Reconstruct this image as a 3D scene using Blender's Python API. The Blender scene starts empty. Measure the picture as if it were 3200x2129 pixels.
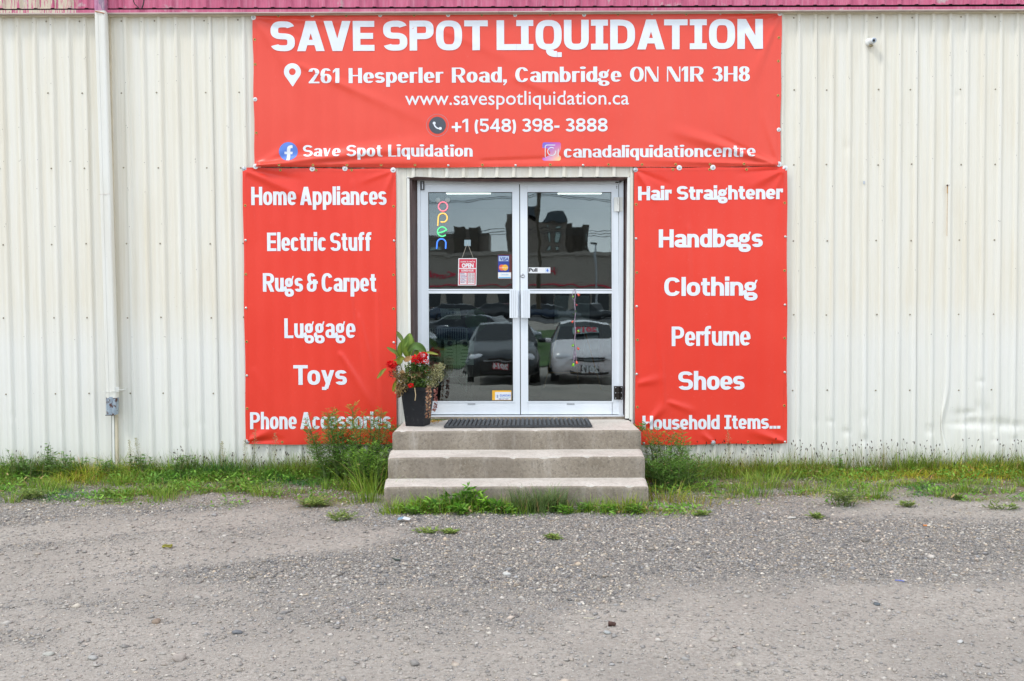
import bpy, bmesh, math, random
import numpy as np
from mathutils import Vector, Matrix

random.seed(7)
rng = np.random.default_rng(11)
SC = bpy.context.scene
COL = SC.collection

# ------------------------------------------------------------------ camera
CY, CZ = -8.1, 1.5
FPX, PX0, PY0 = 2800.0, 1650.0, 1064.5
PITCH, ROLL = math.radians(1.95), 0.0045
_f = Vector((0, math.cos(PITCH), -math.sin(PITCH)))
_u = Vector((0, math.sin(PITCH), math.cos(PITCH)))
_r = Vector((1, 0, 0))
CR = _r * math.cos(ROLL) - _u * math.sin(ROLL)
CU = _u * math.cos(ROLL) + _r * math.sin(ROLL)
cam = bpy.data.cameras.new('camera')
cam.sensor_width = 36
cam.lens = FPX / 3200 * 36
cam.shift_x = -(PX0 - 1600) / 3200
cam.clip_start, cam.clip_end = 0.05, 2000
camo = bpy.data.objects.new('camera', cam)
COL.objects.link(camo)
m3 = Matrix((CR, CU, -_f)).transposed()
camo.matrix_world = Matrix.Translation((0, CY, CZ)) @ m3.to_4x4()
SC.camera = camo


def P(px, py, Y=0.0):
    """Measured photo point -> world point on the plane y = Y."""
    d = _f * FPX + CR * (px - PX0) - CU * (py - PY0)
    t = (Y - CY) / d.y
    return Vector((d.x * t, Y, CZ + d.z * t))


def PG(px, py, z=0.0):
    """Measured photo point -> world point on the level z."""
    d = _f * FPX + CR * (px - PX0) - CU * (py - PY0)
    t = (z - CZ) / d.z
    return Vector((d.x * t, CY + d.y * t, z))


# ------------------------------------------------------------------ light
SUN_EL, SUN_AZ = math.radians(50), math.radians(-58)      # azimuth: from the viewer's side, to the left
W = bpy.data.worlds.new('World')
SC.world = W
W.use_nodes = True
wt = W.node_tree
bg = wt.nodes['Background']
sky = wt.nodes.new('ShaderNodeTexSky')
sky.sky_type = 'NISHITA'
sky.sun_disc = False
sky.sun_elevation = SUN_EL
sky.sun_rotation = math.radians(180) - SUN_AZ * -1
sky.air_density, sky.dust_density, sky.ozone_density = 1.0, 2.5, 1.0
tc = wt.nodes.new('ShaderNodeTexCoord')
mp = wt.nodes.new('ShaderNodeMapping')
mp.inputs['Scale'].default_value = (1, 1, 3.2)
nz = wt.nodes.new('ShaderNodeTexNoise')
nz.inputs['Scale'].default_value = 1.6
nz.inputs['Detail'].default_value = 6
cr = wt.nodes.new('ShaderNodeValToRGB')
cr.color_ramp.elements[0].position = 0.36
cr.color_ramp.elements[0].color = (5.2, 6.0, 6.9, 1)
cr.color_ramp.elements[1].position = 0.66
cr.color_ramp.elements[1].color = (9.6, 10.2, 10.9, 1)
mx = wt.nodes.new('ShaderNodeMix')
mx.data_type = 'RGBA'
mx.inputs[0].default_value = 0.82
wt.links.new(tc.outputs['Generated'], mp.inputs[0])
wt.links.new(mp.outputs[0], nz.inputs['Vector'])
wt.links.new(nz.outputs[0], cr.inputs[0])
wt.links.new(sky.outputs[0], mx.inputs[6])
wt.links.new(cr.outputs[0], mx.inputs[7])
# an overcast sky is about three times as bright overhead as at the horizon
sx_ = wt.nodes.new('ShaderNodeSeparateXYZ'); wt.links.new(tc.outputs['Generated'], sx_.inputs[0])
mr_ = wt.nodes.new('ShaderNodeMapRange'); mr_.inputs[1].default_value = 0; mr_.inputs[2].default_value = 1; mr_.inputs[3].default_value = 1.32; mr_.inputs[4].default_value = 1.3
wt.links.new(sx_.outputs[2], mr_.inputs[0])
m2_ = wt.nodes.new('ShaderNodeMix'); m2_.data_type = 'RGBA'; m2_.blend_type = 'MULTIPLY'; m2_.inputs[0].default_value = 1
wt.links.new(mx.outputs[2], m2_.inputs[6]); wt.links.new(mr_.outputs[0], m2_.inputs[7])
wt.links.new(m2_.outputs[2], bg.inputs[0])
bg.inputs[1].default_value = 0.117
sl = bpy.data.lights.new('sun', 'SUN')
sl.energy = 1.25
sl.angle = math.radians(11)
sl.color = (1.0, 0.965, 0.91)
slo = bpy.data.objects.new('sun', sl)
COL.objects.link(slo)
sd = Vector((math.sin(SUN_AZ) * math.cos(SUN_EL), -math.cos(SUN_AZ) * math.cos(SUN_EL), math.sin(SUN_EL)))
slo.rotation_euler = sd.to_track_quat('Z', 'Y').to_euler()
SC.view_settings.view_transform = 'Standard'
SC.view_settings.look = 'None'
SC.view_settings.gamma = 1
SC.view_settings.use_curve_mapping = False
SC.view_settings.exposure = 0.42


# ------------------------------------------------------------------ helpers: objects
def tag(o, label=None, cat=None, group=None, kind=None):
    if label: o['label'] = label
    if cat: o['category'] = cat
    if group: o['group'] = group
    if kind: o['kind'] = kind
    return o


def empty(name, loc, label, cat, group=None):
    o = bpy.data.objects.new(name, None)
    COL.objects.link(o)
    o.location = loc
    o.empty_display_size = 0.1
    return tag(o, label, cat, group)


def link(name, me, parent=None, loc=None, mat=None):
    if mat is not None and not me.materials:
        for m in (mat if isinstance(mat, (list, tuple)) else [mat]):
            me.materials.append(m)
    o = bpy.data.objects.new(name, me)
    COL.objects.link(o)
    if loc is not None: o.location = loc
    if parent is not None:
        o.parent = parent
        # meshes are written in world space: keep them there
        if loc is None:
            w, q = Vector((0, 0, 0)), parent
            while q is not None: w += q.location; q = q.parent
            o.location = -w
    return o


class MB:
    """collects vertices and faces for one mesh object"""
    def __init__(s): s.v, s.f, s.m, s.sm = [], [], [], []

    def add(s, vs, fs, mi=0, smooth=False):
        n = len(s.v)
        s.v += [tuple(v) for v in vs]
        for f in fs:
            s.f.append(tuple(i + n for i in f)); s.m.append(mi); s.sm.append(smooth)
        return s

    def box(s, x0, x1, y0, y1, z0, z1, mi=0):
        return s.add([(x0, y0, z0), (x1, y0, z0), (x1, y1, z0), (x0, y1, z0), (x0, y0, z1), (x1, y0, z1), (x1, y1, z1), (x0, y1, z1)],
                     [(3, 2, 1, 0), (4, 5, 6, 7), (0, 1, 5, 4), (1, 2, 6, 5), (2, 3, 7, 6), (3, 0, 4, 7)], mi)

    def bar(s, a, b, c, d, t, mi=0):
        """quad a b c d (seen from the front, counter-clockwise) given thickness t backwards (+y)"""
        q = [Vector(p) for p in (a, b, c, d)]
        k = [p + Vector((0, t, 0)) for p in q]
        return s.add(q + k, [(0, 1, 2, 3), (7, 6, 5, 4), (0, 4, 5, 1), (1, 5, 6, 2), (2, 6, 7, 3), (3, 7, 4, 0)], mi)

    def tube(s, pts, r, n=8, mi=0, caps=True, smooth=True):
        pts = [Vector(p) for p in pts]
        rs = r if isinstance(r, (list, tuple)) else [r] * len(pts)
        rings = []
        up0 = None
        for i, p in enumerate(pts):
            t = (pts[min(i + 1, len(pts) - 1)] - pts[max(i - 1, 0)])
            t = t.normalized() if t.length > 1e-9 else Vector((0, 0, 1))
            if up0 is None:
                up0 = Vector((0, 0, 1)) if abs(t.z) < 0.9 else Vector((1, 0, 0))
            a = (up0 - t * up0.dot(t))
            if a.length < 1e-6:
                a = t.orthogonal()
            a.normalize(); up0 = a
            b = t.cross(a)
            rings.append([p + (a * math.cos(2 * math.pi * k / n) + b * math.sin(2 * math.pi * k / n)) * rs[i] for k in range(n)])
        vs = [v for rg in rings for v in rg]
        fs = []
        for i in range(len(pts) - 1):
            for k in range(n):
                k2 = (k + 1) % n
                fs.append((i * n + k, i * n + k2, (i + 1) * n + k2, (i + 1) * n + k))
        s.add(vs, fs, mi, smooth)
        if caps:
            s.add(rings[0], [tuple(range(n - 1, -1, -1))], mi)
            s.add(rings[-1], [tuple(range(n))], mi)
        return s

    def lathe(s, c, axis, prof, n=16, mi=0, smooth=True):
        """prof = [(distance along axis, radius)...]"""
        axis = Vector(axis).normalized(); a = axis.orthogonal().normalized(); b = axis.cross(a)
        vs, fs = [], []
        for (h, r) in prof:
            for k in range(n):
                t = 2 * math.pi * k / n
                vs.append(Vector(c) + axis * h + (a * math.cos(t) + b * math.sin(t)) * r)
        for i in range(len(prof) - 1):
            for k in range(n):
                k2 = (k + 1) % n
                fs.append((i * n + k, i * n + k2, (i + 1) * n + k2, (i + 1) * n + k))
        return s.add(vs, fs, mi, smooth)

    def mesh(s, name, mats):
        me = bpy.data.meshes.new(name)
        me.from_pydata(s.v, [], s.f)
        for m in (mats if isinstance(mats, (list, tuple)) else [mats]): me.materials.append(m)
        me.polygons.foreach_set('material_index', s.m)
        me.polygons.foreach_set('use_smooth', s.sm)
        me.update()
        return me

    def build(s, name, mats, parent=None, loc=None):
        return link(name, s.mesh(name, mats), parent, loc)


def grid_mesh(name, V, nx, ny, mats, smooth=True, flip=False):
    """V: (ny*nx,3) array in rows"""
    me = bpy.data.meshes.new(name)
    i = np.arange((ny - 1) * (nx - 1)); r = i // (nx - 1); c = i % (nx - 1)
    a = r * nx + c
    F = np.stack([a, a + 1, a + nx + 1, a + nx], 1)
    if flip: F = F[:, ::-1]
    fast_mesh(me, V, F)
    for m in (mats if isinstance(mats, (list, tuple)) else [mats]): me.materials.append(m)
    if smooth: me.polygons.foreach_set('use_smooth', np.ones(len(F), bool))
    return me


def fast_mesh(me, V, F):
    V = np.asarray(V, np.float32); F = np.asarray(F, np.int32)
    k = F.shape[1]
    me.vertices.add(len(V)); me.vertices.foreach_set('co', V.ravel())
    me.loops.add(F.size); me.loops.foreach_set('vertex_index', F.ravel())
    me.polygons.add(len(F)); me.polygons.foreach_set('loop_start', np.arange(0, F.size, k, dtype=np.int32))
    me.update(calc_edges=True)


def set_col(me, C, name='col'):
    a = me.color_attributes.new(name, 'FLOAT_COLOR', 'POINT')
    C = np.asarray(C, np.float32)
    if C.shape[1] == 3: C = np.hstack([C, np.ones((len(C), 1), np.float32)])
    a.data.foreach_set('color', C.ravel())


# ------------------------------------------------------------------ helpers: noise
_tab = np.random.default_rng(5).random((256, 256)).astype(np.float32)


def vn(x, y):
    x = np.asarray(x, float); y = np.asarray(y, float)
    xi = np.floor(x).astype(int); yi = np.floor(y).astype(int)
    fx = x - xi; fy = y - yi
    fx = fx * fx * (3 - 2 * fx); fy = fy * fy * (3 - 2 * fy)
    g = lambda a, b: _tab[a & 255, b & 255]
    return (g(xi, yi) * (1 - fx) + g(xi + 1, yi) * fx) * (1 - fy) + (g(xi, yi + 1) * (1 - fx) + g(xi + 1, yi + 1) * fx) * fy


def fbm(x, y, o=4):
    s = 0; a = 0.5
    for i in range(o):
        s = s + a * vn(np.asarray(x) * 2 ** i + 17 * i, np.asarray(y) * 2 ** i + 31 * i); a *= 0.5
    return s / (1 - 0.5 ** o)


# ------------------------------------------------------------------ helpers: materials
class M:
    def __init__(s, name, base=(.5, .5, .5), rough=.6, metal=0.0, spec=.5):
        s.mat = bpy.data.materials.new(name); s.mat.use_nodes = True
        s.t = s.mat.node_tree; s.b = s.t.nodes['Principled BSDF']
        s.b.inputs['Base Color'].default_value = (*base, 1)
        s.b.inputs['Roughness'].default_value = rough
        s.b.inputs['Metallic'].default_value = metal
        s.b.inputs['Specular IOR Level'].default_value = spec
        s._c = None

    def n(s, typ, **kw):
        x = s.t.nodes.new('ShaderNode' + typ)
        for k, v in kw.items(): setattr(x, k, v)
        return x

    def l(s, a, b): s.t.links.new(a, b)

    def co(s, scale=(1, 1, 1), loc=(0, 0, 0)):
        """world-space position (the objects are written in world space)"""
        g = s.n('NewGeometry'); m = s.n('Mapping')
        m.inputs['Scale'].default_value = scale; m.inputs['Location'].default_value = loc
        s.l(g.outputs['Position'], m.inputs[0])
        return m.outputs[0]

    def noise(s, scale, detail=3, rough=.5, st=(1, 1, 1), dist=0, loc=(0, 0, 0)):
        x = s.n('TexNoise')
        x.inputs['Scale'].default_value = scale; x.inputs['Detail'].default_value = detail
        x.inputs['Roughness'].default_value = rough; x.inputs['Distortion'].default_value = dist
        s.l(s.co(st, loc), x.inputs['Vector'])
        return x.outputs[0]

    def vor(s, scale, st=(1, 1, 1), out='Distance', feature='F1'):
        x = s.n('TexVoronoi'); x.feature = feature
        x.inputs['Scale'].default_value = scale
        s.l(s.co(st), x.inputs['Vector'])
        return x.outputs[out]

    def ramp(s, f, stops):
        r = s.n('ValToRGB'); e = r.color_ramp.elements
        while len(e) < len(stops): e.new(0.5)
        for i, (p, c) in enumerate(stops):
            e[i].position = p
            e[i].color = (*c, 1) if isinstance(c, (tuple, list)) else (c, c, c, 1)
        s.l(f, r.inputs[0]) if not isinstance(f, (int, float)) else None
        return r.outputs[0]

    def mix(s, f, a, b, blend='MIX'):
        x = s.n('Mix', data_type='RGBA', blend_type=blend)
        for i, v in ((0, f), (6, a), (7, b)):
            if isinstance(v, (int, float)):
                x.inputs[i].default_value = v if i == 0 else (v, v, v, 1)
            elif isinstance(v, tuple): x.inputs[i].default_value = (*v, 1)
            else: s.l(v, x.inputs[i])
        return x.outputs[2]

    def math(s, op, a, b=0.0, c=None):
        x = s.n('Math', operation=op)
        for i, v in enumerate((a, b) if c is None else (a, b, c)):
            if isinstance(v, (int, float)): x.inputs[i].default_value = v
            else: s.l(v, x.inputs[i])
        return x.outputs[0]

    def xyz(s):
        g = s.n('NewGeometry'); p = s.n('SeparateXYZ'); s.l(g.outputs['Position'], p.inputs[0])
        return p.outputs

    def attr(s, name='col'):
        x = s.n('Attribute'); x.attribute_name = name
        return x.outputs['Color']

    def color(s, c): s.l(c, s.b.inputs['Base Color']); return s
    def rough(s, c): s.l(c, s.b.inputs['Roughness']); return s

    def bump(s, h, strength=.3, dist=.01, inp=None):
        b = s.n('Bump'); b.inputs['Strength'].default_value = strength; b.inputs['Distance'].default_value = dist
        s.l(h, b.inputs['Height'])
        if s._c is not None: s.l(s._c, b.inputs['Normal'])
        s._c = b.outputs[0]
        s.l(b.outputs[0], s.b.inputs['Normal'])
        return s

    def emit(s, c, k):
        s.b.inputs['Emission Color'].default_value = (*c, 1); s.b.inputs['Emission Strength'].default_value = k
        return s


def plain(name, base, rough=.6, metal=0., var=.12, scale=9, bump=0):
    m = M(name, base, rough, metal)
    d = tuple(c * (1 - var) for c in base); u = tuple(min(1, c * (1 + var)) for c in base)
    m.color(m.ramp(m.noise(scale, 4, .6), [(.3, d), (.7, u)]))
    if bump: m.bump(m.noise(scale * 6, 3), bump, .004)
    return m.mat


def leafmat(name, rough=.5):
    m = M(name, (.1, .2, .05), rough, spec=.3)
    m.color(m.attr())
    m.b.inputs['Subsurface Weight'].default_value = 0
    tr = m.n('BsdfTranslucent'); m.l(m.attr(), tr.inputs[0])
    ms = m.n('MixShader'); ms.inputs[0].default_value = .28
    out = m.t.nodes['Material Output']
    m.l(m.b.outputs[0], ms.inputs[1]); m.l(tr.outputs[0], ms.inputs[2]); m.l(ms.outputs[0], out.inputs[0])
    return m.mat


# wall steel: cream paint, streaked, whiter where it was washed near the ground
def wall_material(name, shift=0.0):
    m = M(name, (.78, .77, .72), .42)
    x, y, z = m.xyz()
    st = m.noise(14, 4, .6, (1, 1, .05), loc=(shift, 0, 0))
    fine = m.noise(90, 3, .5, (1, 1, .02), loc=(shift, 0, 0))
    cream = m.ramp(st, [(.25, (.73, .67, .545)), (.5, (.78, .745, .65)), (.78, (.795, .78, .725))])
    white = m.ramp(st, [(.25, (.77, .755, .69)), (.7, (.80, .795, .755))])
    wav = m.math('ADD', z, m.math('MULTIPLY', m.noise(2.5, 3), .35))
    f = m.ramp(m.math('MULTIPLY', wav, .25), [(.33, 0.0), (.44, 1.0)])
    c = m.mix(f, white, cream)
    c = m.mix(m.ramp(fine, [(.3, .10), (.6, 0.0)]), c, (.55, .53, .46))
    sp = m.vor(22, (1, 1, .9))
    c = m.mix(m.math('MULTIPLY', m.ramp(sp, [(.03, .8), (.06, 0.0)]), m.ramp(m.noise(1.7, 2), [(.52, 0.0), (.6, 1.0)])), c, (.30, .25, .2))
    mud = m.ramp(m.math('ADD', z, m.math('MULTIPLY', m.noise(11, 4), .3)), [(.12, .55), (.42, 0.0)])
    c = m.mix(m.math('MULTIPLY', mud, .55), c, (.42, .37, .29))
    m.color(c)
    m.rough(m.ramp(m.noise(5, 3), [(.3, .36), (.7, .55)]))
    m.bump(m.noise(7, 3, .5, (1, 1, .5)), .22, .012)
    m.bump(m.noise(60, 3, .5), .05, .003)
    return m.mat


MAT = {}
for i in range(3): MAT['wall%d' % i] = wall_material('painted_steel_%d' % i, i * 7.3)
m = M('pink_paint', (.55, .11, .2), .55)
x, y, z = m.xyz()
pk = m.ramp(m.noise(10, 4, .6, (1, 1, .25)), [(.3, (.40, .065, .145)), (.55, (.56, .115, .215)), (.75, (.62, .19, .30))])
pk = m.mix(m.ramp(m.noise(80, 2, .5, (1, 1, .04)), [(.5, 0.0), (.75, .35)]), pk, (.66, .36, .45))
peel = m.noise(75, 3, .6, (1, 1, .10))
zone = m.ramp(m.math('ADD', m.math('MULTIPLY', x, -1.0), 0.0), [(0.0, 0.0), (1.0, 1.0)])
zx = m.math('MULTIPLY', m.math('GREATER_THAN', x, -4.72), m.math('LESS_THAN', x, -3.98))
low = m.ramp(m.math('SUBTRACT', m.math('ADD', z, m.math('MULTIPLY', peel, -.22)), 4.16), [(.0, 1.0), (.075, 0.0)])
fl = m.math('MULTIPLY', m.math('MULTIPLY', zx, low), 1.0)
fl2 = m.math('MULTIPLY', fl, m.ramp(peel, [(.44, 0.0), (.5, 1.0)]))
c = m.mix(fl2, pk, (.60, .52, .40))
c = m.mix(m.ramp(m.noise(6, 5, .65), [(.60, 0.0), (.68, .8)]), c, (.52, .42, .42))
m.color(c); m.bump(m.noise(12, 3), .15, .01)
MAT['pink'] = m.mat
MAT['cream_trim'] = plain('cream_trim', (.62, .55, .42), .5, var=.12)
MAT['worn_trim'] = plain('worn_trim', (.55, .46, .42), .6, var=.2, scale=4)
MAT['pale_trim'] = plain('pale_trim', (.78, .78, .74), .45, var=.05)
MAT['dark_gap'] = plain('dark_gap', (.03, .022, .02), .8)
m = M('brown_trim', (.07, .032, .028), .35)
m.color(m.ramp(m.noise(6, 4, .6, (3, 3, .4)), [(.3, (.050, .026, .024)), (.7, (.105, .062, .056))]))
m.bump(m.noise(9, 3, .5, (2, 2, .4)), .3, .01)
MAT['brown'] = m.mat
m = M('anodised', (.74, .78, .83), .32, .12)
m.color(m.ramp(m.noise(3, 4, .6, (2, 2, .5)), [(.3, (.78, .83, .88)), (.7, (.83, .87, .92))]))
m.bump(m.noise(200, 2, .5, (1, 1, .02)), .03, .002)
MAT['alu'] = m.mat
MAT['alu_dark'] = plain('gasket', (.02, .022, .025), .6)
MAT['steel'] = plain('galvanised', (.5, .52, .55), .35, .7, scale=30)
MAT['brass'] = plain('brass', (.55, .33, .10), .35, .7, scale=40)
MAT['hole'] = plain('hole_dark', (.02, .015, .012), .9)
MAT['white'] = plain('white_plastic', (.78, .79, .80), .4, var=.03)
MAT['black'] = plain('black_plastic', (.018, .018, .02), .4)

# glass: a mirror-like coat over a dark see-through body, slightly wavy
m = M('glass', (1, 1, 1), 0)
t = m.t
out = t.nodes['Material Output']
gl = m.n('BsdfGlossy'); gl.inputs['Color'].default_value = (.93, 1.0, 1.0, 1); gl.inputs['Roughness'].default_value = .012
tr = m.n('BsdfTransparent'); tr.inputs['Color'].default_value = (.72, .78, .77, 1)
fr = m.n('Fresnel'); fr.inputs['IOR'].default_value = 1.9
fm = m.math('MULTIPLY', fr.outputs[0], 1.6)
bp = m.n('Bump'); bp.inputs['Strength'].default_value = .3; bp.inputs['Distance'].default_value = .0028
m.l(m.noise(2.6, 2, .5, (1, 1, .75), dist=.4), bp.inputs['Height'])
m.l(bp.outputs[0], gl.inputs['Normal'])
ms = m.n('MixShader')
m.l(fm, ms.inputs[0]); m.l(tr.outputs[0], ms.inputs[1]); m.l(gl.outputs[0], ms.inputs[2]); m.l(ms.outputs[0], out.inputs[0])
MAT['glass'] = m.mat

m = M('banner_vinyl', (.74, .055, .035), .33, spec=.4)
c = m.ramp(m.noise(1.3, 4, .5), [(.3, (.78, .038, .018)), (.7, (.82, .050, .025))])
c = m.mix(m.ramp(m.noise(40, 4, .7), [(.62, 0.0), (.75, .12)]), c, (.85, .3, .25))
m.color(c); m.bump(m.noise(3.5, 3, .45), .25, .01); m.bump(m.noise(260, 2), .03, .001)
m.b.inputs['Coat Weight'].default_value = .14
m.b.inputs['Coat Roughness'].default_value = .3
MAT['banner'] = m.mat
m = M('banner_vinyl_sheen_tint', (.74, .1, .08), .36, spec=.45)  # top banner: sky sheen painted into a paler, pinker base colour
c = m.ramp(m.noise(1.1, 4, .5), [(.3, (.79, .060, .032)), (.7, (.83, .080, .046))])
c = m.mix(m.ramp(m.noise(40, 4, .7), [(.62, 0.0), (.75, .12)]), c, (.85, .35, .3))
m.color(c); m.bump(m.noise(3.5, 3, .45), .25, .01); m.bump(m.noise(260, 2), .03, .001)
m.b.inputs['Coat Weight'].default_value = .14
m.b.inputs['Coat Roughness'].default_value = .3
MAT['banner_sheen_tint'] = m.mat
m = M('banner_print_white', (.80, .83, .88), .4, spec=.5)
m.color(m.ramp(m.noise(5, 4, .6), [(.3, (.76, .80, .86)), (.7, (.82, .86, .91))]))
MAT['print'] = m.mat
def ink(name, c, rough=.45): return plain(name, c, rough, var=.05)
MAT['ink_dark'] = ink('print_charcoal', (.07, .08, .10))
MAT['ink_blue'] = ink('print_blue', (.10, .22, .66))
MAT['ink_red'] = ink('print_red', (.62, .03, .07))
MAT['ink_navy'] = ink('print_navy', (.02, .05, .30))
MAT['ink_black'] = ink('print_black', (.012, .012, .018))
MAT['ink_yellow'] = ink('print_yellow', (.85, .45, .03))
MAT['ink_orange'] = ink('print_orange', (.8, .14, .06))
MAT['ink_cyan'] = ink('print_cyan', (.08, .40, .70))
MAT['ink_grey'] = ink('print_grey', (.35, .36, .42))
m = M('photo_logo_gradient', (.5, .2, .5), .45)
x, y, z = m.xyz()
IG0, IG1 = P(1695.5, 502.7, -.03), P(1752.7, 445.5, -.03)
fx = m.math('DIVIDE', m.math('SUBTRACT', x, IG0.x), IG1.x - IG0.x)
fz = m.math('DIVIDE', m.math('SUBTRACT', z, IG0.z), IG1.z - IG0.z)
top = m.mix(fx, (.13, .16, .66), (.62, .09, .45))
bot = m.mix(fx, (.55, .12, .55), (.95, .62, .22))
m.color(m.mix(fz, bot, top))
MAT['ig'] = m.mat

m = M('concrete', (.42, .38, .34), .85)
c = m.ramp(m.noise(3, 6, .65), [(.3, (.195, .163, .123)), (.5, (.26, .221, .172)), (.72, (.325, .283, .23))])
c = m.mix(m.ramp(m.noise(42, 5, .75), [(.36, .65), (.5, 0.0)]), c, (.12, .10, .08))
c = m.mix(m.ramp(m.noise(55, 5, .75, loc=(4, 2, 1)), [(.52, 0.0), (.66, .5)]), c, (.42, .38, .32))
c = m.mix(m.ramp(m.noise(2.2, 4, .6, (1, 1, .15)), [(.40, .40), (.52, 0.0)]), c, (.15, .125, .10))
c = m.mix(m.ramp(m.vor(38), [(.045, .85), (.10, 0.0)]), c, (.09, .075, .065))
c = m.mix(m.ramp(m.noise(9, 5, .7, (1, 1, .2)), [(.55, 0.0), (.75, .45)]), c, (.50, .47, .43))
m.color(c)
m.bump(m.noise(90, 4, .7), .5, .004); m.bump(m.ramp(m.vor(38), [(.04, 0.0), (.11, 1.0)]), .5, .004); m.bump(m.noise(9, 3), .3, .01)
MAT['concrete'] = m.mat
m = M('concrete_tread', (.5, .47, .44), .9)  # paler than the risers: worn tops plus overhead light put into the colour
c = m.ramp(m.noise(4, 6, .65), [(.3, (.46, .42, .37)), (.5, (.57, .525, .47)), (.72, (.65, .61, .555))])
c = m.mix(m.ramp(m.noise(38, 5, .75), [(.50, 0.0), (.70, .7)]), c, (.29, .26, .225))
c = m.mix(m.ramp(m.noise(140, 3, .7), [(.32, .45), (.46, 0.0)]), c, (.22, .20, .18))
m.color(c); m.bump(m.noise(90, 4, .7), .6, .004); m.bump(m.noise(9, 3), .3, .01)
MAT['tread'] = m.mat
m = M('rubber', (.028, .031, .036), .55)
m.color(m.ramp(m.noise(40, 5, .7), [(.3, (.018, .021, .026)), (.7, (.055, .06, .066))])); m.bump(m.noise(150, 3), .3, .002)
MAT['rubber'] = m.mat
m = M('pot_plastic', (.013, .014, .017), .5, spec=.3)
m.color(m.ramp(m.noise(30, 5, .7), [(.55, (.010, .011, .014)), (.8, (.05, .05, .05))]))
MAT['pot'] = m.mat
MAT['leaf'] = leafmat('leaf')
MAT['petal'] = leafmat('petal', .6)
MAT['dry'] = leafmat('dry_leaf', .8)

m = M('gravel_ground', (.3, .28, .26), .95, spec=.2)
dust = m.attr('dust')
spk = m.vor(125, out='Color')
sp2 = m.vor(60, out='Color')
bw = m.n('RGBToBW'); m.l(spk, bw.inputs[0])
bw2 = m.n('RGBToBW'); m.l(sp2, bw2.inputs[0])
gcol = m.ramp(bw.outputs[0], [(.1, (.06, .056, .053)), (.35, (.165, .153, .14)), (.6, (.285, .263, .233)), (.85, (.48, .44, .385)), (1., (.68, .62, .55))])
g2 = m.ramp(bw2.outputs[0], [(.2, (.14, .138, .14)), (.5, (.23, .22, .205)), (.85, (.38, .345, .305))])
gcol = m.mix(.45, gcol, g2)
dcol = m.ramp(m.noise(55, 6, .75), [(.28, (.235, .207, .178)), (.5, (.39, .352, .31)), (.72, (.56, .512, .46))])
dcol = m.mix(m.ramp(m.noise(1.1, 5, .6), [(.35, .5), (.65, 0.0)]), dcol, (.27, .242, .215))
dsep = m.n('SeparateColor'); m.l(dust, dsep.inputs[0])
c = m.mix(dsep.outputs[0], gcol, dcol)
c = m.mix(m.math('MULTIPLY', dsep.outputs[1], .85), c, m.ramp(m.noise(30, 5, .7), [(.3, (.10, .075, .045)), (.7, (.24, .185, .12))]))
m.color(c)
m.bump(m.vor(125), .55, .006); m.bump(m.noise(150, 4, .75), .7, .006); m.bump(m.noise(25, 5, .7), .7, .012)
MAT['ground'] = m.mat
m = M('stones', (.3, .3, .3), .85, spec=.3); m.color(m.mix(m.ramp(m.noise(220, 3, .6), [(.3, 0.0), (.7, .35)]), m.attr(), (.32, .31, .30))); MAT['stone'] = m.mat

# ================================================================== the ground
def dustf(x, y):
    """1 = packed dust, 0 = loose gravel"""
    a = fbm(x * .55 + 3, y * 1.5 + 9, 4)
    b = fbm(x * 2.2 + 30, y * 4.2 + 2, 4)
    d = (a * .62 + b * .38 - .47) * 6
    near = np.clip((-y - 3.0) / 1.0, 0, 1) * 1.9
    s1 = np.exp(-((y + 2.55 - .42 * (x + 4.4)) / .22) ** 2) * np.clip((-1.3 - x) / 1.2, 0, 1) * 3.0
    s2 = np.exp(-((y + 3.05 - .30 * (x + 3.6)) / .28) ** 2) * np.clip((-.2 - x) / 1.2, 0, 1) * 2.6
    s3 = np.exp(-((y + 3.85 - .05 * x) / .20) ** 2) * np.clip((x + .1) / 1, 0, 1) * 1.4
    s4 = np.exp(-((y + 1.55) / .28) ** 2) * np.clip((x - 2) / 1, 0, 1) * 1.2
    pile = np.exp(-(((x - .6) / 1.9) ** 2 + ((y + 2.3) / .8) ** 2)) * 1.6
    return np.clip(.28 + d * .55 + near * .42 + s1 + s2 + s3 + s4 - pile, 0, 1)


def soilf(x, y):
    """1 where plants root along the wall"""
    e = -1.02 + .36 * (fbm(x * 1.1 + 50, y * 0 + 4, 3) - .5) * 2 - .30 * np.exp(-((np.abs(x + .1) - 1.35) / .45) ** 2)
    return np.clip(((y - e) / .45 + .3) * np.clip(fbm(x * 3.1 + 5, y * 5 + 5, 3) * 2.6 - .45, 0, 1.3), 0, 1)


def gz(x, y):
    z = .010 * (fbm(x * 3, y * 3, 3) - .5) + .05 * (fbm(x * .4 + 8, y * .5, 3) - .5)
    z = z + .012 * (fbm(x * 1.2 + 2, (y - .35 * x) * 7, 3) - .5) * (1 + dustf(x, y))
    z = z + .007 * np.sin((y - .38 * x) * 95 + 6 * fbm(x, y, 2)) * np.clip(1 - np.abs(y + 3.0 - .36 * (x + 3.6)) / .22, 0, 1) * np.clip((-.4 - x), 0, 1)
    z = z + .03 * np.clip((y + 1.4) / 1.2, 0, 1)
    far = np.clip((-y - 9.5), 0, None)
    z = z - np.clip(far / 5, 0, 1) * .42 + np.clip((-y - 18) / 90, 0, 1) * 1.55
    return z


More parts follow.
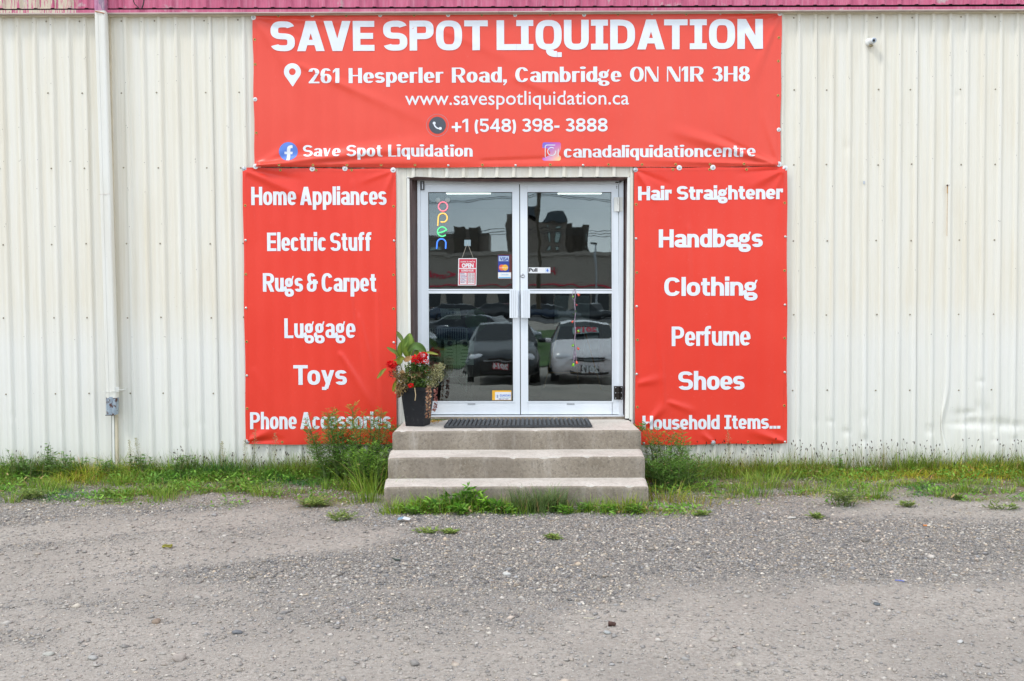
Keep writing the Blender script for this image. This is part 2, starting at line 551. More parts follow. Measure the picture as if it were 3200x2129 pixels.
dx = 0.045
xs = np.concatenate([-np.geomspace(330, 7.2, 26), np.arange(-7, 7.0001, dx), np.geomspace(7.2, 330, 26)])
ys = np.concatenate([-np.geomspace(420, 9.2, 50), np.arange(-9, .3, dx), np.array([.6, 2, 8, 40, 120, 300])])
X, Y = np.meshgrid(xs, ys)
Z = gz(X, Y)
me = grid_mesh('ground', np.stack([X.ravel(), Y.ravel(), Z.ravel()], 1), len(xs), len(ys), MAT['ground'])
D = dustf(X, Y).ravel(); S = soilf(X, Y).ravel()
set_col(me, np.stack([D, S, D * 0], 1), 'dust')
ground = tag(link('ground', me), kind='structure', label='grey gravel and dust parking ground in front of the building')

# ---- loose stones
def stones(n, x0, x1, y0, y1, keep, rmed, rs, rmax):
    x = rng.uniform(x0, x1, n); y = rng.uniform(y0, y1, n)
    dist = y - CY
    ok = (np.abs(x - .0) < dist * .60 + .3) & (rng.random(n) < keep(x, y))
    x, y = x[ok], y[ok]; n = len(x)
    r = np.minimum(rmed * np.exp(rng.normal(0, rs, n)), rmax)
    oct_ = np.array([(1, 0, 0), (0, 1, 0), (-1, 0, 0), (0, -1, 0), (0, 0, .62), (0, 0, -.6)], float)
    F0 = np.array([(0, 1, 4), (1, 2, 4), (2, 3, 4), (3, 0, 4), (1, 0, 5), (2, 1, 5), (3, 2, 5), (0, 3, 5)])
    V = oct_[None] * r[:, None, None] * rng.uniform(.7, 1.3, (n, 6, 1)) + rng.normal(0, .22, (n, 6, 3)) * r[:, None, None]
    V[:, :, 0] *= rng.uniform(.75, 1.35, (n, 1))
    a = rng.uniform(0, 6.28, n); c, s = np.cos(a)[:, None], np.sin(a)[:, None]
    vx = V[:, :, 0] * c - V[:, :, 1] * s; vy = V[:, :, 0] * s + V[:, :, 1] * c
    zz = gz(x, y)
    V = np.stack([vx + x[:, None], vy + y[:, None], V[:, :, 2] * .8 + (zz + r * .12)[:, None]], 2)
    F = (F0[None] + (np.arange(n) * 6)[:, None, None]).reshape(-1, 3)
    pal = np.array([(.28, .28, .29), (.19, .20, .225), (.38, .375, .37), (.48, .47, .46), (.42, .36, .29), (.56, .52, .46), (.46, .40, .36), (.33, .31, .285), (.13, .13, .14), (.68, .66, .62), (.31, .33, .37)])
    pr = np.array([.18, .12, .16, .10, .10, .05, .07, .10, .04, .03, .05]); pr = pr / pr.sum()
    C = pal[rng.choice(len(pal), n, p=pr)] * rng.uniform(.45, 1.6, (n, 1)) * np.array([.88, .82, .74])
    dd = dustf(x, y)[:, None] * .45
    C = C * (1 - dd) + np.array([.40, .365, .33]) * dd
    return V.reshape(-1, 3), F, np.repeat(C, 6, 0)


kA = lambda x, y: (1.0 - .74 * dustf(x, y)) * (1 - .55 * soilf(x, y))
V1, F1, C1 = stones(380000, -5.4, 5.4, -4.7, -.3, kA, .0046, .48, .015)
V2, F2, C2 = stones(4200, -5, 5, -4.7, -.5, lambda x, y: (.9 - .65 * dustf(x, y)) * (1 - .8 * soilf(x, y)), .013, .30, .024)
me = bpy.data.meshes.new('gravel'); fast_mesh(me, np.vstack([V1, V2]), np.vstack([F1, F2 + len(V1)])); set_col(me, np.vstack([C1, C2]))
tag(link('gravel', me, mat=MAT['stone']), 'loose grey and beige gravel scattered over the ground', kind='stuff')


def rock(name, px, py, r, col, label, flat=.6):
    p = PG(px, py); p.z = float(gz(p.x, p.y))
    bm = bmesh.new(); bmesh.ops.create_icosphere(bm, subdivisions=2, radius=1)
    q = random.Random(int(px))
    off = [Vector([q.uniform(-1, 1) for _ in range(3)]) for _ in range(5)]
    for v in bm.verts:
        k = 1 + sum(.13 * math.sin(3 * v.co.dot(o) + i) for i, o in enumerate(off))
        v.co = Vector((v.co.x * r * k * 1.25, v.co.y * r * k, v.co.z * r * k * flat))
    me = bpy.data.meshes.new(name); bm.to_mesh(me); bm.free()
    me.polygons.foreach_set('use_smooth', [True] * len(me.polygons))
    o = link(name, me, loc=(p.x, p.y, p.z + r * flat * .45), mat=plain(name + '_mat', col, .85, var=.2, scale=60, bump=.3))
    o.rotation_euler.z = q.uniform(0, 6)
    return tag(o, label, 'stone')


rock('stone', 487, 1944, .020, (.24, .18, .135), 'brownish round stone lying in pale dust left of the steps')
rock('stone', 743, 1978, .018, (.16, .165, .175), 'smooth blue grey pebble on packed dust at lower left')
rock('stone', 149, 2045, .022, (.38, .37, .33), 'flat pale stone near the lower left corner of the lot', .35)
rock('stone', 290, 2060, .021, (.34, .33, .31), 'flat pale grey stone right of the palest corner stone', .35)
rock('stone', 1583, 1790, .024, (.50, .49, .46), 'whitish stone in the middle of the gravel below the steps', .5)
rock('stone', 1895, 1972, .016, (.36, .37, .36), 'pale rounded pebble beside the short brown stub')
rock('stone', 2472, 1619, .030, (.52, .50, .46), 'flat white stone near the grass right of the steps', .35)
rock('stone', 2742, 1884, .014, (.10, .115, .125), 'small dark pebble in the gravel at right')
rock('stone', 2985, 1798, .014, (.46, .44, .40), 'small white pebble on the dust far right')
rock('stone', 2998, 2009, .013, (.48, .47, .45), 'white round pebble at the lower right of the lot')
rock('stone', 562, 2060, .026, (.33, .285, .25), 'knobbly tan clod near the bottom edge of the lot')

# ---- litter
def litter():
    p = PG(1262, 1638); z = float(gz(p.x, p.y)) + .016
    t = empty('paper_wrapper', (p.x, p.y, z), 'crumpled white and blue paper scrap on gravel by the steps', 'litter')
    mb = MB()
    A = [(-.045, -.012, 0), (-.008, -.02, .010), (.04, -.016, .0), (-.04, .022, .012), (.0, .016, .02), (.047, .02, .008)]
    mb.add([Vector(A[i]) + t.location for i in (1, 2, 5, 4)], [(0, 1, 2, 3)], 0)
    mb.build('paper', plain('paper_white', (.62, .64, .66), .6), t)
    mb = MB(); mb.add([Vector(A[i]) + t.location for i in (0, 1, 4, 3)], [(0, 1, 2, 3)], 0)
    mb.build('printed_end', plain('paper_blue', (.18, .30, .40), .6), t)
    p = PG(2896, 1646); z = float(gz(p.x, p.y)) + .010
    t = empty('cigarette_butt', (p.x, p.y, z), 'orange tipped cigarette butt on the gravel at right', 'litter')
    MB().tube([(p.x - .024, p.y, z), (p.x, p.y - .004, z)], .0055, 8).build('filter', plain('butt_orange', (.62, .22, .06), .7), t)
    MB().tube([(p.x, p.y - .004, z), (p.x + .018, p.y - .008, z)], .005, 8).build('paper_end', plain('butt_white', (.66, .60, .50), .7), t)
    p = PG(1912, 1948); z = float(gz(p.x, p.y)) + .012
    o = MB().tube([(p.x - .016, p.y + .004, z), (p.x + .004, p.y, z), (p.x + .017, p.y - .006, z)], [.012, .0105, .008], 9).build('cigar_stub', plain('stub_brown', (.065, .03, .022), .8, var=.4, scale=60, bump=.4))
    tag(o, 'short dark brown stub lying on the gravel below the steps', 'litter')
    p = PG(523, 1713); z = float(gz(p.x, p.y)) + .008
    o = MB().tube([(p.x + .024 * math.cos(a) * 1.15, p.y + .024 * math.sin(a), z + .003 * math.sin(3 * a)) for a in np.linspace(0, 6.05, 20)], .005, 7).build('rubber_ring', plain('ring_yellow', (.24, .22, .02), .5, var=.3, scale=50))
    tag(o, 'yellow green rubber ring lying on the gravel at left', 'ring')
    p = PG(2812, 1814); z = float(gz(p.x, p.y)) + .008
    o = MB().tube([(p.x - .02, p.y + .015, z), (p.x, p.y, z + .004), (p.x + .022, p.y - .006, z)], .0022, 6).tube([(p.x - .004, p.y - .002, z + .002), (p.x + .020, p.y + .008, z)], .002, 6).build('plastic_scrap', plain('plastic_blue', (.13, .17, .55), .4))
    tag(o, 'thin blue plastic scrap on the gravel at right', 'litter')
    p = PG(1240, 1755); z = float(gz(p.x, p.y)) + .010
    o = MB().tube([(p.x - .03, p.y + .02, z + .004), (p.x - .01, p.y + .006, z), (p.x + .022, p.y - .006, z)], [.003, .007, .006], 6).build('bark_chip', plain('chip_dark', (.05, .065, .055), .8, var=.3))
    tag(o, 'dark splinter of wood on the gravel left of centre', 'wood chip')
    for (px, py, L, lab) in ((1840, 1933, .05, 'pale straw lying on gravel left of the brown stub'), (2230, 1559, .16, 'thin white straw lying at the grass edge right of the steps')):
        p = PG(px, py); z = float(gz(p.x, p.y)) + .012
        o = MB().tube([(p.x - L / 2, p.y + L * .1, z), (p.x + L / 2, p.y - L * .1, z)], .0022, 6).build('straw', plain('straw_pale', (.6, .55, .42), .7))
        tag(o, lab, 'straw')


litter()

# ================================================================== the building
WB = empty('metal_clad_building', (0, 0, 0), 'white ribbed steel building with faded pink top band and glass entrance', 'building')
ZT = P(1600, 42, 0).z
ZB = .035
LEAN = .0035
OX0, OX1 = P(1279, 900, 0).x, P(1959, 900, 0).x         # door opening
OZ1 = P(1620, 555, 0).z
OZ0 = .50
p1, p2 = P(392, 70, 0).x, P(3178.7, 46, 0).x
PIT = (p2 - p1) / 53
RIBS_R = [p1 + PIT * k for k in range(0, 62)]
RIBS_L = [P(265, 70, 0).x - PIT * k for k in range(0, 10)]
SEAM = P(343, 70, 0).x
random.seed(3)
dents = []
for (px, py, rx, rz, dep) in [(1040, 1390, .03, .02, .012)] * 0 + [
        (2540, 1318, .03, .02, .010), (2590, 1318, .03, .02, .010), (2640, 1350, .03, .03, .012), (2695, 1375, .03, .04, .014), (2695, 1305, .025, .05, .008),
        (2490, 1366, .03, .02, .010), (2900, 1350, .03, .02, .012), (2900, 1335, .03, .02, .010), (3060, 1192, .03, .02, .010),
        (3000, 1300, .05, .05, .016), (3040, 1322, .12, .035, .020), (3110, 1325, .12, .04, .018), (3160, 1330, .1, .03, .014), (3020, 1290, .08, .02, .012),
        (3000, 1325, .06, .02, .014), (3080, 1290, .04, .07, .012), (3055, 1275, .03, .06, .012), (3165, 1372, .03, .02, .012), (3105, 1375, .03, .02, .010), (3105, 1350, .03, .04, .012),
        (2955, 1345, .03, .12, .014), (2748, 1430, .03, .014, .012), (2798, 1432, .03, .014, .012), (2848, 1432, .03, .014, .012), (2902, 1432, .03, .014, .012), (2480, 1432, .03, .014, .012), (2540, 1432, .03, .014, .01), (2595, 1432, .03, .014, .01),
        (35, 1302, .02, .012, .008), (188, 1338, .02, .012, .008), (520, 1207, .02, .015, .010), (575, 1254, .02, .012, .010), (575, 1340, .02, .012, .010), (625, 1323, .02, .012, .008), (678, 1358, .02, .012, .010), (730, 1366, .02, .012, .008),
        (2645, 460, .03, .05, .006), (2990, 300, .03, .03, .005)]:
    p = P(px, py, 0); dents.append((p.x, p.z, rx, rz, dep))


def crease(x, z):
    """the bulge of the bent seam on the right"""
    zc = P(2958, 1320, 0).z
    return -.06 * np.exp(-((z - zc) / .20) ** 2) * np.exp(-((x - P(2960, 1320, 0).x) / .05) ** 2)


def panel(ribs, xa, xb, za, zb, name='wall_panel', mat='wall0', y0=0.0, lean=True, dz=.05, parent=WB):
    """one ribbed steel sheet from xa to xb, ribs standing proud towards the viewer"""
    prof = []
    h, tb, tt = .0180, .0232, .0122
    rs = sorted(r for r in ribs if xa - .03 < r < xb + .03)
    for r in rs:
        prof += [(r - tb, 0), (r - tb + .003, -.0008), (r - tt - .001, -h + .0018), (r - tt + .0025, -h), (r + tt - .0025, -h), (r + tt + .001, -h + .0018), (r + tb - .003, -.0008), (r + tb, 0)]
    for i in range(-1, len(rs)):
        a = rs[i] if i >= 0 else rs[0] - PIT
        for q in (.34, .5, .66):
            c = a + PIT * q
            if xa < c < xb: prof += [(c - .005, 0), (c, -.0016 if q != .5 else -.0004), (c + .005, 0)]
    prof = [p for p in prof if xa < p[0] < xb]
    # y at the edges
    def yat(x):
        for r in rs:
            if abs(x - r) < tb: return -h if abs(x - r) < tt else -h * (tb - abs(x - r)) / (tb - tt)
        return 0
    prof = sorted([(xa, yat(xa))] + prof + [(xb, yat(xb))])
    px = np.array([p[0] for p in prof]); py = np.array([p[1] for p in prof])
    nz = max(2, int((zb - za) / dz) + 1)
    zs = np.linspace(za, zb, nz)
    XX, ZZ = np.meshgrid(px, zs); YY = np.tile(py, (nz, 1)) + y0
    if lean:
        dd_ = 0
        for (cx, cz, rx, rz, dep) in dents:
            dd_ = dd_ + dep * np.exp(-((XX - cx) / rx) ** 2 - ((ZZ - cz) / rz) ** 2)
        YY = YY + .017 * np.tanh(dd_ / .017)
        XX = XX + crease(XX, ZZ)
        YY = YY + .0022 * (fbm(XX * 5 + 3, ZZ * 2 + 7, 3) - .5)
        XX = XX + .0015 * (fbm(XX * 0 + np.round(XX * 6), ZZ * 2.2, 2) - .5) * 2
        XX = XX + LEAN * (ZT - ZZ)
    else:
        YY = YY + .0015 * (fbm(XX * 5, ZZ * 3, 2) - .5)
    me = grid_mesh(name, np.stack([XX.ravel(), YY.ravel(), ZZ.ravel()], 1), len(px), nz, MAT[mat], smooth=False)
    return link(name, me, parent)


XL, XR = P(-260, 70, 0).x, P(3460, 46, 0).x
# sheets left of the downspout
edges = [XL, RIBS_L[6] + .0245, SEAM]
for i in range(len(edges) - 1):
    panel(RIBS_L, edges[i], edges[i + 1] - .0006, ZB, ZT, mat='wall%d' % (i % 3), y0=.001 * (i % 2), dz=.04)
# sheets right of the downspout: 6 ribs each
k = 0; xa = SEAM
cuts = [SEAM]
while cuts[-1] < XR:
    cuts.append(min(XR, RIBS_R[min(61, 5 + 6 * (len(cuts) - 1))] + .021))
    if len(cuts) > 12: break
for i in range(len(cuts) - 1):
    a, b = cuts[i], cuts[i + 1] - .0006
    y0 = .0012 * (i % 2); mt = 'wall%d' % ((i + 1) % 3)
    dzz = .02 if a > 1.8 else .045
    segs = []
    if b <= OX0 - .03 or a >= OX1 + .03: segs = [(a, b, ZB, ZT)]
    else:
        if a < OX0 - .03: segs.append((a, OX0 - .022, ZB, ZT))
        if b > OX1 + .03: segs.append((OX1 + .022, b, ZB, ZT))
        xa, xb = max(a, OX0 - .021), min(b, OX1 + .021)
        segs.append((xa, xb, OZ1, ZT))
    for (sa, sb, za, zb) in segs:
        if sb - sa > .03: panel(RIBS_R, sa, sb, za, zb, mat=mt, y0=y0, dz=dzz)

# pink band above
fz0, fz1 = P(1600, 28, 0).z + .005, 5.3
fr = [r - .02 for r in RIBS_R] + [RIBS_R[0] - .02 - PIT * k for k in range(1, 14)]
fr.sort()
fc = [XL, -3.95, -2.9, -1.85, -.8, .25, 1.3, 2.35, 3.4, XR]
for i in range(len(fc) - 1):
    panel(fr, fc[i], fc[i + 1] - .0006, fz0, fz1, 'fascia_panel', 'pink', y0=-.045 + .001 * (i % 2), lean=False, dz=.3)


def strip(name, mat, pts0, pts1, Y, t, parent=WB, n=1):
    """horizontal trim between the photo heights pts0=(top,bottom) at the left end and pts1 at the right end"""
    a, b = P(-260, pts0[1] + 1, Y), P(3460, pts1[1] - 1, Y)
    c, d = P(3460, pts1[0] - 1, Y), P(-260, pts0[0] + 1, Y)
    cutsx = [0.0] + sorted(random.uniform(.08, .95) for _ in range(n - 1)) + [1.0]
    for i in range(n):
        u, v = cutsx[i], cutsx[i + 1] - (.0004 if i < n - 1 else 0)
        j = random.uniform(-.0012, .0012)
        q = [a.lerp(b, u), a.lerp(b, v), d.lerp(c, v), d.lerp(c, u)]
        q = [p + Vector((0, j, j)) for p in q]
        MB().bar(*q, t).build(name, MAT[mat], parent)


strip('drip_flange', 'pink', (32, 41.5), (20, 28.5), -.078, .030, n=5)
strip('drip_lip', 'worn_trim', (41.6, 44.5), (28.6, 31.3), -.084, .036, n=4)
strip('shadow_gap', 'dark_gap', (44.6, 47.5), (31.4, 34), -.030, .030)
strip('head_trim', 'cream_trim', (47.2, 51.5), (33.4, 37.8), -.046, .046, n=4)

# screws of the cladding: too small to pick apart singly
mb = MB()
rows = [(62, 3), (230 * .446 + 184, 3), (548, 3), (757, 3), (988, 3), (1222, 3)]
srng = random.Random(4)
def screw(x, z, y=-.001, r=.0055):
    mb.lathe((x, y + .001, z), (0, -1, 0), [(0, r * 1.35), (.0015, r * 1.35), (.002, r), (.005, r * .9), (.0055, 0.0005)], 8)
for (zy, zr) in [(P(1600, 60).z, 0), (P(1600, 285).z, 0), (P(1600, 520).z, 0), (P(1600, 757).z, 0), (P(1600, 988).z, 0), (P(1600, 1225).z, 0)]:
    for r_i, r in enumerate(RIBS_L + RIBS_R):
        if r_i % 5 in (0, 2):
            x = r - PIT * .28 + srng.uniform(-.01, .01) + LEAN * (ZT - zy)
            if OX0 - .03 < x < OX1 + .03 and zy < OZ1 + .02: continue
            screw(x, zy + srng.uniform(-.004, .004))
mb.build('screws', plain('screw_rusty', (.28, .24, .17), .5, .3, var=.3, scale=40), WB)['kind'] = 'stuff'
# small dark nail marks and holes on the ribs
mb = MB()
for r in RIBS_L + RIBS_R:
    for q in range(7):
        zz = srng.choice([P(1600, y).z for y in (70, 175, 250, 395, 500, 590, 700, 845, 1050)]) + srng.uniform(-.02, .02)
        x = r + srng.uniform(-.009, .009) + LEAN * (ZT - zz)
        if OX0 - .05 < x < OX1 + .05 and zz < OZ1 + .05: continue
        if srng.random() < .75: mb.lathe((x, -.0187, zz), (0, -1, 0), [(0, .0026), (.0012, .0024), (.0013, .0002)], 6)
mb.build('old_nail_holes', MAT['hole'], WB)['kind'] = 'stuff'
# the rusty bullet-like hole with its run of rust
p = P(2961, 580, -.021)
mb = MB(); mb.lathe((p.x, -.0188, p.z), (0, -1, 0), [(0, .009), (.002, .0085), (.0022, .0002)], 12)
mb.build('rust_hole', plain('rust_dark', (.06, .02, .01), .9), WB)
mb = MB()
for (w, z0, z1) in ((.0045, p.z - .008, p.z - .07), (.0016, p.z - .07, p.z - .45)):
    mb.box(p.x - w, p.x + w, -.0196, -.0190, z1, z0)
mb.build('rust_run', plain('rust_orange', (.50, .30, .13), .9, var=.3, scale=60), WB)
# small blank plate on a rib
p = P(2700, 571, -.0195)
MB().box(p.x - .008, p.x + .008, -.0215, -.0188, p.z - .014, p.z + .014).build('blank_plate', MAT['steel'], WB)

# shell behind the cladding (a real shed: side walls, roof, back)
sh = plain('shell_grey', (.07, .07, .07), .9)
mb = MB()
mb.box(XL, OX0 - .06, .02, .12, 0, 5.3).box(OX1 + .06, XR, .02, .12, 0, 5.3).box(OX0 - .06, OX1 + .06, .02, .12, OZ1 + .03, 5.3)
mb.box(OX0 - .06, OX1 + .06, .02, .12, 0, .44)
mb.box(XL - .2, XL, .02, 24, 0, 5.3).box(XR, XR + .2, .02, 24, 0, 5.3).box(XL, XR, 24, 24.2, 0, 5.3)
mb.build('inner_wall', sh, WB)
MB().box(XL - .3, XR + .3, -.02, 24.3, 5.3, 5.4).build('roof', sh, WB)
MB().box(XL, XR, .13, 24, .40, .47).build('shop_floor', plain('shop_floor', (.03, .027, .025), .6), WB)
MB().box(XL, XR, .12, 24, 5.1, 5.2).build('ceiling', plain('ceiling', (.03, .03, .03), .9), WB)

# corner trims beside the opening (pale) and the brown reveal
def vbar(name, mat, xt, xb, yt, yb, w0, w1, Y, t, parent=WB):
    """upright bar: left edge px xt (top) .. xb (bottom), right edge + w0/w1"""
    return MB().bar(P(xb, yb, Y), P(xb + w1, yb, Y), P(xt + w0, yt, Y), P(xt, yt, Y), t).build(name, MAT[mat], parent)


vbar('corner_trim', 'pale_trim', 1271, 1277.5, 552, 1312, 8, 7.5, -.0245, .0245)
vbar('corner_trim', 'pale_trim', 1961, 1954, 554, 1308, 8, 12, -.0245, .0245)
vbar('corner_trim_flange', 'wall1', 1969.5, 1967, 540, 1312, 9.5, 9.5, -.023, .022)
vbar('jamb_cladding', 'brown', 1279.5, 1285.5, 561, 1310, 7.5, 7.5, -.004, .03)
# left reveal with a groove, right reveal
for (a0, a1, b0, b1, Ya, Yb) in ((1287, 1293, 1295, 1299, .026, .06), (1294, 1300, 1304, 1308, .058, .10)):
    q = [P(a1, 1310, Ya), P(b1, 1308, Yb), P(b0, 562, Yb), P(a0, 561, Ya)]
    q2 = [p + Vector((-.012, 0.012, 0)) for p in q]
    MB().add(q + q2, [(0, 1, 2, 3), (7, 6, 5, 4), (0, 4, 5, 1), (2, 6, 7, 3), (1, 5, 6, 2), (3, 7, 4, 0)]).build('jamb_lining', MAT['brown'], WB)
q = [P(1949, 1308, .098), P(1953.5, 1310, -.003), P(1960.5, 561, -.003), P(1951, 562, .098)]
q2 = [p + Vector((.012, 0, 0)) for p in q]
MB().add(q + q2, [(0, 1, 2, 3), (7, 6, 5, 4), (0, 4, 5, 1), (2, 6, 7, 3), (1, 5, 6, 2), (3, 7, 4, 0)]).build('jamb_lining', MAT['brown'], WB)
# bent brown head flashing
mb = MB()
top = [(1273, 555), (1285, 556), (1300, 552.5), (1330, 553.5), (1400, 557), (1480, 558.5), (1560, 559), (1640, 558.5), (1720, 558), (1800, 557), (1880, 556.5), (1930, 555), (1961, 553.5)]
vs = []
for (x, y) in top: vs.append(P(x, y, -.030))
for (x, y) in top: vs.append(P(x, y + (9 if 1290 < x < 1950 else 5), -.018))
for (x, y) in top: vs.append(P(max(x, 1290), y + 12, .09))
n = len(top)
mb.add(vs, [(i + n, i + n + 1, i + 1, i) for i in range(n - 1)] + [(i + 2 * n, i + 2 * n + 1, i + n + 1, i + n) for i in range(n - 1)] + [(i, i + 1, i + 1 + 2 * n, i + 2 * n) for i in range(n - 1)])
mb.build('head_flashing', MAT['brown'], WB)

# ------------------------------------------------------------------ door frame and the two doors
DY = .10
def fbar(x0, y0, x1, y1, Y, t, name, mat, parent, d0=0, d1=0):
    """photo rectangle x0,y0 (top left) .. x1,y1 on the plane Y, thickness t backwards; d0/d1 lean of left/right edge"""
    return MB().bar(P(x0 + d0, y1, Y), P(x1 + d1, y1, Y), P(x1, y0, Y), P(x0, y0, Y), t).build(name, MAT[mat], parent)


DF = link('door_frame', MB().bar(P(1304, 576, DY - .012), P(1933, 576, DY - .012), P(1948, 564, DY - .012), P(1304, 565, DY - .012), .09).mesh('door_frame', MAT['alu']), WB)
fbar(1304, 576.2, 1313.5, 1297, DY - .012, .09, 'jamb', 'alu', DF, 2.5, 3.5)
fbar(1935, 564, 1948.5, 1297, DY - .012, .09, 'jamb', 'alu', DF, -2, -1.5)
MB().bar(P(1300, 1308, DY - .03), P(1955, 1306, DY - .03), P(1955, 1298.5, DY - .03), P(1300, 1299.5, DY - .03), .14).build('threshold', MAT['alu'], DF)


def leaf(x0, x1, g0, g1, hinge_right, name='glass_door'):
    """x0,x1 outer edges, g0,g1 glass edges (photo), all at door height"""
    L = 3.0        # lean of upright edges over the door height (px)
    rt = link(name, MB().bar(P(g0 + L * .1, 600, DY), P(g1, 600, DY), P(g1, 576.8, DY), P(g0, 576.8, DY), .045).mesh('top_rail', MAT['alu']), WB)
    rt['label'] = 'right door leaf with hinges on its outer stile' if hinge_right else 'left door leaf carrying the hanging signs'
    fbar(x0, 576.8, g0 - .15, 1295, DY, .045, 'stile', 'alu', rt, L, L)
    fbar(g1 + .15, 576.8, x1, 1295, DY, .045, 'stile', 'alu', rt, L * .5 if hinge_right else L, L * .5 if hinge_right else L)
    fbar(g0 + L, 1254.5, g1 + L, 1295, DY, .045, 'bottom_rail', 'alu', rt)
    fbar(g0 + L * .5, 903.5, g1 + L * .5, 917.5, DY - .004, .04, 'mid_rail', 'alu', rt)
    fbar(g0 + L * .5, 908, g1 + L * .5, 909, DY - .0065, .003, 'rail_groove', 'alu_dark', rt)
    # thin glazing beads
    for (a, b, c, d) in ((g0 - 4, 596.5, g1 + 4, 600.4), (g0 - 3, 1254, g1 + 6, 1258)):
        fbar(a, b, c, d, DY - .005, .006, 'glazing_bead', 'alu', rt, 1, 1)
    for xx in (g0 - 3.2, g1 - .4):
        fbar(xx, 600.5, xx + 3.6, 1254, DY - .005, .006, 'glazing_bead', 'alu', rt, L, L)
    # gasket lines
    fbar(g0, 600.2, g1, 602, DY + .004, .02, 'gasket', 'alu_dark', rt)
    fbar(g0, 602, g0 + 2.2, 903, DY + .004, .02, 'gasket', 'alu_dark', rt, 2, 2)
    fbar(g1 - 2.0, 602, g1, 1254, DY + .004, .02, 'gasket', 'alu_dark', rt, 2.5, 3)
    fbar(g0 + 1.5, 1252.5, g1 + 2, 1254.4, DY + .004, .02, 'gasket', 'alu_dark', rt)
    fbar(g0 + .2, 602, g1 + 1, 903.2, DY + .012, .006, 'glass_pane', 'glass', rt)
    fbar(g0 + 1.5, 917.6, g1 + 2.5, 1252, DY + .012, .006, 'glass_pane', 'glass', rt)
    cx = (g0 + g1) / 2 + 4
    fbar(cx - 12, 1261, cx + 12, 1265, DY - .003, .003, 'maker_plate', 'steel', rt)
    return rt


DL = leaf(1314.5, 1622.3, 1337.5, 1601, False)
DR = leaf(1625, 1932.5, 1647.5, 1911, True)
# gap between the leaves
fbar(1622.4, 577, 1624.9, 1296, DY + .01, .02, 'meeting_gap', 'alu_dark', DF, 2.5, 2.5)
fbar(1932.6, 577, 1934.9, 1296, DY + .01, .02, 'hinge_gap', 'alu_dark', DF, .5, .5)
fbar(1313.3, 640, 1314.4, 1296, DY + .005, .02, 'hinge_gap', 'alu_dark', DF, 2.6, 2.6)
# pull plates
for (par, x0, x1, edge) in ((DL, 1592.5, 1618, 1), (DR, 1631, 1656, 0)):
    pl = link('pull_plate', MB().bar(P(x0, 994, DY - .05), P(x1, 994, DY - .05), P(x1, 906.5, DY - .05), P(x0, 906.5, DY - .05), .006).mesh('pull_plate', MAT['alu']), par)
    e = x1 if edge else x0
    MB().bar(P(e - 3, 994, DY - .045), P(e, 994, DY - .045), P(e, 906.5, DY - .045), P(e - 3, 906.5, DY - .045), .045).build('pull_plate_web', MAT['alu'], par)
    mbx = MB()
    for q in (.25, .5, .75):
        xq = x0 + (x1 - x0) * q
        mbx.bar(P(xq - .5, 993, DY - .0512), P(xq + .5, 993, DY - .0512), P(xq + .5, 907.5, DY - .0512), P(xq - .5, 907.5, DY - .0512), .001)
    mbx.build('pull_plate_grooves', MAT['steel'], par)
# lock cylinder
c = P(1633.3, 862, DY)
MB().lathe((c.x, c.y, c.z), (0, -1, 0), [(0, .020), (.004, .020), (.007, .016), (.0075, .008), (.004, .007), (.0035, .0003)], 20).build('lock_cylinder', MAT['steel'], DR)
# hinges
def hinge(x, y0, y1, w, dark, par):
    a = 'brown_hinge' if dark else 'hinge'
    mt = MAT['hole'] if dark else MAT['pale_trim']
    MB().bar(P(x - w, y1, DY - .018), P(x - 1, y1, DY - .018), P(x - 1, y0, DY - .018), P(x - w, y0, DY - .018), .006).build('hinge_leaf', mt, par)
    MB().bar(P(x + 3.5, y1, DY - .018), P(x + w + 1, y1, DY - .018), P(x + w + 1, y0, DY - .018), P(x + 3.5, y0, DY - .018), .006).build('hinge_leaf', mt, par)
    m_ = (y0 + y1) / 2
    mb = MB(); mb.tube([P(x + 1, y0, DY - .022), P(x + 1, m_ - .6, DY - .022)], .0105, 12).tube([P(x + 1, m_ + .6, DY - .022), P(x + 1, y1, DY - .022)], .0105, 12)
    mb.build('hinge_knuckle', mt, par)
    if dark:
        mb = MB()
        for xx in (x - w + 5, x + w - 3):
            for q in (.1, .5, .9):
                c = P(xx, y0 + (y1 - y0) * q, DY - .018)
                mb.lathe(c, (0, -1, 0), [(0, .0055), (.002, .005), (.0025, .0002)], 10)
        mb.build('hinge_screws', MAT['steel'], par)['kind'] = 'stuff'


hinge(1932, 617, 661, 13, False, DR)
hinge(1932, 1207, 1249, 13, True, DR)
# left top pivot with its dark housing
MB().bar(P(1313.5, 594, DY - .016), P(1326, 594, DY - .016), P(1326, 567, DY - .016), P(1313.5, 567, DY - .016), .006).build('pivot_plate', MAT['alu_dark'], DL)
MB().tube([P(1320, 569, DY - .02), P(1320, 574, DY - .02)], .009, 10).tube([P(1320, 575, DY - .02), P(1320, 592, DY - .02)], .009, 10).build('top_pivot', MAT['steel'], DL)
# small marks at the right top corner
mb = MB(); mb.bar(P(1923, 572, DY - .016), P(1933, 572, DY - .016), P(1933, 569, DY - .016), P(1923, 569, DY - .016), .003)
mb.build('bolt_slot', MAT['hole'], DF)
mb = MB()
for y0, y1 in ((577.5, 579), (581.5, 586), (587.5, 589.5)): mb.bar(P(1926.5, y1, DY - .002), P(1928.7, y1, DY - .002), P(1928.7, y0, DY - .002), P(1926.5, y0, DY - .002), .002)
mb.build('flush_bolt', MAT['hole'], DR)

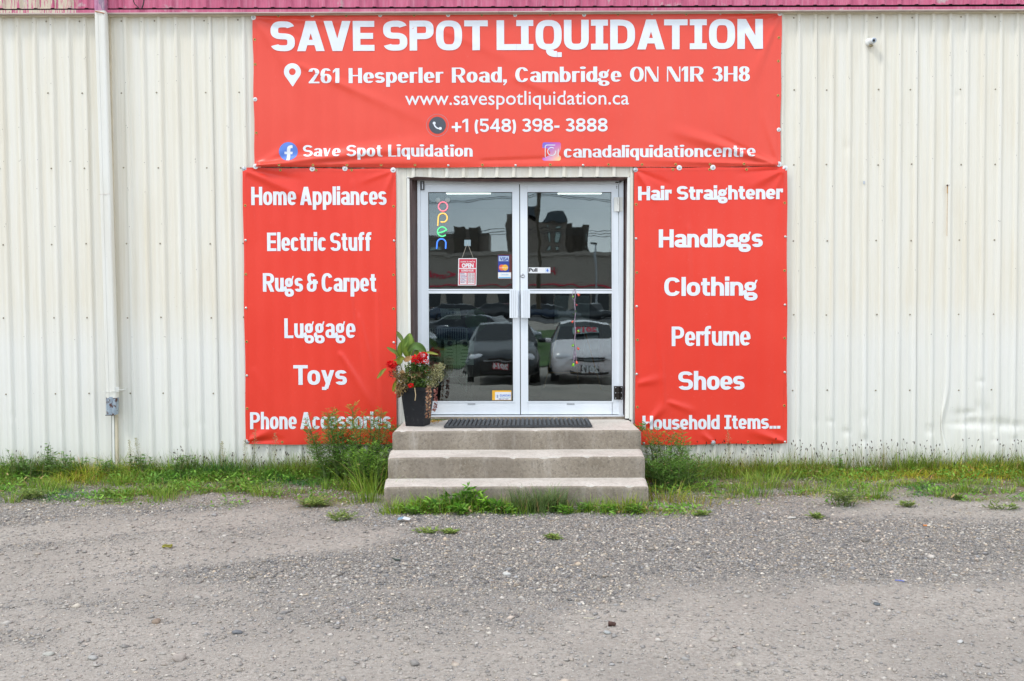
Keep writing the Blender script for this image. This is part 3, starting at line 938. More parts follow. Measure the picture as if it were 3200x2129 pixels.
# ================================================================== lettering: drawn with a broad pen
def G(ch, w, a, b, x, slab=False):
    """strokes of one glyph; cap height 1, width w, a/b = half stem / half bar, x = x-height.
    R = rectangle, D = slanted stem, A = arc of a ring, K = convex quad"""
    H = 1.0; asc = 1.0; de = -.26
    A2 = a * 2; B2 = b * 2
    R = lambda x0, x1, y0, y1: ('R', x0, x1, y0, y1)
    D = lambda x0, y0, x1, y1, h=None: ('D', x0, y0, x1, y1, h or a * 1.12)
    A = lambda cx, cy, rx, ry, t0, t1: ('A', cx, cy, rx, ry, t0, t1)
    ring = lambda y0, y1, x0=0., x1=None: A((x0 + (w if x1 is None else x1)) / 2, (y0 + y1) / 2, ((w if x1 is None else x1) - x0) / 2 - a, (y1 - y0) / 2 - b, 0, 360)

    def S(h, t=0.):
        b_ = max(b, a * .58); a_ = a if b_ == b else a * .86; ry = (h / 2 - b_) / 2
        return [A(w / 2, h - b_ - ry, w / 2 - a_, ry, 22, 270) + (a_, b_), A(w / 2, b_ + ry, w / 2 - a_, ry, 90, -158) + (a_, b_)]

    def bowlD(y0, y1, x0=0.):
        ry = (y1 - y0) / 2 - b; cx = max(x0 + A2, w - a - ry * 1.05 * 1.0) if w - a - ry > x0 + a else x0 + a
        cx = min(cx, w - a - .02)
        return [R(x0 + A2 * .5, cx, y0, y0 + B2), R(x0 + A2 * .5, cx, y1 - B2, y1), A(cx, (y0 + y1) / 2, w - a - cx, ry, -90, 90)]
    arch = lambda x0, x1: [A((x0 + x1) / 2, x - b - (x * .36), (x1 - x0) / 2 - a, x * .36, 165, 0), R(x1 - A2, x1, 0, x - b - x * .36)]
    if ch == 'S': return S(H)
    if ch == 's': return S(x)
    if ch == 'A': return [D(a * 1.1, 0, w / 2 - a * .15, H), D(w - a * 1.1, 0, w / 2 + a * .15, H), R(w * .24, w * .76, .20, .20 + B2 * .9)]
    if ch == 'V': return [D(a * 1.1, H, w / 2 - a * .15, 0), D(w - a * 1.1, H, w / 2 + a * .15, 0)]
    if ch == 'v': return [D(a, x, w / 2 - a * .1, 0, a), D(w - a, x, w / 2 + a * .1, 0, a if b > a * .6 else b * 1.3)]
    if ch == 'E': return [R(0, A2, 0, H), R(A2, w, H - B2, H), R(A2, w * .94, .5 - b, .5 + b), R(A2, w, 0, B2)]
    if ch == 'L': return [R(0, A2, 0, H), R(A2, w, 0, B2)]
    if ch == 'T': return [R(w / 2 - a, w / 2 + a, 0, H - B2), R(0, w, H - B2, H)]
    if ch == 'H': return [R(0, A2, 0, H), R(w - A2, w, 0, H), R(A2, w - A2, .5 - b, .5 + b)]
    if ch == 'I': return [R(w / 2 - a, w / 2 + a, 0, H)] + ([R(0, w, H - B2, H), R(0, w, 0, B2)] if slab else [])
    if ch == 'O': return [ring(0, H)]
    if ch == 'Q': return [ring(0, H), A(w * .85, .0, w * .35 - a * .3, .14, 180, 268) if slab else D(w * .55, .3, w * .95, -.08)] + ([R(w * .83, w, -.24, -.24 + B2 * .8)] if slab else [])
    if ch == 'U': return [R(0, A2, .40, H), R(w - A2, w, .40, H), A(w / 2, .40, w / 2 - a, .40 - b, 180, 360)]
    if ch == 'D': return [R(0, A2, 0, H)] + bowlD(0, H)
    if ch == 'P': return [R(0, A2, 0, H)] + bowlD(.38, H)
    if ch == 'R': return [R(0, A2, 0, H)] + bowlD(.42, H) + [D(w * .52, .48, w - a * 1.05, 0)]
    if ch == 'N':
        if b < a * .6: return [R(0, B2, 0, H), R(w - B2, w, 0, H), D(a * 1.1, H, w - a * 1.1, 0, a * 1.15)]
        return [R(0, A2, 0, H), R(w - A2, w, 0, H), D(a * 1.1, H, w - a * 1.1, 0, a * 1.15)]
    if ch == 'C': return [A(w / 2, .5, w / 2 - a, .5 - b, 32, 328)]
    if ch == 'c': return [A(w / 2, x / 2, w / 2 - a, x / 2 - b, 32, 325)]
    if ch == 'e': return [A(w / 2, x / 2, w / 2 - a, x / 2 - b, -4, 318), R(a, w - a * .6, x * .47 - b * .75, x * .47 + b * .75)]
    if ch == 'o': return [ring(0, x)]
    if ch == 'a': return [R(w - A2, w, 0, x * .66), A(w / 2, x * .66, w / 2 - a, x * .34 - b, 0, 158), ring(0, x * .60, 0, w), R(w - A2, w + a * .45, 0, B2 * .7)]
    if ch == 'n': return [R(0, A2, 0, x)] + arch(0, w)
    if ch == 'h': return [R(0, A2, 0, asc + .02)] + arch(0, w)
    if ch == 'm':
        k = w / 2 + a
        return [R(0, A2, 0, x)] + arch(0, k) + arch(k - A2, w)
    if ch == 'u': return [R(w - A2, w, 0, x), R(0, A2, x * .36, x), A(w / 2, b + x * .36, w / 2 - a, x * .36, 180, 345)]
    if ch == 'r': return [R(0, A2, 0, x), A(w * .62, x - b - x * .3, w * .62 - a, x * .3, 165, 62), R(w - a * 1.15, w, x - B2 * 1.35, x)]
    if ch == 'b': return [R(0, A2, 0, asc + .02), ring(0, x)]
    if ch == 'd': return [R(w - A2, w, 0, asc + .02), ring(0, x)]
    if ch == 'p': return [R(0, A2, de, x), ring(0, x)]
    if ch == 'q': return [R(w - A2, w, de, x), ring(0, x)]
    if ch == 'i': return [R(0, w, 0, x), R(0, w, asc - .02 - min(A2, .17), asc + .03) if b > a * .6 else A(w / 2, asc - .06, w * .24, .045, 0, 360), ] + ([] if b > a * .6 else [A(w / 2, asc - .06, w * .02, .01, 0, 360)])
    if ch == 'l': return [R(0, w, 0, asc + .02)]
    if ch == 't': return [R(w * .18, w * .18 + A2, x * .30, x + .20), R(0, w * .96, x - B2, x), A(w * .18 + a + (w * .5 - a) * 1.0, b + x * .30, w * .5 - a, x * .30, 180, 275), R(w * .68, w, 0, B2)]
    if ch == 'f': return [R(w * .14, w * .14 + A2, 0, .72), R(0, w * .92, x - B2, x), A(w * .14 + a + (w * .55 - a), .72, w * .55 - a, 1.02 - .72 - b, 180, 85), R(w * .66, w, 1.02 - B2, 1.02)]
    if ch == 'g': return [ring(x * .34, x, w * .03, w * .90), ('K', w * .70, x - B2 * 1.0, w * .88, x * .86, w * 1.0, x + .10, w * .86, x + .10), A(w * .30, x * .20, w * .24, x * .13, 110, 250), R(w * .28, w * .72, x * .02, x * .02 + B2 * .95), ring(de - .01, x * .02 + B2 * .95, 0, w)]
    if ch == 'y': return [D(a, x, w * .52, 0.02, a), D(w - a, x, w * .36, -.20, a), R(w * .06, w * .40, de, de + B2 * .95)]
    if ch == '1': return [R(w - A2 - (w * .1), w - w * .1, 0, H), ('K', 0, .66, 0, .83, w - A2 - w * .1, H, w - A2 - w * .1, .80)]
    if ch == '2': return [A(w / 2, .72, w / 2 - a, .28 - b, 172, -18), ('K', 0, B2 * .9, a * 2.3, B2 * .9, w - a * .15, .66, w - A2 * 1.05, .60), R(0, w, 0, B2 * 1.25)]
    if ch == '3': return [A(w * .47, .745, w * .47 - a, .255 - b, 155, -88), A(w * .5, .27, w * .5 - a, .27 - b, 88, -158), R(w * .35, w * .6, .5 - b, .5 + b)]
    if ch == '4': return [R(w * .60, w * .60 + A2, 0, H), R(0, w, .22, .22 + B2), D(a * 1.0, .30, w * .60 + a * .9, H, a * 1.0)]
    if ch == '5': return [R(w * .1, w * .94, H - B2, H), R(w * .08, w * .08 + A2 * .85, .48, H), A(w / 2, .325, w / 2 - a, .325 - b, 140, -155)]
    if ch == '6': return [ring(0, .62), A(w / 2, .56, w / 2 - a, .44 - b, 40, 190)]
    if ch == '8': return [ring(.49, H, w * .04, w * .96), ring(0, .55)]
    if ch == '9': return [ring(.38, H), A(w / 2, .44, w / 2 - a, .44 - b, 10, -140)]
    if ch == '&': return [A(w * .42, .74, w * .36 - a, .26 - b, 20, 270), A(w * .44, .27, w * .44 - a, .27 - b, 90, 360), R(w * .88 - A2, w * .88, .27, .66), R(w * .40, w, .50 - b, .50 + b)]
    if ch == '+': return [R(0, w, .38 - b, .38 + b), R(w / 2 - a, w / 2 + a, .38 + b, .38 + w / 2), R(w / 2 - a, w / 2 + a, .38 - w / 2, .38 - b)]
    if ch == '-': return [R(0, w, .30, .30 + B2)]
    if ch == '(': return [A(w * 1.5, .40, w * 1.5 - a, .64, 128, 232)]
    if ch == ')': return [A(-w * .5, .40, w * 1.5 - a, .64, 52, -52)]
    if ch == '.': return [R(0, w, 0, min(.2, A2 * 1.02))]
    if ch == ',': return [R(0, w, 0, .2), ('K', w * .30, -.2, w, 0.001, w * .5, .001, 0, -.16)]
    return []


WID = {'S': .74, 'A': .84, 'V': .82, 'E': .66, 'P': .74, 'O': .80, 'T': .72, 'L': .60, 'I': .52, 'Q': .80, 'U': .76, 'D': .76, 'N': .78, 'H': .78, 'R': .78, 'C': .78,
       'a': .62, 'b': .64, 'c': .58, 'd': .64, 'e': .62, 'f': .44, 'g': .64, 'h': .62, 'm': .96, 'n': .62, 'o': .64, 'p': .64, 'q': .64, 'r': .44, 's': .58, 't': .44, 'u': .62, 'v': .62, 'y': .66,
       '1': .42, '2': .62, '3': .62, '4': .66, '5': .62, '6': .64, '8': .64, '9': .64, '&': .78, '+': .62, '-': .34, '(': .24, ')': .24}


def layout(text, total, a, b, x, slab=False, space=.28, gap=.055, iw=None):
    """list of (glyph strokes, x offset) so that the line is exactly `total` cap heights long"""
    def wid(ch, s):
        if ch in 'il': return a * 2
        if ch in '.,': return a * 2.05 if ch == '.' else a * 1.9
        if ch == 'I' and not slab: return a * 2
        return max(WID.get(ch, .6) * s, a * 3.3 if ch not in '1rtf-()' else a * 2.4)

    def run(s):
        pen = 0; out = []
        for i, ch in enumerate(text):
            if ch == ' ': pen += space * s; continue
            out.append((ch, pen, wid(ch, s)))
            g = gap
            nx = text[i + 1] if i + 1 < len(text) else ''
            if ch in 'ocebpsOQSDC' and nx and nx in 'oceqdgsOQSCG': g *= .6
            if ch + nx in ('AV', 'VA', 'AT', 'LT', 'To', 'Ta', 'rf', 'LI', 'ry', 'yr'): g = -.02 * s if ch + nx not in ('LI', 'rf') else .004
            pen += wid(ch, s) + g
        return out, max(p + w for _, p, w in out)
    lo, hi = .2, 3.
    for _ in range(40):
        mid = (lo + hi) / 2
        if run(mid)[1] > total: hi = mid
        else: lo = mid
    return [(G(ch, w, a, b, x, slab), p) for ch, p, w in run(lo)[0]]


def grids(prim, cell=.12):
    """one stroke -> (points left, points right) rows to be filled; coordinates in cap heights"""
    k = prim[0]
    a_, b_ = GA
    if k == 'R':
        _, x0, x1, y0, y1 = prim
        if abs(x1 - x0) < 1e-5 or abs(y1 - y0) < 1e-5: return None
        return [(x0, y0), (x1, y0), (x1, y1), (x0, y1)]
    if k == 'D':
        _, x0, y0, x1, y1, h = prim
        if y0 > y1: x0, y0, x1, y1 = x1, y1, x0, y0
        return [(x0 - h, y0), (x0 + h, y0), (x1 + h, y1), (x1 - h, y1)]
    if k == 'K':
        return [(prim[1], prim[2]), (prim[3], prim[4]), (prim[5], prim[6]), (prim[7], prim[8])]


def stroke_patches(prim, a, b, sup=2.35):
    """list of (nx, ny, points) quad patches"""
    k = prim[0]
    if k != 'A':
        q = grids(prim)
        if q is None: return None
        (ax, ay), (bx, by), (cx, cy), (dx_, dy_) = q
        nu = max(1, int(max(math.hypot(bx - ax, by - ay), math.hypot(cx - dx_, cy - dy_)) / .16)) + 1
        nv = max(1, int(max(math.hypot(dx_ - ax, dy_ - ay), math.hypot(cx - bx, cy - by)) / .16)) + 1
        u = np.linspace(0, 1, nu); v = np.linspace(0, 1, nv)
        U, V_ = np.meshgrid(u, v)
        Xg = (1 - U) * (1 - V_) * ax + U * (1 - V_) * bx + U * V_ * cx + (1 - U) * V_ * dx_
        Yg = (1 - U) * (1 - V_) * ay + U * (1 - V_) * by + U * V_ * cy + (1 - U) * V_ * dy_
        return nu, nv, Xg.ravel(), Yg.ravel()
    _, cx, cy, rx, ry, t0, t1 = prim[:7]
    if len(prim) > 7: a, b = prim[7:]
    n = max(6, int(abs(t1 - t0) / 9)) + 1
    t = np.radians(np.linspace(t0, t1, n))
    e = 2 / sup
    c, s = np.cos(t), np.sin(t)
    px = cx + rx * np.sign(c) * np.abs(c) ** e; py = cy + ry * np.sign(s) * np.abs(s) ** e
    # normal of the superellipse
    nx = np.sign(c) * np.abs(c) ** (2 - e) / max(rx, 1e-4); ny = np.sign(s) * np.abs(s) ** (2 - e) / max(ry, 1e-4)
    L = np.sqrt((a * nx) ** 2 + (b * ny) ** 2) + 1e-9
    ox, oy = a * a * nx / L, b * b * ny / L
    rows = []
    for q in (-1, -.33, .33, 1):
        rows.append((px + ox * q, py + oy * q))
    Xg = np.stack([r[0] for r in rows], 1).ravel(); Yg = np.stack([r[1] for r in rows], 1).ravel()
    return 4, n, Xg, Yg


GA = (0, 0)


class Sheet:
    """banner cloth: four measured corners, folds, and the things printed on it"""
    def __init__(s, corners, Y, folds):
        s.c = [P(x, y, Y) for x, y in corners]            # TL TR BR BL
        s.Y = Y; s.folds = folds

    def h(s, X, Z):
        """how far the cloth stands proud (towards the viewer)"""
        X = np.asarray(X, float); Z = np.asarray(Z, float)
        o = .0035 * (fbm(X * 1.1 + s.Y * 90, Z * 1.3, 3) - .5) * 2 + .0012 * np.sin(X / PIT * 2 * math.pi)
        for (x0, y0, x1, y1, wd, am) in s.folds:
            a, b = P(x0, y0, s.Y), P(x1, y1, s.Y)
            d = np.array([b.x - a.x, b.z - a.z]); L = np.hypot(*d); d /= L
            t = ((X - a.x) * d[0] + (Z - a.z) * d[1]) / L
            q = (X - a.x) * -d[1] + (Z - a.z) * d[0]
            ww = wd * (.34 + .66 * np.clip(t, 0, 1))
            taper = np.exp(-np.clip(-t, 0, 9) * L / .02) * np.clip(1 - np.clip(t, 0, 1) ** 2, 0, 1) * np.clip(t * L / .05 + .25, 0, 1)
            o = o + 1.3 * am * taper * np.exp(-(q / ww) ** 2)
        return o

    def cloth(s, parent, nx, nz, mat='banner'):
        u = np.linspace(0, 1, nx); v = np.linspace(0, 1, nz)
        U, V_ = np.meshgrid(u, v)
        TL, TR, BR, BL = s.c
        X = (1 - U) * (1 - V_) * BL.x + U * (1 - V_) * BR.x + U * V_ * TR.x + (1 - U) * V_ * TL.x
        Z = (1 - U) * (1 - V_) * BL.z + U * (1 - V_) * BR.z + U * V_ * TR.z + (1 - U) * V_ * TL.z
        # the edges sag a little between the fixings
        sc = .003 * np.sin(U * 15.7) * (V_ > .999) + .004 * np.sin(U * 12 + 1) * (V_ < .001)
        X = X + .003 * np.sin(V_ * 16) * ((U > .999) * 1. - (U < .001) * 1.)
        Z = Z + sc
        Yv = s.Y - s.h(X, Z)
        front = np.stack([X.ravel(), Yv.ravel(), Z.ravel()], 1)
        o = link('banner_sheet', grid_mesh('banner_sheet', front, nx, nz, MAT[mat]), parent)
        # turned hem all the way round (a second thickness at the edge)
        mb = MB()
        e = [(TL, TR), (TR, BR), (BR, BL), (BL, TL)]
        cen = Vector((sum(p.x for p in s.c) / 4, s.Y, sum(p.z for p in s.c) / 4))
        for a, b in e:
            n = 60; inn = (cen - (a + b) / 2); ax = (b - a).normalized(); inn = (inn - ax * inn.dot(ax)).normalized()
            pa = []
            for i in range(n + 1):
                q = a.lerp(b, .004 + .992 * i / n) + inn * .005; pa.append(q)
            row = []
            for w_ in (0.0, .012, .024):
                for q in pa:
                    r = q + inn * w_
                    row.append((r.x, s.Y - float(s.h(r.x, r.z)) - (.0009 if w_ > 0 else .0003), r.z))
            f = []
            for j in range(2):
                for i in range(n): f.append((j * (n + 1) + i, j * (n + 1) + i + 1, (j + 1) * (n + 1) + i + 1, (j + 1) * (n + 1) + i))
            mb.add(row, f, 0, True)
        mb.build('hem', MAT[mat], parent)
        return o

    def put(s, name, Xs, Zs, F, mat, parent, lift=.0014, lay=0., label=None):
        Xs = np.asarray(Xs); Zs = np.asarray(Zs)
        e = .004
        H0 = s.h(Xs, Zs)
        V = np.stack([Xs, s.Y - H0 - lift - lay, Zs], 1)
        me = bpy.data.meshes.new(name); me.from_pydata(V.tolist(), [], F)
        me.materials.append(mat)
        me.update()
        gx = (s.h(Xs + e, Zs) - s.h(Xs - e, Zs)) / (2 * e); gzz = (s.h(Xs, Zs + e) - s.h(Xs, Zs - e)) / (2 * e)
        me.polygons.foreach_set('use_smooth', [True] * len(F))
        N = np.stack([-gx, -np.ones_like(gx), -gzz], 1); N /= np.linalg.norm(N, axis=1)[:, None]
        me.normals_split_custom_set_from_vertices([tuple(n) for n in N])
        o = link(name, me, parent)
        if label: o['label'] = label
        return o

    def line(s, text, x0, x1, base0, base1, cap, stem, bar, xh, parent, name='lettering', mat='print', slab=False, sup=2.35, space=.28, gap=.055, label=None):
        """pen-drawn line of type between photo x0..x1"""
        a0, b0 = P(x0, base0, s.Y), P(x1, base1, s.Y)
        capw = (P(x0, base0 - cap, s.Y) - a0).length
        L = (b0 - a0).length
        ax = (b0 - a0).normalized(); up = Vector((-ax.z, 0, ax.x))
        a, b = stem / 2, bar / 2
        Xs, Zs, LY, F = [], [], [], []
        lay_ = layout(text, L / capw, a, b, xh, slab, space, gap)
        wi, words_ = 0, []
        for ch in text:
            if ch == ' ': wi += 1
            else: words_.append(wi)
        for wn in range(wi + 1):
          Xs, Zs, LY, F = [], [], [], []
          for (prims, off), w_ in zip(lay_, words_):
            if w_ != wn: continue
            for k, pr in enumerate(prims):
                g = stroke_patches(pr, a, b, sup)
                if g is None: continue
                nu, nv, gx, gy = g
                n0 = len(Xs) and sum(len(q) for q in Xs)
                wx = a0.x + ax.x * (gx + off) * capw + up.x * gy * capw
                wz = a0.z + ax.z * (gx + off) * capw + up.z * gy * capw
                Xs.append(wx); Zs.append(wz); LY.append(np.full(len(wx), k * .00012))
                for j in range(nv - 1):
                    for i in range(nu - 1):
                        q = n0 + j * nu + i
                        F.append((q, q + 1, q + nu + 1, q + nu))
          X, Z, Ly = np.concatenate(Xs), np.concatenate(Zs), np.concatenate(LY)
          # face the viewer: fix winding
          out = []
          for f in F:
            ar = sum(X[f[i]] * Z[f[(i + 1) % 4]] - X[f[(i + 1) % 4]] * Z[f[i]] for i in range(4))
            out.append(f if ar > 0 else f[::-1])
          s.put(name, X, Z, out, MAT[mat], parent, .0034 if cap > 80 else .0024, Ly, label)

    def disc(s, name, px, py, r, mat, parent, lift, r_in=0, n=40, sx=1., rings=4, t0=0, t1=360):
        c = P(px, py, s.Y); k = (P(px + 1, py, s.Y) - c).length
        t = np.radians(np.linspace(t0, t1, n + 1)); Xs, Zs = [], []
        for q in range(rings + 1):
            rr = (r_in + (r - r_in) * q / rings) * k
            Xs.append(c.x + rr * np.cos(t) * sx); Zs.append(c.z + rr * np.sin(t))
        F = [(q * (n + 1) + i, (q + 1) * (n + 1) + i, (q + 1) * (n + 1) + i + 1, q * (n + 1) + i + 1) for q in range(rings) for i in range(n)]
        return s.put(name, np.concatenate(Xs), np.concatenate(Zs), F, mat, parent, lift)

    def poly(s, name, pts, mat, parent, lift, strips=None):
        """quads given as photo points"""
        X, Z, F = [], [], []
        for q in pts:
            w = [P(x, y, s.Y) for x, y in q]
            n = 4; k = len(X)
            for j in range(n + 1):
                for i in range(n + 1):
                    u, v = i / n, j / n
                    p = w[0] * (1 - u) * (1 - v) + w[1] * u * (1 - v) + w[2] * u * v + w[3] * (1 - u) * v
                    X.append(p.x); Z.append(p.z)
            for j in range(n):
                for i in range(n):
                    f = (k + j * (n + 1) + i, k + j * (n + 1) + i + 1, k + (j + 1) * (n + 1) + i + 1, k + (j + 1) * (n + 1) + i)
                    ar = sum(X[f[i_]] * Z[f[(i_ + 1) % 4]] - X[f[(i_ + 1) % 4]] * Z[f[i_]] for i_ in range(4))
                    F.append(f if ar > 0 else f[::-1])
        return s.put(name, X, Z, F, mat, parent, lift)


# fixings: shared meshes written round the origin, facing the viewer
def _fix(prof, mats, n=16):
    mb = MB()
    for mi, pr in enumerate(prof): mb.lathe((0, 0, 0), (0, -1, 0), pr, n, mi)
    return mb
ME_WASH = _fix([[(0, .0185), (.002, .018), (.0028, .014), (.002, .0095)], [(.0015, .0095), (.005, .0085), (.0062, .005), (.0063, .0003)]], 0).mesh('washer_screw', [MAT['white'], MAT['steel']])
ME_BIG = _fix([[(0, .024), (.002, .0235), (.003, .018), (.002, .0105)], [(.0015, .0105), (.005, .0095), (.0065, .006), (.0066, .0003)]], 0).mesh('corner_washer', [MAT['white'], MAT['steel']])
ME_STEEL = _fix([[(0, .021), (.002, .0205), (.003, .015), (.002, .0105)], [(.0015, .0105), (.005, .0095), (.0065, .006), (.0066, .0003)]], 0).mesh('steel_washer', [MAT['steel'], MAT['steel']])
ME_DOME = _fix([[(0, .0115), (.004, .0105), (.007, .007), (.008, .0003)]], 0).mesh('dome_screw', [plain('dome_steel', (.62, .62, .6), .3, .6)])
ME_GROM = _fix([[(0, .0120), (.0022, .0112), (.0028, .0085), (.0012, .0055)], [(.0011, .0055), (.0010, .0002)]], 0).mesh('grommet', [MAT['brass'], MAT['hole']])


def fixings(sh, parent, lst):
    for (kind, px, py) in lst:
        c = P(px, py, sh.Y); hh = float(sh.h(c.x, c.z))
        me = {'w': ME_WASH, 'c': ME_BIG, 's': ME_STEEL, 'd': ME_DOME, 'g': ME_GROM}[kind]
        nm = {'w': 'washer', 'c': 'washer', 's': 'washer', 'd': 'screw', 'g': 'grommet'}[kind]
        o = bpy.data.objects.new(nm, me); COL.objects.link(o); o.parent = parent
        o.location = Vector((c.x, sh.Y - hh - .0012, c.z)) - parent.location


# ------------------------------------------------------------------ the three banners
B1Y, B2Y = -.030, -.036
folds1 = [  # photo: start (at the pin), end, width (m), height (m)
    (800, 523, 1380, 450, .080, .034), (800, 524, 1180, 500, .028, -.014), (800, 520, 1500, 505, .035, .018), (800, 519, 980, 420, .06, .007),
    (796, 60, 960, 300, .07, .007), (793, 56, 1010, 150, .04, -.005), (796, 55, 1180, 78, .03, .006),
    (2438, 46, 2330, 300, .06, .009), (2438, 46, 2250, 120, .04, -.006), (2437, 48, 2390, 210, .03, -.006), (2437, 44, 2180, 66, .025, .006),
    (2434, 515, 2080, 400, .06, .020), (2434, 516, 2220, 418, .025, -.012), (2434, 517, 1960, 498, .03, .010), (2434, 514, 2380, 340, .04, .006),
    (1080, 505, 1500, 488, .03, .008), (1500, 503, 1900, 492, .03, -.006),
    (1187, 40, 1420, 150, .05, .004), (1300, 60, 1700, 230, .06, .004), (930, 200, 1200, 330, .06, .005), (1040, 250, 1420, 420, .07, .0045), (1600, 240, 1960, 380, .08, .004),
]
B1 = Sheet([(789, 51), (2443, 38.5), (2438.5, 520), (796, 524.5)], B1Y, folds1)
b1 = empty('top_banner', B1.c[0].lerp(B1.c[2], .5), 'wide red vinyl banner with white shop name and address above the glass door', 'banner', 'red banners screwed to the wall')
B1.cloth(b1, 330, 100, 'banner_sheen_tint')
B1.line('SAVE SPOT LIQUIDATION', 846.5, 2383.5, 161, 153.5, 93.5, .255, .20, .74, b1, slab=True, sup=2.9, space=.20, gap=.075)
B1.line('261 Hesperler Road, Cambridge ON N1R 3H8', 965, 2342.7, 261, 254.5, 47, .265, .085, .72, b1, space=.42, gap=.085, sup=2.1)
B1.line('+1 (548) 398- 3888', 1412, 1898.7, 413.5, 411.5, 41.5, .195, .165, .72, b1, sup=2.2, space=.30, gap=.085)
B1.line('Save Spot Liquidation', 947, 1477, 491, 490, 37, .26, .085, .74, b1, sup=2.1, space=.36, gap=.085)
B1.line('canadaliquidationcentre', 1762, 2361, 493, 490.5, 37.5, .26, .085, .74, b1, sup=2.1, gap=.075)


def font_text(name, text, x0, x1, base0, base1, mat, parent, Y, lift=.001, sheet=None, offset=0, hpx=None):
    """small plain lettering from the built-in typeface, fitted between x0 and x1"""
    cu = bpy.data.curves.new(name + '_tmp', 'FONT'); cu.body = text; cu.offset = offset; cu.resolution_u = 3
    o = bpy.data.objects.new(name + '_tmp', cu); COL.objects.link(o)
    dg = bpy.context.evaluated_depsgraph_get()
    me = bpy.data.meshes.new_from_object(o.evaluated_get(dg))
    bpy.data.objects.remove(o); bpy.data.curves.remove(cu)
    n = len(me.vertices); co = np.zeros(n * 3); me.vertices.foreach_get('co', co); co = co.reshape(-1, 3)
    mnx, mxx = co[:, 0].min(), co[:, 0].max()
    a, b = P(x0, base0, Y), P(x1, base1, Y)
    L = (b - a).length; k = L / (mxx - mnx)
    ax = (b - a).normalized(); up = Vector((-ax.z, 0, ax.x))
    ky = k if hpx is None else (P(x0, base0 - hpx, Y) - a).length / max(1e-6, co[:, 1].max())
    u = (co[:, 0] - mnx) * k; v = co[:, 1] * ky
    X = a.x + ax.x * u + up.x * v; Z = a.z + ax.z * u + up.z * v
    F = [tuple(p.vertices) for p in me.polygons]
    bpy.data.meshes.remove(me)
    if sheet is not None:
        F2 = []
        for f in F:
            ar = sum(X[f[i]] * Z[f[(i + 1) % len(f)]] - X[f[(i + 1) % len(f)]] * Z[f[i]] for i in range(len(f)))
            F2.append(f if ar > 0 else f[::-1])
        return sheet.put(name, X, Z, F2, mat, parent, .0016)
    me = bpy.data.meshes.new(name); me.from_pydata(np.stack([X, np.full(n, Y - lift), Z], 1).tolist(), [], F)
    me.materials.append(mat)
    return link(name, me, parent)


font_text('web_address', 'www.savespotliquidation.ca', 1266, 1965.5, 328.5, 327, MAT['print'], b1, B1Y, sheet=B1, offset=.004, hpx=43)
# location pin
pin = []
cx, cy, R0 = 914, 225, 26.5
t = np.radians(np.linspace(-28, 208, 36))
X, Z, F = [], [], []
c = P(cx, cy, B1Y); kk = (P(cx + 1, cy, B1Y) - c).length
tip = P(915, 272, B1Y)
for q in t: X += [c.x + 10.5 * kk * math.cos(q), c.x + R0 * kk * math.cos(q)]; Z += [c.z + 10.5 * kk * math.sin(q), c.z + R0 * kk * math.sin(q)]
n = len(t)
F = [(2 * i, 2 * i + 1, 2 * i + 3, 2 * i + 2) for i in range(n - 1)]
t2 = np.radians(np.linspace(208, 332, 20)); k0 = len(X)
pr_, pl_ = (X[2 * n - 1], Z[2 * n - 1]), (X[1], Z[1])
for q in t2:
    f_ = (q - t2[0]) / (t2[-1] - t2[0])
    xi, zi = c.x + 10.5 * kk * math.cos(q), c.z + 10.5 * kk * math.sin(q)
    if f_ < .5: g_ = f_ * 2; xo, zo = pr_[0] * (1 - g_) + tip.x * g_, pr_[1] * (1 - g_) + tip.z * g_
    else: g_ = (f_ - .5) * 2; xo, zo = tip.x * (1 - g_) + pl_[0] * g_, tip.z * (1 - g_) + pl_[1] * g_
    X += [xi, xo]; Z += [zi, zo]
F += [(k0 + 2 * i, k0 + 2 * i + 1, k0 + 2 * i + 3, k0 + 2 * i + 2) for i in range(len(t2) - 1)]
B1.put('location_pin', X, Z, F, MAT['print'], b1, .0015)
# phone logo
B1.disc('phone_badge', 1367, 392, 26.5, MAT['ink_dark'], b1, .0015)
B1.disc('phone_ring', 1367, 392, 34.9, MAT['ink_grey'], b1, .0015, 34.1, rings=1, n=60)
ph = B1.disc('phone_handset', 1374, 385, 19.5, MAT['print'], b1, .0021, 15.5, rings=2, n=20, t0=190, t1=280)
B1.disc('phone_earpiece', 1357, 385.5, 4.6, MAT['print'], b1, .0023, rings=2, n=16)
B1.disc('phone_mouthpiece', 1376, 402, 4.6, MAT['print'], b1, .0023, rings=2, n=16)
# round blue f badge
B1.disc('round_badge', 901.6, 474, 29.3, MAT['ink_blue'], b1, .0015)
B1.poly('badge_letter', [[(897, 503), (907.5, 503), (907.5, 470), (897, 470)], [(889.5, 482.5), (914, 482.5), (915, 474.8), (889.5, 474.8)],
                         [(897, 470), (907.5, 470), (908.5, 464), (898.5, 461)], [(898.5, 461), (908.5, 464), (915, 463.5), (914.5, 455)], [(898.5, 461), (914.5, 455), (908, 454.8), (902, 457)]], MAT['print'], b1, .0021)
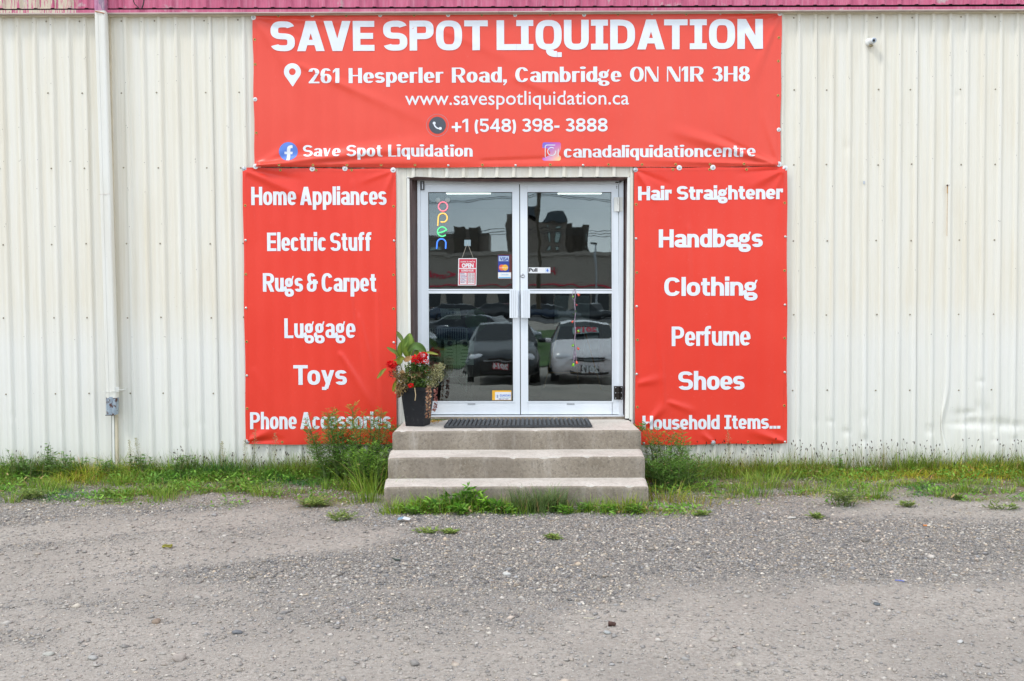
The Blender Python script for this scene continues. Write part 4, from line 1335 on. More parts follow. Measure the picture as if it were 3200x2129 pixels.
# camera badge: rounded square with a soft gradient, white outline
def rsq(cx, cy, h, r, n=8):
    out = []
    for (sx, sy, a0) in ((1, -1, 0), (-1, -1, 90), (-1, 1, 180), (1, 1, 270)):
        for i in range(n + 1):
            a = math.radians(a0 + 90 * i / n)
            out.append((cx + sx * (h - r) + r * math.cos(a), cy + sy * (h - r) - r * math.sin(a)))
    return out
def band(name, outer, inner, mat, lift):
    X, Z = [], []
    for o_, i_ in zip(outer, inner):
        a, b = P(*o_, B1Y), P(*i_, B1Y); X += [b.x, a.x]; Z += [b.z, a.z]
    n = len(outer)
    return B1.put(name, X, Z, [(2 * i, 2 * i + 1, (2 * i + 3) % (2 * n), (2 * i + 2) % (2 * n)) for i in range(n)], mat, b1, lift)
cx, cy = 1724, 474
band('camera_badge', rsq(cx, cy, 28.7, 6.5), [(cx, cy)] * 36, MAT['ig'], .0015)
band('camera_badge_outline', rsq(cx, cy, 21.3, 7), rsq(cx, cy, 19.0, 5.2), MAT['print'], .0021)
B1.disc('camera_badge_lens', cx, cy, 13.6, MAT['print'], b1, .0021, 11.2, rings=1)
B1.disc('camera_badge_dot', cx + 13, cy - 13, 2.6, MAT['print'], b1, .0021, rings=1, n=14)
k = .7425
fx = [('c', 792, 55), ('c', 2437, 42), ('c', 800.5, 521.5), ('c', 2434, 514)]
for i, x in enumerate((305, 590, 876, 1158, 1448)): fx.append(('w', 750 + x * k, (48 - i * .25)))
fx += [('d', 2037, 44.5), ('d', 2251, 43)]
for i, x in enumerate((162, 447, 733, 1018, 1305, 1591, 1878, 2163)): fx.append(('g', 750 + x * k, 50.5 - i * .9))
fx += [('g', 796, 124), ('g', 797.5, 201.5), ('w', 797.5, 311), ('g', 801, 416), ('g', 2434, 118), ('g', 2432.5, 191.5), ('g', 2431.8, 298.5), ('w', 2434, 405.5)]
for x in (170, 310, 452, 595, 737, 1020, 1306, 1551, 1692, 1834, 1978, 2120): fx.append(('g', 750 + x * k, 518.6 - (x / 2120) * 5.4))
for x in (877, 1160, 1444): fx.append(('d', 750 + x * k, 519.5 - (x / 2120) * 4))
fixings(B1, b1, fx)

k = .3189
foldsL = [(763, 530, 1000, 640, .06, .012), (763, 530, 960, 566, .035, -.008), (763, 532, 800, 760, .04, .004), (1232, 533, 1190, 640, .04, .008), (1232, 533, 1110, 575, .03, .005), (1232, 533, 1215, 720, .02, -.004),
          (1100, 560, 1160, 1000, .05, .004), (1060, 1100, 1180, 1300, .05, .009), (1120, 980, 1180, 1240, .03, .006), (773, 1380, 870, 1335, .05, .014), (773, 1381, 900, 1372, .03, -.008), (790, 1150, 860, 1300, .06, .003),
          (1100, 880, 1150, 1300, .035, -.005), (1180, 900, 1195, 1350, .03, .005)]
BL_ = Sheet([(758, 524.5), (1237, 528), (1238.5, 1387), (768.5, 1389.5)], B2Y, foldsL)
b2 = empty('side_banner', BL_.c[0].lerp(BL_.c[2], .5), 'tall red banner left of the door starting with Home Appliances', 'banner', 'red banners screwed to the wall')
BL_.cloth(b2, 100, 170)
for (t_, x0, x1, ba, bb, cap, st, br, sp) in [
        ('Home Appliances', 785.6, 1208.3, 641.5, 641, 57, .185, .145, .20), ('Electric Stuff', 835, 1161, 785, 784.5, 57.5, .185, .15, .22), ('Rugs & Carpet', 822, 1176, 912, 912, 58, .19, .15, .20),
        ('Luggage', 889, 1111, 1057, 1056.5, 61.6, .175, .135, .2), ('Toys', 917, 1084.5, 1203, 1203, 61.6, .215, .165, .2), ('Phone Accessories', 782, 1221.7, 1341.5, 1341, 53, .185, .15, .20)]:
    BL_.line(t_, x0, x1, ba, bb, cap, st, br, .745, b2, slab=True, sup=2.5, space=sp, gap=.045)
fxl = [('s', 740 + 74 * k, 500 + 90 * k), ('c', 740 + 740 * k, 500 + 88 * k), ('c', 740 + 1060 * k, 500 + 85 * k), ('c', 740 + 1533 * k, 500 + 101 * k), ('s', 773, 1381)]
fxl += [('g', 740 + x * k, 532.2) for x in (428, 778, 1126)]
fxl += [('g', 766.5, 500 + 448 * k), ('d', 767.5, 500 + 787 * k), ('g', 768.5, 500 + 1121 * k), ('d', 769, 500 + 1451 * k), ('g', 771, 950 + 371 * k), ('d', 771.5, 950 + 703 * k), ('g', 772.5, 950 + 1026 * k)]
fxl += [('g', 1230, 500 + 455 * k), ('d', 1231.5, 500 + 792 * k), ('g', 1229.5, 500 + 1127 * k), ('g', 1230, 500 + 1459 * k), ('d', 1230.5, 950 + 378 * k), ('g', 882, 950 + 1355 * k), ('g', 992.5, 950 + 1356 * k), ('g', 1110, 1381)]
fixings(BL_, b2, fxl)
foldsR = [(1987, 533, 2060, 640, .04, .009), (1987, 533, 2110, 585, .03, -.006), (2452, 528, 2330, 590, .05, .010), (2452, 528, 2400, 640, .04, .008), (2452, 528, 2290, 545, .03, -.006), (2453, 530, 2440, 700, .02, .005),
          (1990, 1200, 2080, 1180, .05, .008), (2075, 1262, 2060, 1010, .03, .005), (2020, 1330, 2085, 1255, .05, .012), (2452, 1382, 2330, 1340, .05, .012), (2455, 1200, 2452, 1380, .02, -.005), (2228, 1384, 2190, 1350, .03, .010), (2150, 700, 2160, 1250, .05, .003), (2085, 1255, 2180, 1290, .04, .008)]
BR_ = Sheet([(1981.5, 525.5), (2459.8, 521), (2459, 1386), (1985.5, 1391.5)], B2Y, foldsR)
b3 = empty('side_banner', BR_.c[0].lerp(BR_.c[2], .5), 'tall red banner right of the door starting with Hair Straightener', 'banner', 'red banners screwed to the wall')
BR_.cloth(b3, 100, 170)
for (t_, x0, x1, ba, bb, cap, st, br, sp) in [
        ('Hair Straightener', 1994, 2446, 626.8, 622.5, 43.5, .255, .20, .30), ('Handbags', 2058.6, 2383.3, 774, 772.5, 56.5, .235, .18, .2), ('Clothing', 2075.5, 2367, 925.5, 924, 58, .235, .18, .2),
        ('Perfume', 2099, 2345, 1082, 1080, 61, .19, .15, .2), ('Shoes', 2119.5, 2326.5, 1219, 1218, 58, .235, .18, .2), ('Household Items...', 2007.6, 2438.4, 1343.5, 1339.8, 44, .22, .175, .30)]:
    BR_.line(t_, x0, x1, ba, bb, cap, st, br, .745, b3, slab=True, sup=2.5, space=sp, gap=.045)
k = .3189
fxr = [('s', 1940 + 145 * k, 500 + 100 * k), ('c', 1940 + 573 * k, 500 + 78 * k), ('c', 1940 + 903 * k, 500 + 75 * k), ('c', 1940 + 1610 * k, 500 + 82 * k), ('s', 1940 + 905 * k, 950 + 1360 * k), ('d', 2452.5, 950 + 1352 * k), ('d', 2012, 1386)]
fxr += [('g', 1940 + x * k, 500 + 94 * k) for x in (511, 870, 1233)]
fxr += [('g', 1988, 500 + 437 * k), ('d', 1987.5, 500 + 771 * k), ('g', 1990, 500 + 1104 * k), ('d', 1989.5, 500 + 1435 * k), ('g', 1992, 950 + 353 * k), ('d', 1989.5, 950 + 688 * k), ('g', 1992, 950 + 1012 * k)]
fxr += [('g', 2452, 500 + 422 * k), ('d', 2454, 500 + 753 * k), ('g', 2451.5, 500 + 1085 * k), ('d', 2452.5, 500 + 1420 * k), ('g', 2451.5, 950 + 336 * k), ('d', 2452, 950 + 670 * k), ('g', 2451, 950 + 997 * k), ('g', 1940 + 533 * k, 1384), ('g', 1940 + 1247 * k, 1381)]
fixings(BR_, b3, fxr)

# ================================================================== downspout
pd = P(272, 700, 0)
DS = empty('downspout', (P(345, 1350, -.06).x, -.06, P(345, 1350, -.06).z), 'square white rain pipe with pink painted top and rusty galvanised bottom end', 'downspout')
def pipe(xa, xb, pts, name, mat, w=.094, d=.072, r=.014, Y=-.125, ribbed=True):
    """pts = list of (photo x centre, photo y); rounded rectangular section with pressed grooves"""
    sec = []
    for (cx, cy, a0) in ((w / 2 - r, d - r, 0), (-w / 2 + r, d - r, 90), (-w / 2 + r, r, 180), (w / 2 - r, r, 270)):
        for i in range(4):
            a = math.radians(a0 + 30 * i); sec.append((cx + r * math.cos(a), cy + r * math.sin(a)))
    # front face is the low-y side: add a shallow groove
    fr_ = [(-w * .18, 0), (-w * .14, .004), (w * .14, .004), (w * .18, 0)] if ribbed else []
    sec = sec[:12] + fr_ + sec[12:]
    vs = []
    for (px, py, sc) in pts:
        c = P(px, py, Y)
        for (sx, sy) in sec: vs.append((c.x + sx * sc, Y + (sy - d / 2) * sc + d / 2, c.z))
    n = len(sec)
    fs = [(i * n + k, i * n + (k + 1) % n, (i + 1) * n + (k + 1) % n, (i + 1) * n + k) for i in range(len(pts) - 1) for k in range(n)]
    mb = MB(); mb.add(vs, fs, 0, True)
    me = mb.mesh(name, mat); 
    for e in me.polygons: e.use_smooth = False
    return link(name, me, DS)


m = M('pipe_paint', (.76, .76, .72), .4)
c = m.ramp(m.noise(12, 4, .6, (1, 1, .08)), [(.3, (.69, .665, .59)), (.7, (.77, .765, .72))])
c = m.mix(m.ramp(m.noise(45, 4, .7, (1, 1, .25)), [(.70, 0.0), (.74, .8)]), c, (.2, .17, .14))
m.color(c); m.bump(m.noise(10, 3), .2, .01)
pipe_mat = m.mat
m = M('pipe_pink', (.5, .2, .35), .5)
c = m.ramp(m.noise(28, 4, .65, (1, 1, .2)), [(.3, (.38, .14, .27)), (.52, (.52, .24, .36)), (.62, (.22, .16, .24)), (.75, (.60, .42, .46))])
m.color(c)
pink_pipe = m.mat
m = M('rusty_zinc', (.4, .45, .5), .5, .45)
c = m.ramp(m.noise(30, 5, .7, (1, 1, .3)), [(.35, (.25, .31, .38)), (.6, (.42, .50, .58))])
c = m.mix(m.ramp(m.noise(24, 5, .7, (1, 1, .8), loc=(3, 0, 1)), [(.52, 0.0), (.58, 1.0)]), c, (.11, .05, .04))
m.color(c); m.bump(m.noise(40, 3), .3, .004)
pipe(0, 0, [(308.5, -160, 1.0), (309, 0, 1.), (310, 33, 1.)], 'pink_section', pink_pipe)
MB().tube([P(297, 36, -.128), P(310, 38, -.13), P(326, 42, -.128)], .004, 6).build('paint_run', plain('rust_mark', (.45, .16, .06), .8), DS)
jog = []
for i, py in enumerate([33, 120, 300, 480, 600, 760, 900, 1000, 1088, 1100, 1112, 1200, 1244]):
    px = 310.5 + (py - 33) * .0295
    jog.append((px, py, .985 if py == 1100 else 1.0))
pipe(0, 0, jog, 'pipe_body', pipe_mat)
pipe(0, 0, [(345.2, 1297, .93), (345.5, 1296, .93), (345.5, 1243, .985), (345.4, 1241, .985)], 'rusty_outlet', m.mat, ribbed=False)
c = P(345.4, 1297, -.09)
MB().box(c.x - .035, c.x + .035, -.118, -.062, c.z - .003, c.z + .002).build('outlet_mouth', MAT['hole'], DS)
# joint line
a, b = P(308, 608, -.127), P(343, 606, -.127)
MB().bar(a, b, b + Vector((0, 0, .0015)), a + Vector((0, 0, .0015)), .004).build('pipe_joint', MAT['worn_trim'], DS)
# strap with its bent tail
s0 = [P(322, 1223, -.128), P(345, 1224.5, -.131), P(362, 1222.5, -.128)]
mb = MB(); mb.tube(s0, .0022, 6)
q = [P(361, 1211, -.131), P(372, 1209, -.115), P(372, 1224, -.115), P(361, 1226, -.131)]
mb.add(q + [v + Vector((0, .003, 0)) for v in q], [(3, 2, 1, 0), (4, 5, 6, 7), (0, 1, 5, 4), (2, 3, 7, 6)])
mb.tube([P(371, 1222, -.115), P(383, 1222, -.05), P(391, 1216, -.05), P(394, 1211, -.05)], .003, 6)
mb.tube([P(369, 1218, -.118), P(390, 1219, -.04)], .006, 6)
mb.build('strap', MAT['pale_trim'], DS)
# vertical corner strip of the cladding right of the pipe
for (x0, x1, w, mt) in ((330, 356, 6, 'cream_trim'), (336, 362, 1.2, 'dark_gap'), (337.5, 363.5, 5, 'cream_trim')):
    vbar('corner_trim', mt, x0, x1, 51, 1470, w, w, -.024 if mt != 'dark_gap' else -.0262, .024)
for (x0, w, mt) in ((349, 8, 'pale_trim'), (357.5, 8, 'cream_trim')):
    vbar('trim_end', mt, x0, x0 + 2, 1298, 1468, w, w, -.034, .012)
for x0 in (348, 357):
    vbar('trim_gap', 'hole', x0, x0 + 2, 1298, 1468, 1.1, 1.1, -.0352, .002)

# black cable loop on the pink band
o = MB().tube([P(418, -60, -.09), P(418, -10, -.09), P(417, 4, -.09), P(421, 13, -.09), P(430, 22, -.09), P(434.5, 27, -.085)], .0042, 7).tube([P(453, -60, -.09), P(450, -5, -.09), P(449.5, 6, -.09), P(447, 17, -.09), P(443, 27, -.085)], .0055, 7).build('black_cable', MAT['black'])
tag(o, 'thin black cable looping down over the pink band near the rain pipe', 'cable')

# security camera
c = P(2722, 132, -.02)
t = empty('security_camera', (c.x, -.02, c.z), 'small white bullet camera with black lens high on the right wall', 'camera')
c2 = P(2722, 131.5, -.075)
MB().lathe((P(2716, 131, -.02).x, -.018, c.z), (0, -1, 0), [(0, .036), (.006, .035), (.010, .022), (.012, .0003)], 22).build('mounting_plate', MAT['pale_trim'], t)
MB().lathe((c.x - .003, -.025, c.z), (.05, -1, -.06), [(0, .026), (.055, .027), (.062, .0255), (.064, .021)], 24).build('housing', plain('camera_shell', (.68, .70, .72), .22), t)
MB().lathe((c.x, -.086, c.z - .004), (.05, -1, -.06), [(0, .0205), (.001, .016), (.0015, .0115)], 24).build('lens_ring', plain('lens_ring', (.5, .55, .62), .2, .6), t)
MB().lathe((c.x, -.0885, c.z - .004), (.05, -1, -.06), [(0, .0125), (.0012, .011), (.002, .0003)], 20).build('lens', plain('lens', (.004, .004, .006), .08), t)
MB().tube([(c.x - .016, -.03, c.z - .028), (c.x - .006, -.04, c.z - .040), (c.x + .010, -.035, c.z - .036)], [.010, .013, .008], 8).build('bracket', plain('bracket_dirty', (.36, .30, .18), .6), t)

# ================================================================== concrete steps
ST = empty('concrete_steps', (P(1620, 1575, -1.3).x, -1.3, 0), 'three worn precast concrete steps leading up to the glass door', 'steps')
def step(name, pts, z0, z1, Yf, Yb, xfl, xfr, xbl, xbr, seed):
    """slab with a worn rounded nosing; xfl.. world x of front-left etc."""
    q = random.Random(seed)
    nx = 170
    prof = []   # (distance back from the front face, z)
    r = .022
    prof += [(0.004, z0), (0.0, z0 + .02), (0.0, (z0 + z1) / 2)]
    for i in range(6):
        a = math.pi / 2 * i / 5
        prof.append((r - r * math.cos(a), z1 - r + r * math.sin(a)))
    for f_ in (.12, .3, .6, 1.0): prof.append((r + (Yb - Yf - r) * f_, z1 + .003 * f_))
    vs = []
    u = np.linspace(0, 1, nx)
    for j, (dy, z) in enumerate(prof):
        kf = dy / (Yb - Yf)
        for i in range(nx):
            e = min(u[i], 1 - u[i]) * (xfr - xfl)
            rnd = max(0, 1 - e / .03)
            xx0 = xfl + (xbl - xfl) * kf; xx1 = xfr + (xbr - xfr) * kf
            x = xx0 + (xx1 - xx0) * u[i]
            wear = .012 * max(0, float(fbm(x * 2.3 + seed, seed * 3.1, 4)) - .42) * (5 if 3 <= j <= 9 else 1)
            chip = .016 * max(0, float(vn(x * 17 + seed * 7, seed)) - .72) * 4 if 3 <= j <= 7 else 0
            dz = -wear * .45 - chip - rnd * rnd * .018 * (1 if j > 3 else 0)
            yy = Yf + dy + chip * .8 + rnd * rnd * .02 + .003 * (float(fbm(x * 3, z * 9 + seed, 3)) - .5)
            vs.append((x, yy, z + dz))
    fs = [(j * nx + i, j * nx + i + 1, (j + 1) * nx + i + 1, (j + 1) * nx + i) for j in range(len(prof) - 1) for i in range(nx - 1)]
    mb = MB(); mb.add(vs, fs, 0, True)
    # ends
    for side in (0, nx - 1):
        ring = [vs[j * nx + side] for j in range(len(prof))]
        b0 = (ring[-1][0], ring[-1][1], z0)
        ring = ring + [b0]
        idx = tuple(range(len(ring)))
        mb.add(ring, [idx if side else idx[::-1]], 0)
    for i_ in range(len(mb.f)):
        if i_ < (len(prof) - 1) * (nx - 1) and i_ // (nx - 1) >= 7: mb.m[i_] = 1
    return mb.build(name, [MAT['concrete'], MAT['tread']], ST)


LZ, T2, T3 = .497, .335, .165
F1, F2_, F3 = -.665, -1.03, -1.345
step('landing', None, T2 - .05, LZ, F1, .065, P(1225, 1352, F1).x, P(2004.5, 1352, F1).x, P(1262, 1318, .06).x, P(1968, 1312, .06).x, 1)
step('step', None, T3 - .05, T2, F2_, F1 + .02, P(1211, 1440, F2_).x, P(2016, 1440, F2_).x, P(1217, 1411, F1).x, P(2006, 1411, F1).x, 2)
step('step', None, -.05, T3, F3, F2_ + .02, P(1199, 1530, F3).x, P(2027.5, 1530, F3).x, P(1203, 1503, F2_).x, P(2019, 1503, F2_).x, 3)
# solid core under the treads so nothing hollow shows from the side
MB().box(P(1228, 1352, F1).x + .03, P(2000, 1352, F1).x - .03, F1 + .05, -.03, -.05, LZ - .03).box(P(1228, 1352, F1).x + .03, P(2000, 1352, F1).x - .03, F2_ + .05, F1 + .04, -.05, T2 - .03).build('core', MAT['concrete'], ST)
# sill ledge between landing and threshold
MB().bar(P(1290, 1316, .045), P(1975, 1312, .045), P(1960, 1303, .045), P(1296, 1304, .045), .12).build('sill', MAT['concrete'], ST)

# ================================================================== ribbed rubber mat
mz = LZ + .006
q0, q1 = PG(1390, 1338, LZ), PG(1849, 1338, LZ)
w = q1.x - q0.x; yf = (q0.y + q1.y) / 2; yb = PG(1620, 1302.5, LZ + .018).y
yb = min(yb, -.03)
MT = empty('door_mat', ((q0.x + q1.x) / 2, (yf + yb) / 2, mz), 'black ribbed rubber door mat lying on the top step', 'mat')
MB().box(q0.x, q1.x, yf, yb, mz, mz + .007).build('mat_base', plain('rubber_dusty', (.075, .072, .068), .8, var=.3, scale=50, bump=.3), MT)
nr = 33; pit = w / nr
rib = MB().add([(-pit * .36, yf - MT.location.y, 0), (pit * .36, yf - MT.location.y, 0), (pit * .36, yb - MT.location.y, 0), (-pit * .36, yb - MT.location.y, 0),
                (-pit * .27, yf - MT.location.y + .004, .013), (pit * .27, yf - MT.location.y + .004, .013), (pit * .27, yb - MT.location.y - .004, .013), (-pit * .27, yb - MT.location.y - .004, .013)],
               [(4, 5, 6, 7), (0, 1, 5, 4), (1, 2, 6, 5), (2, 3, 7, 6), (3, 0, 4, 7)]).mesh('rib', MAT['rubber'])
for i in range(nr):
    o = bpy.data.objects.new('rib', rib); COL.objects.link(o); o.parent = MT
    o.location = (q0.x + pit * (i + .5) - MT.location.x, 0, .007)
MB().box(q0.x - .006, q1.x + .006, yf - .006, yf - .0005, mz, mz + .0165).build('mat_edge', MAT['rubber'], MT)
MB().box(q0.x - .006, q0.x - .0005, yf - .0004, yb, mz, mz + .012).box(q1.x + .0005, q1.x + .006, yf - .0004, yb, mz, mz + .012).build('mat_edge', MAT['rubber'], MT)

# ================================================================== things on the door
GY = DY - .004            # just in front of the glass line (stickers), signs hang free of the rail
def card(name, x0, y0, x1, y1, Y, mat, parent, t=.0012, dx=0):
    return MB().bar(P(x0 + dx, y1, Y), P(x1 + dx, y1, Y), P(x1, y0, Y), P(x0, y0, Y), t).build(name, mat, parent)


SY = DY + .0095      # on the outer face of the pane
# neon style word: four bent glowing tubes behind the pane's face
def glow(name, c, k):
    m = M(name, c, .4); m.emit(c, k); return m.mat
c = P(1383, 680, SY - .012)
t = empty('open_sign', c, 'lit vertical word open in pink yellow green and blue tubes on the left door glass', 'sign')
TY = SY - .010
def arcp(cx, cy, r, a0, a1, n=26, sx=1.):
    return [P(cx + r * sx * math.cos(math.radians(a)), cy - r * math.sin(math.radians(a)), TY) for a in np.linspace(a0, a1, n)]
rr = .0058
mb = MB(); mb.tube(arcp(1384.3, 645.7, 14.2, 0, 360), rr, 10, caps=False); mb.build('tube_letter', glow('tube_pink', (1.0, .25, .33), .48), t)
mb = MB(); mb.tube([P(1368, 706, TY), P(1369.5, 683, TY)] + arcp(1383.5, 681, 14, 175, -75), rr, 10).tube([P(1386, 694.8, TY), P(1377, 693.5, TY)], rr, 10); mb.build('tube_letter', glow('tube_yellow', (1.0, .60, .14), .5), t)
mb = MB(); mb.tube([P(1368, 728, TY), P(1382, 726, TY), P(1394.5, 720, TY)] + arcp(1381.8, 724.5, 14.6, 18, 318), rr, 10); mb.build('tube_letter', glow('tube_green', (.12, .80, .30), .45), t)
mb = MB(); mb.tube([P(1364.5, 777.5, TY), P(1365.5, 762, TY)] + arcp(1379.5, 760.5, 13.6, 175, 5) + [P(1393, 764, TY), P(1392.5, 777.5, TY)], rr, 10); mb.build('tube_letter', glow('tube_blue', (.06, .22, .95), .75), t)
cup = plain('suction_cup', (.45, .52, .52), .1)
for x in (1368.5, 1398.5):
    p = P(x, 625.5, SY)
    MB().lathe((p.x, SY, p.z), (0, -1, 0), [(0, .022), (.003, .020), (.006, .010), (.010, .006), (.012, .0003)], 20).build('suction_cup', cup, t)
mb = MB(); mb.tube([P(1372, 628, TY), P(1376, 634, TY)], .002, 6).tube([P(1396, 628, TY), P(1393, 634, TY)], .002, 6); mb.build('hanging_wire', MAT['steel'], t)

# hanging opening hours plate
c = P(1461, 849, SY - .01); HY = SY - .008
t = empty('hours_sign', c, 'small red and white come in open sign with business hours hanging on a cord', 'sign')
card('sign_plate', 1432.5, 807.5, 1490, 892.5, HY, MAT['white'], t, .0025, -1.5)
card('red_header', 1435, 810, 1488, 838, HY - .0006, MAT['ink_red'], t, .0005, -.3)
card('red_panel', 1434.5, 841, 1487, 890, HY - .0006, MAT['ink_red'], t, .0005, -1)
font_text('sign_word', "come in we're", 1439.5, 1484, 820.5, 820.5, MAT['white'], t, HY, .0012, offset=.01, hpx=6.5)
font_text('sign_word', 'OPEN', 1443, 1480, 836, 836, MAT['white'], t, HY, .0012, offset=.05, hpx=13)
font_text('sign_word', 'BUSINESS HOURS', 1442, 1480, 848.8, 848.8, MAT['white'], t, HY, .0012, offset=.03, hpx=6)
mb = MB()
for i in range(8):
    y0 = 852.8 + i * 4.55
    mb.bar(P(1437, y0 + 3.7, HY - .0012), P(1458.5, y0 + 3.7, HY - .0012), P(1458.5, y0, HY - .0012), P(1437, y0, HY - .0012), .0003)
    mb.bar(P(1461, y0 + 3.7, HY - .0012), P(1483, y0 + 3.7, HY - .0012), P(1483, y0, HY - .0012), P(1461, y0, HY - .0012), .0003)
mb.build('hours_table', MAT['white'], t)
days = ['Monday', 'Tuesday', 'Wednesday', 'Thursday', 'Friday', 'Saturday', 'Sunday']
for i, d_ in enumerate(days):
    y0 = 856.1 + i * 4.55
    font_text('hours_row', d_, 1439, 1439 + 2.2 * len(d_), y0, y0, MAT['ink_navy'], t, HY, .0016, offset=.01, hpx=2.8)
    font_text('hours_row', '10:00  8:00' if i < 5 else '10:00  6:00', 1463, 1481, y0, y0, MAT['ink_black'], t, HY, .0016, hpx=2.8)
cord = plain('cord', (.55, .50, .42), .8)
MB().tube([P(1443.5, 808, HY - .001), P(1459.5, 762, SY - .006)], .0014, 6).tube([P(1479.5, 808, HY - .001), P(1461.5, 762, SY - .006)], .0014, 6).build('cord', cord, t)
card('hook_plate', 1451, 750, 1471, 769, SY - .001, plain('clear_hook', (.30, .40, .44), .15), t, .001)
MB().tube([P(1461, 756, SY - .003), P(1461, 761, SY - .007), P(1462, 763, SY - .007)], .0025, 6).build('hook', cup, t)

# payment card sticker
c = P(1576, 834, SY - .002)
t = empty('payment_sticker', c, 'blue payment cards sticker with orange circles on the left door glass', 'sticker')
card('backing', 1555.5, 795.5, 1599.5, 873, SY - .0010, plain('sticker_maroon', (.10, .02, .015), .4), t, .0008)
card('blue_sheet', 1556.5, 799, 1591, 851, SY - .0016, MAT['ink_navy'], t, .0005)
card('card_white', 1558.5, 801, 1590, 816.5, SY - .0021, plain('card_pale', (.45, .55, .72), .4), t, .0004)
font_text('card_word', 'VISA', 1562, 1590, 815, 815, MAT['ink_navy'], t, SY, .0026, offset=.03, hpx=11)
for x, mt, lf in ((1568.5, MAT['ink_orange'], .0024), (1578.5, MAT['ink_yellow'], .0028)):
    p = P(x, 836.5, SY); MB().lathe((p.x, SY - lf, p.z), (0, -1, 0), [(0, .0275), (.0003, .0275), (.0004, .0003)], 28, smooth=False).build('card_circle', mt, t)
font_text('card_word', 'mastercard', 1561, 1586, 838.5, 838.5, MAT['white'], t, SY, .0036, hpx=4.5)
card('white_label', 1556.5, 851.5, 1597, 870.5, SY - .0017, MAT['white'], t, .0005)
card('blue_line', 1558, 866.5, 1596, 869.5, SY - .0022, MAT['ink_cyan'], t, .0003)
font_text('card_word', 'Contactless', 1565, 1589, 860.5, 860.5, MAT['ink_cyan'], t, SY, .0024, hpx=4.5)

# alarm company sticker
t = empty('alarm_sticker', P(1568, 1236, SY - .002), 'white and yellow security company sticker low on the left door glass', 'sticker')
card('sticker_yellow', 1538.3, 1220.5, 1598, 1251, SY - .001, MAT['ink_yellow'], t, .0006)
card('sticker_white', 1547, 1225.5, 1597, 1250, SY - .0016, MAT['white'], t, .0004)
p = P(1554.5, 1238.5, SY); MB().lathe((p.x, SY - .002, p.z), (0, -1, 0), [(0, .0135), (.0003, .0115)], 24, smooth=False).build('emblem_ring', MAT['ink_cyan'], t)
font_text('sticker_word', 'GUARDIAN', 1561.5, 1596, 1239, 1239, MAT['ink_blue'], t, SY, .0022, offset=.03, hpx=6.5)
font_text('sticker_word', 'SECURITY GROUP', 1562, 1595.5, 1243.3, 1243.3, MAT['ink_cyan'], t, SY, .0022, hpx=2.6)
font_text('sticker_word', '1 888 367 2287', 1556, 1589, 1249, 1249, MAT['ink_navy'], t, SY, .0022, offset=.01, hpx=3.6)
font_text('emblem', 'i', 1553.5, 1555.5, 1242.5, 1242.5, MAT['ink_navy'], t, SY, .0026, offset=.05, hpx=8)

# pull label
t = empty('pull_sign', P(1686, 845, SY - .002), 'white sticker reading Pull with a blue arrow on the right door glass', 'sticker')
card('sticker_white', 1651.5, 836, 1720, 854, SY - .001, MAT['white'], t, .0006)
font_text('sticker_word', 'Pull', 1653, 1679.5, 849, 849, MAT['ink_black'], t, SY, .0014, offset=.04, hpx=10.5)
card('arrow_box', 1703.5, 838, 1718.5, 852, SY - .0014, plain('pale_blue', (.62, .68, .78), .5), t, .0003)
q = [P(1707, 846.5, SY - .0018), P(1710.8, 839.5, SY - .0018), P(1714.8, 846.5, SY - .0018), P(1710.8, 850.5, SY - .0018)]
MB().add(q, [(0, 3, 2, 1)]).build('arrow', MAT['ink_blue'], t)

# string of little bells hanging in the right pane
t = empty('bell_string', P(1798, 905, SY - .01), 'twisted cord with small red and green plastic bells on the right door', 'decoration')
BY = SY - .020
pts = [P(1797 + 1.2 * math.sin(i * .9), 903 + i * 8.5, BY) for i in range(27)]
m = M('twisted_cord', (.5, .4, .5), .7)
z_ = m.xyz()[2]
st = m.math('SINE', m.math('MULTIPLY', z_, 520.))
m.color(m.ramp(m.math('ADD', m.math('MULTIPLY', st, .5), .5), [(.4, (.62, .55, .60)), (.6, (.14, .05, .16))]))
MB().tube(pts, .0032, 6).build('cord', m.mat, t)
mb = MB(); mb.tube([P(1797, 903, BY), P(1791, 910, BY), P(1788.5, 925, BY), P(1791, 936, BY), P(1797, 943, BY)], .002, 6)
mb.tube([P(1796, 1085, BY), P(1793, 1105, BY), P(1792, 1125, BY), P(1794, 1138, BY)], .002, 6)
mb.tube([P(1797, 1090, BY), P(1800, 1110, BY), P(1801, 1130, BY)], .002, 6); mb.build('cord_loop', m.mat, t)
br = plain('bell_red', (.75, .09, .05), .4); bgn = plain('bell_green', (.22, .52, .02), .4); bdk = plain('bell_dark_green', (.02, .06, .015), .4); bdr = plain('bell_wine', (.35, .03, .06), .4)
for (x, y, mt, s_, dx_) in ((1805, 923, br, 1.25, 1), (1793, 928, bgn, .8, -1), (1800, 954, bdr, .9, 1), (1797, 974, bdk, 1, 1), (1795, 983, bdk, .9, -1), (1791.5, 1007, br, 1.1, -1), (1805, 1036, bgn, 1., 1), (1793, 1081, bgn, 1.1, -1), (1804.5, 1091, br, 1.15, 1), (1801, 1134, br, 1.3, .5), (1792.5, 1141, bgn, 1.4, -.3)):
    p = P(x, y, BY - .004)
    MB().lathe((p.x, p.y, p.z + .012 * s_), (.5 * dx_, -.15, -1 + .3 * abs(dx_)), [(0, .0015), (.002, .005 * s_), (.012 * s_, .0065 * s_), (.020 * s_, .011 * s_), (.020 * s_, .0095 * s_), (.006, .003)], 10).build('bell', mt, t)

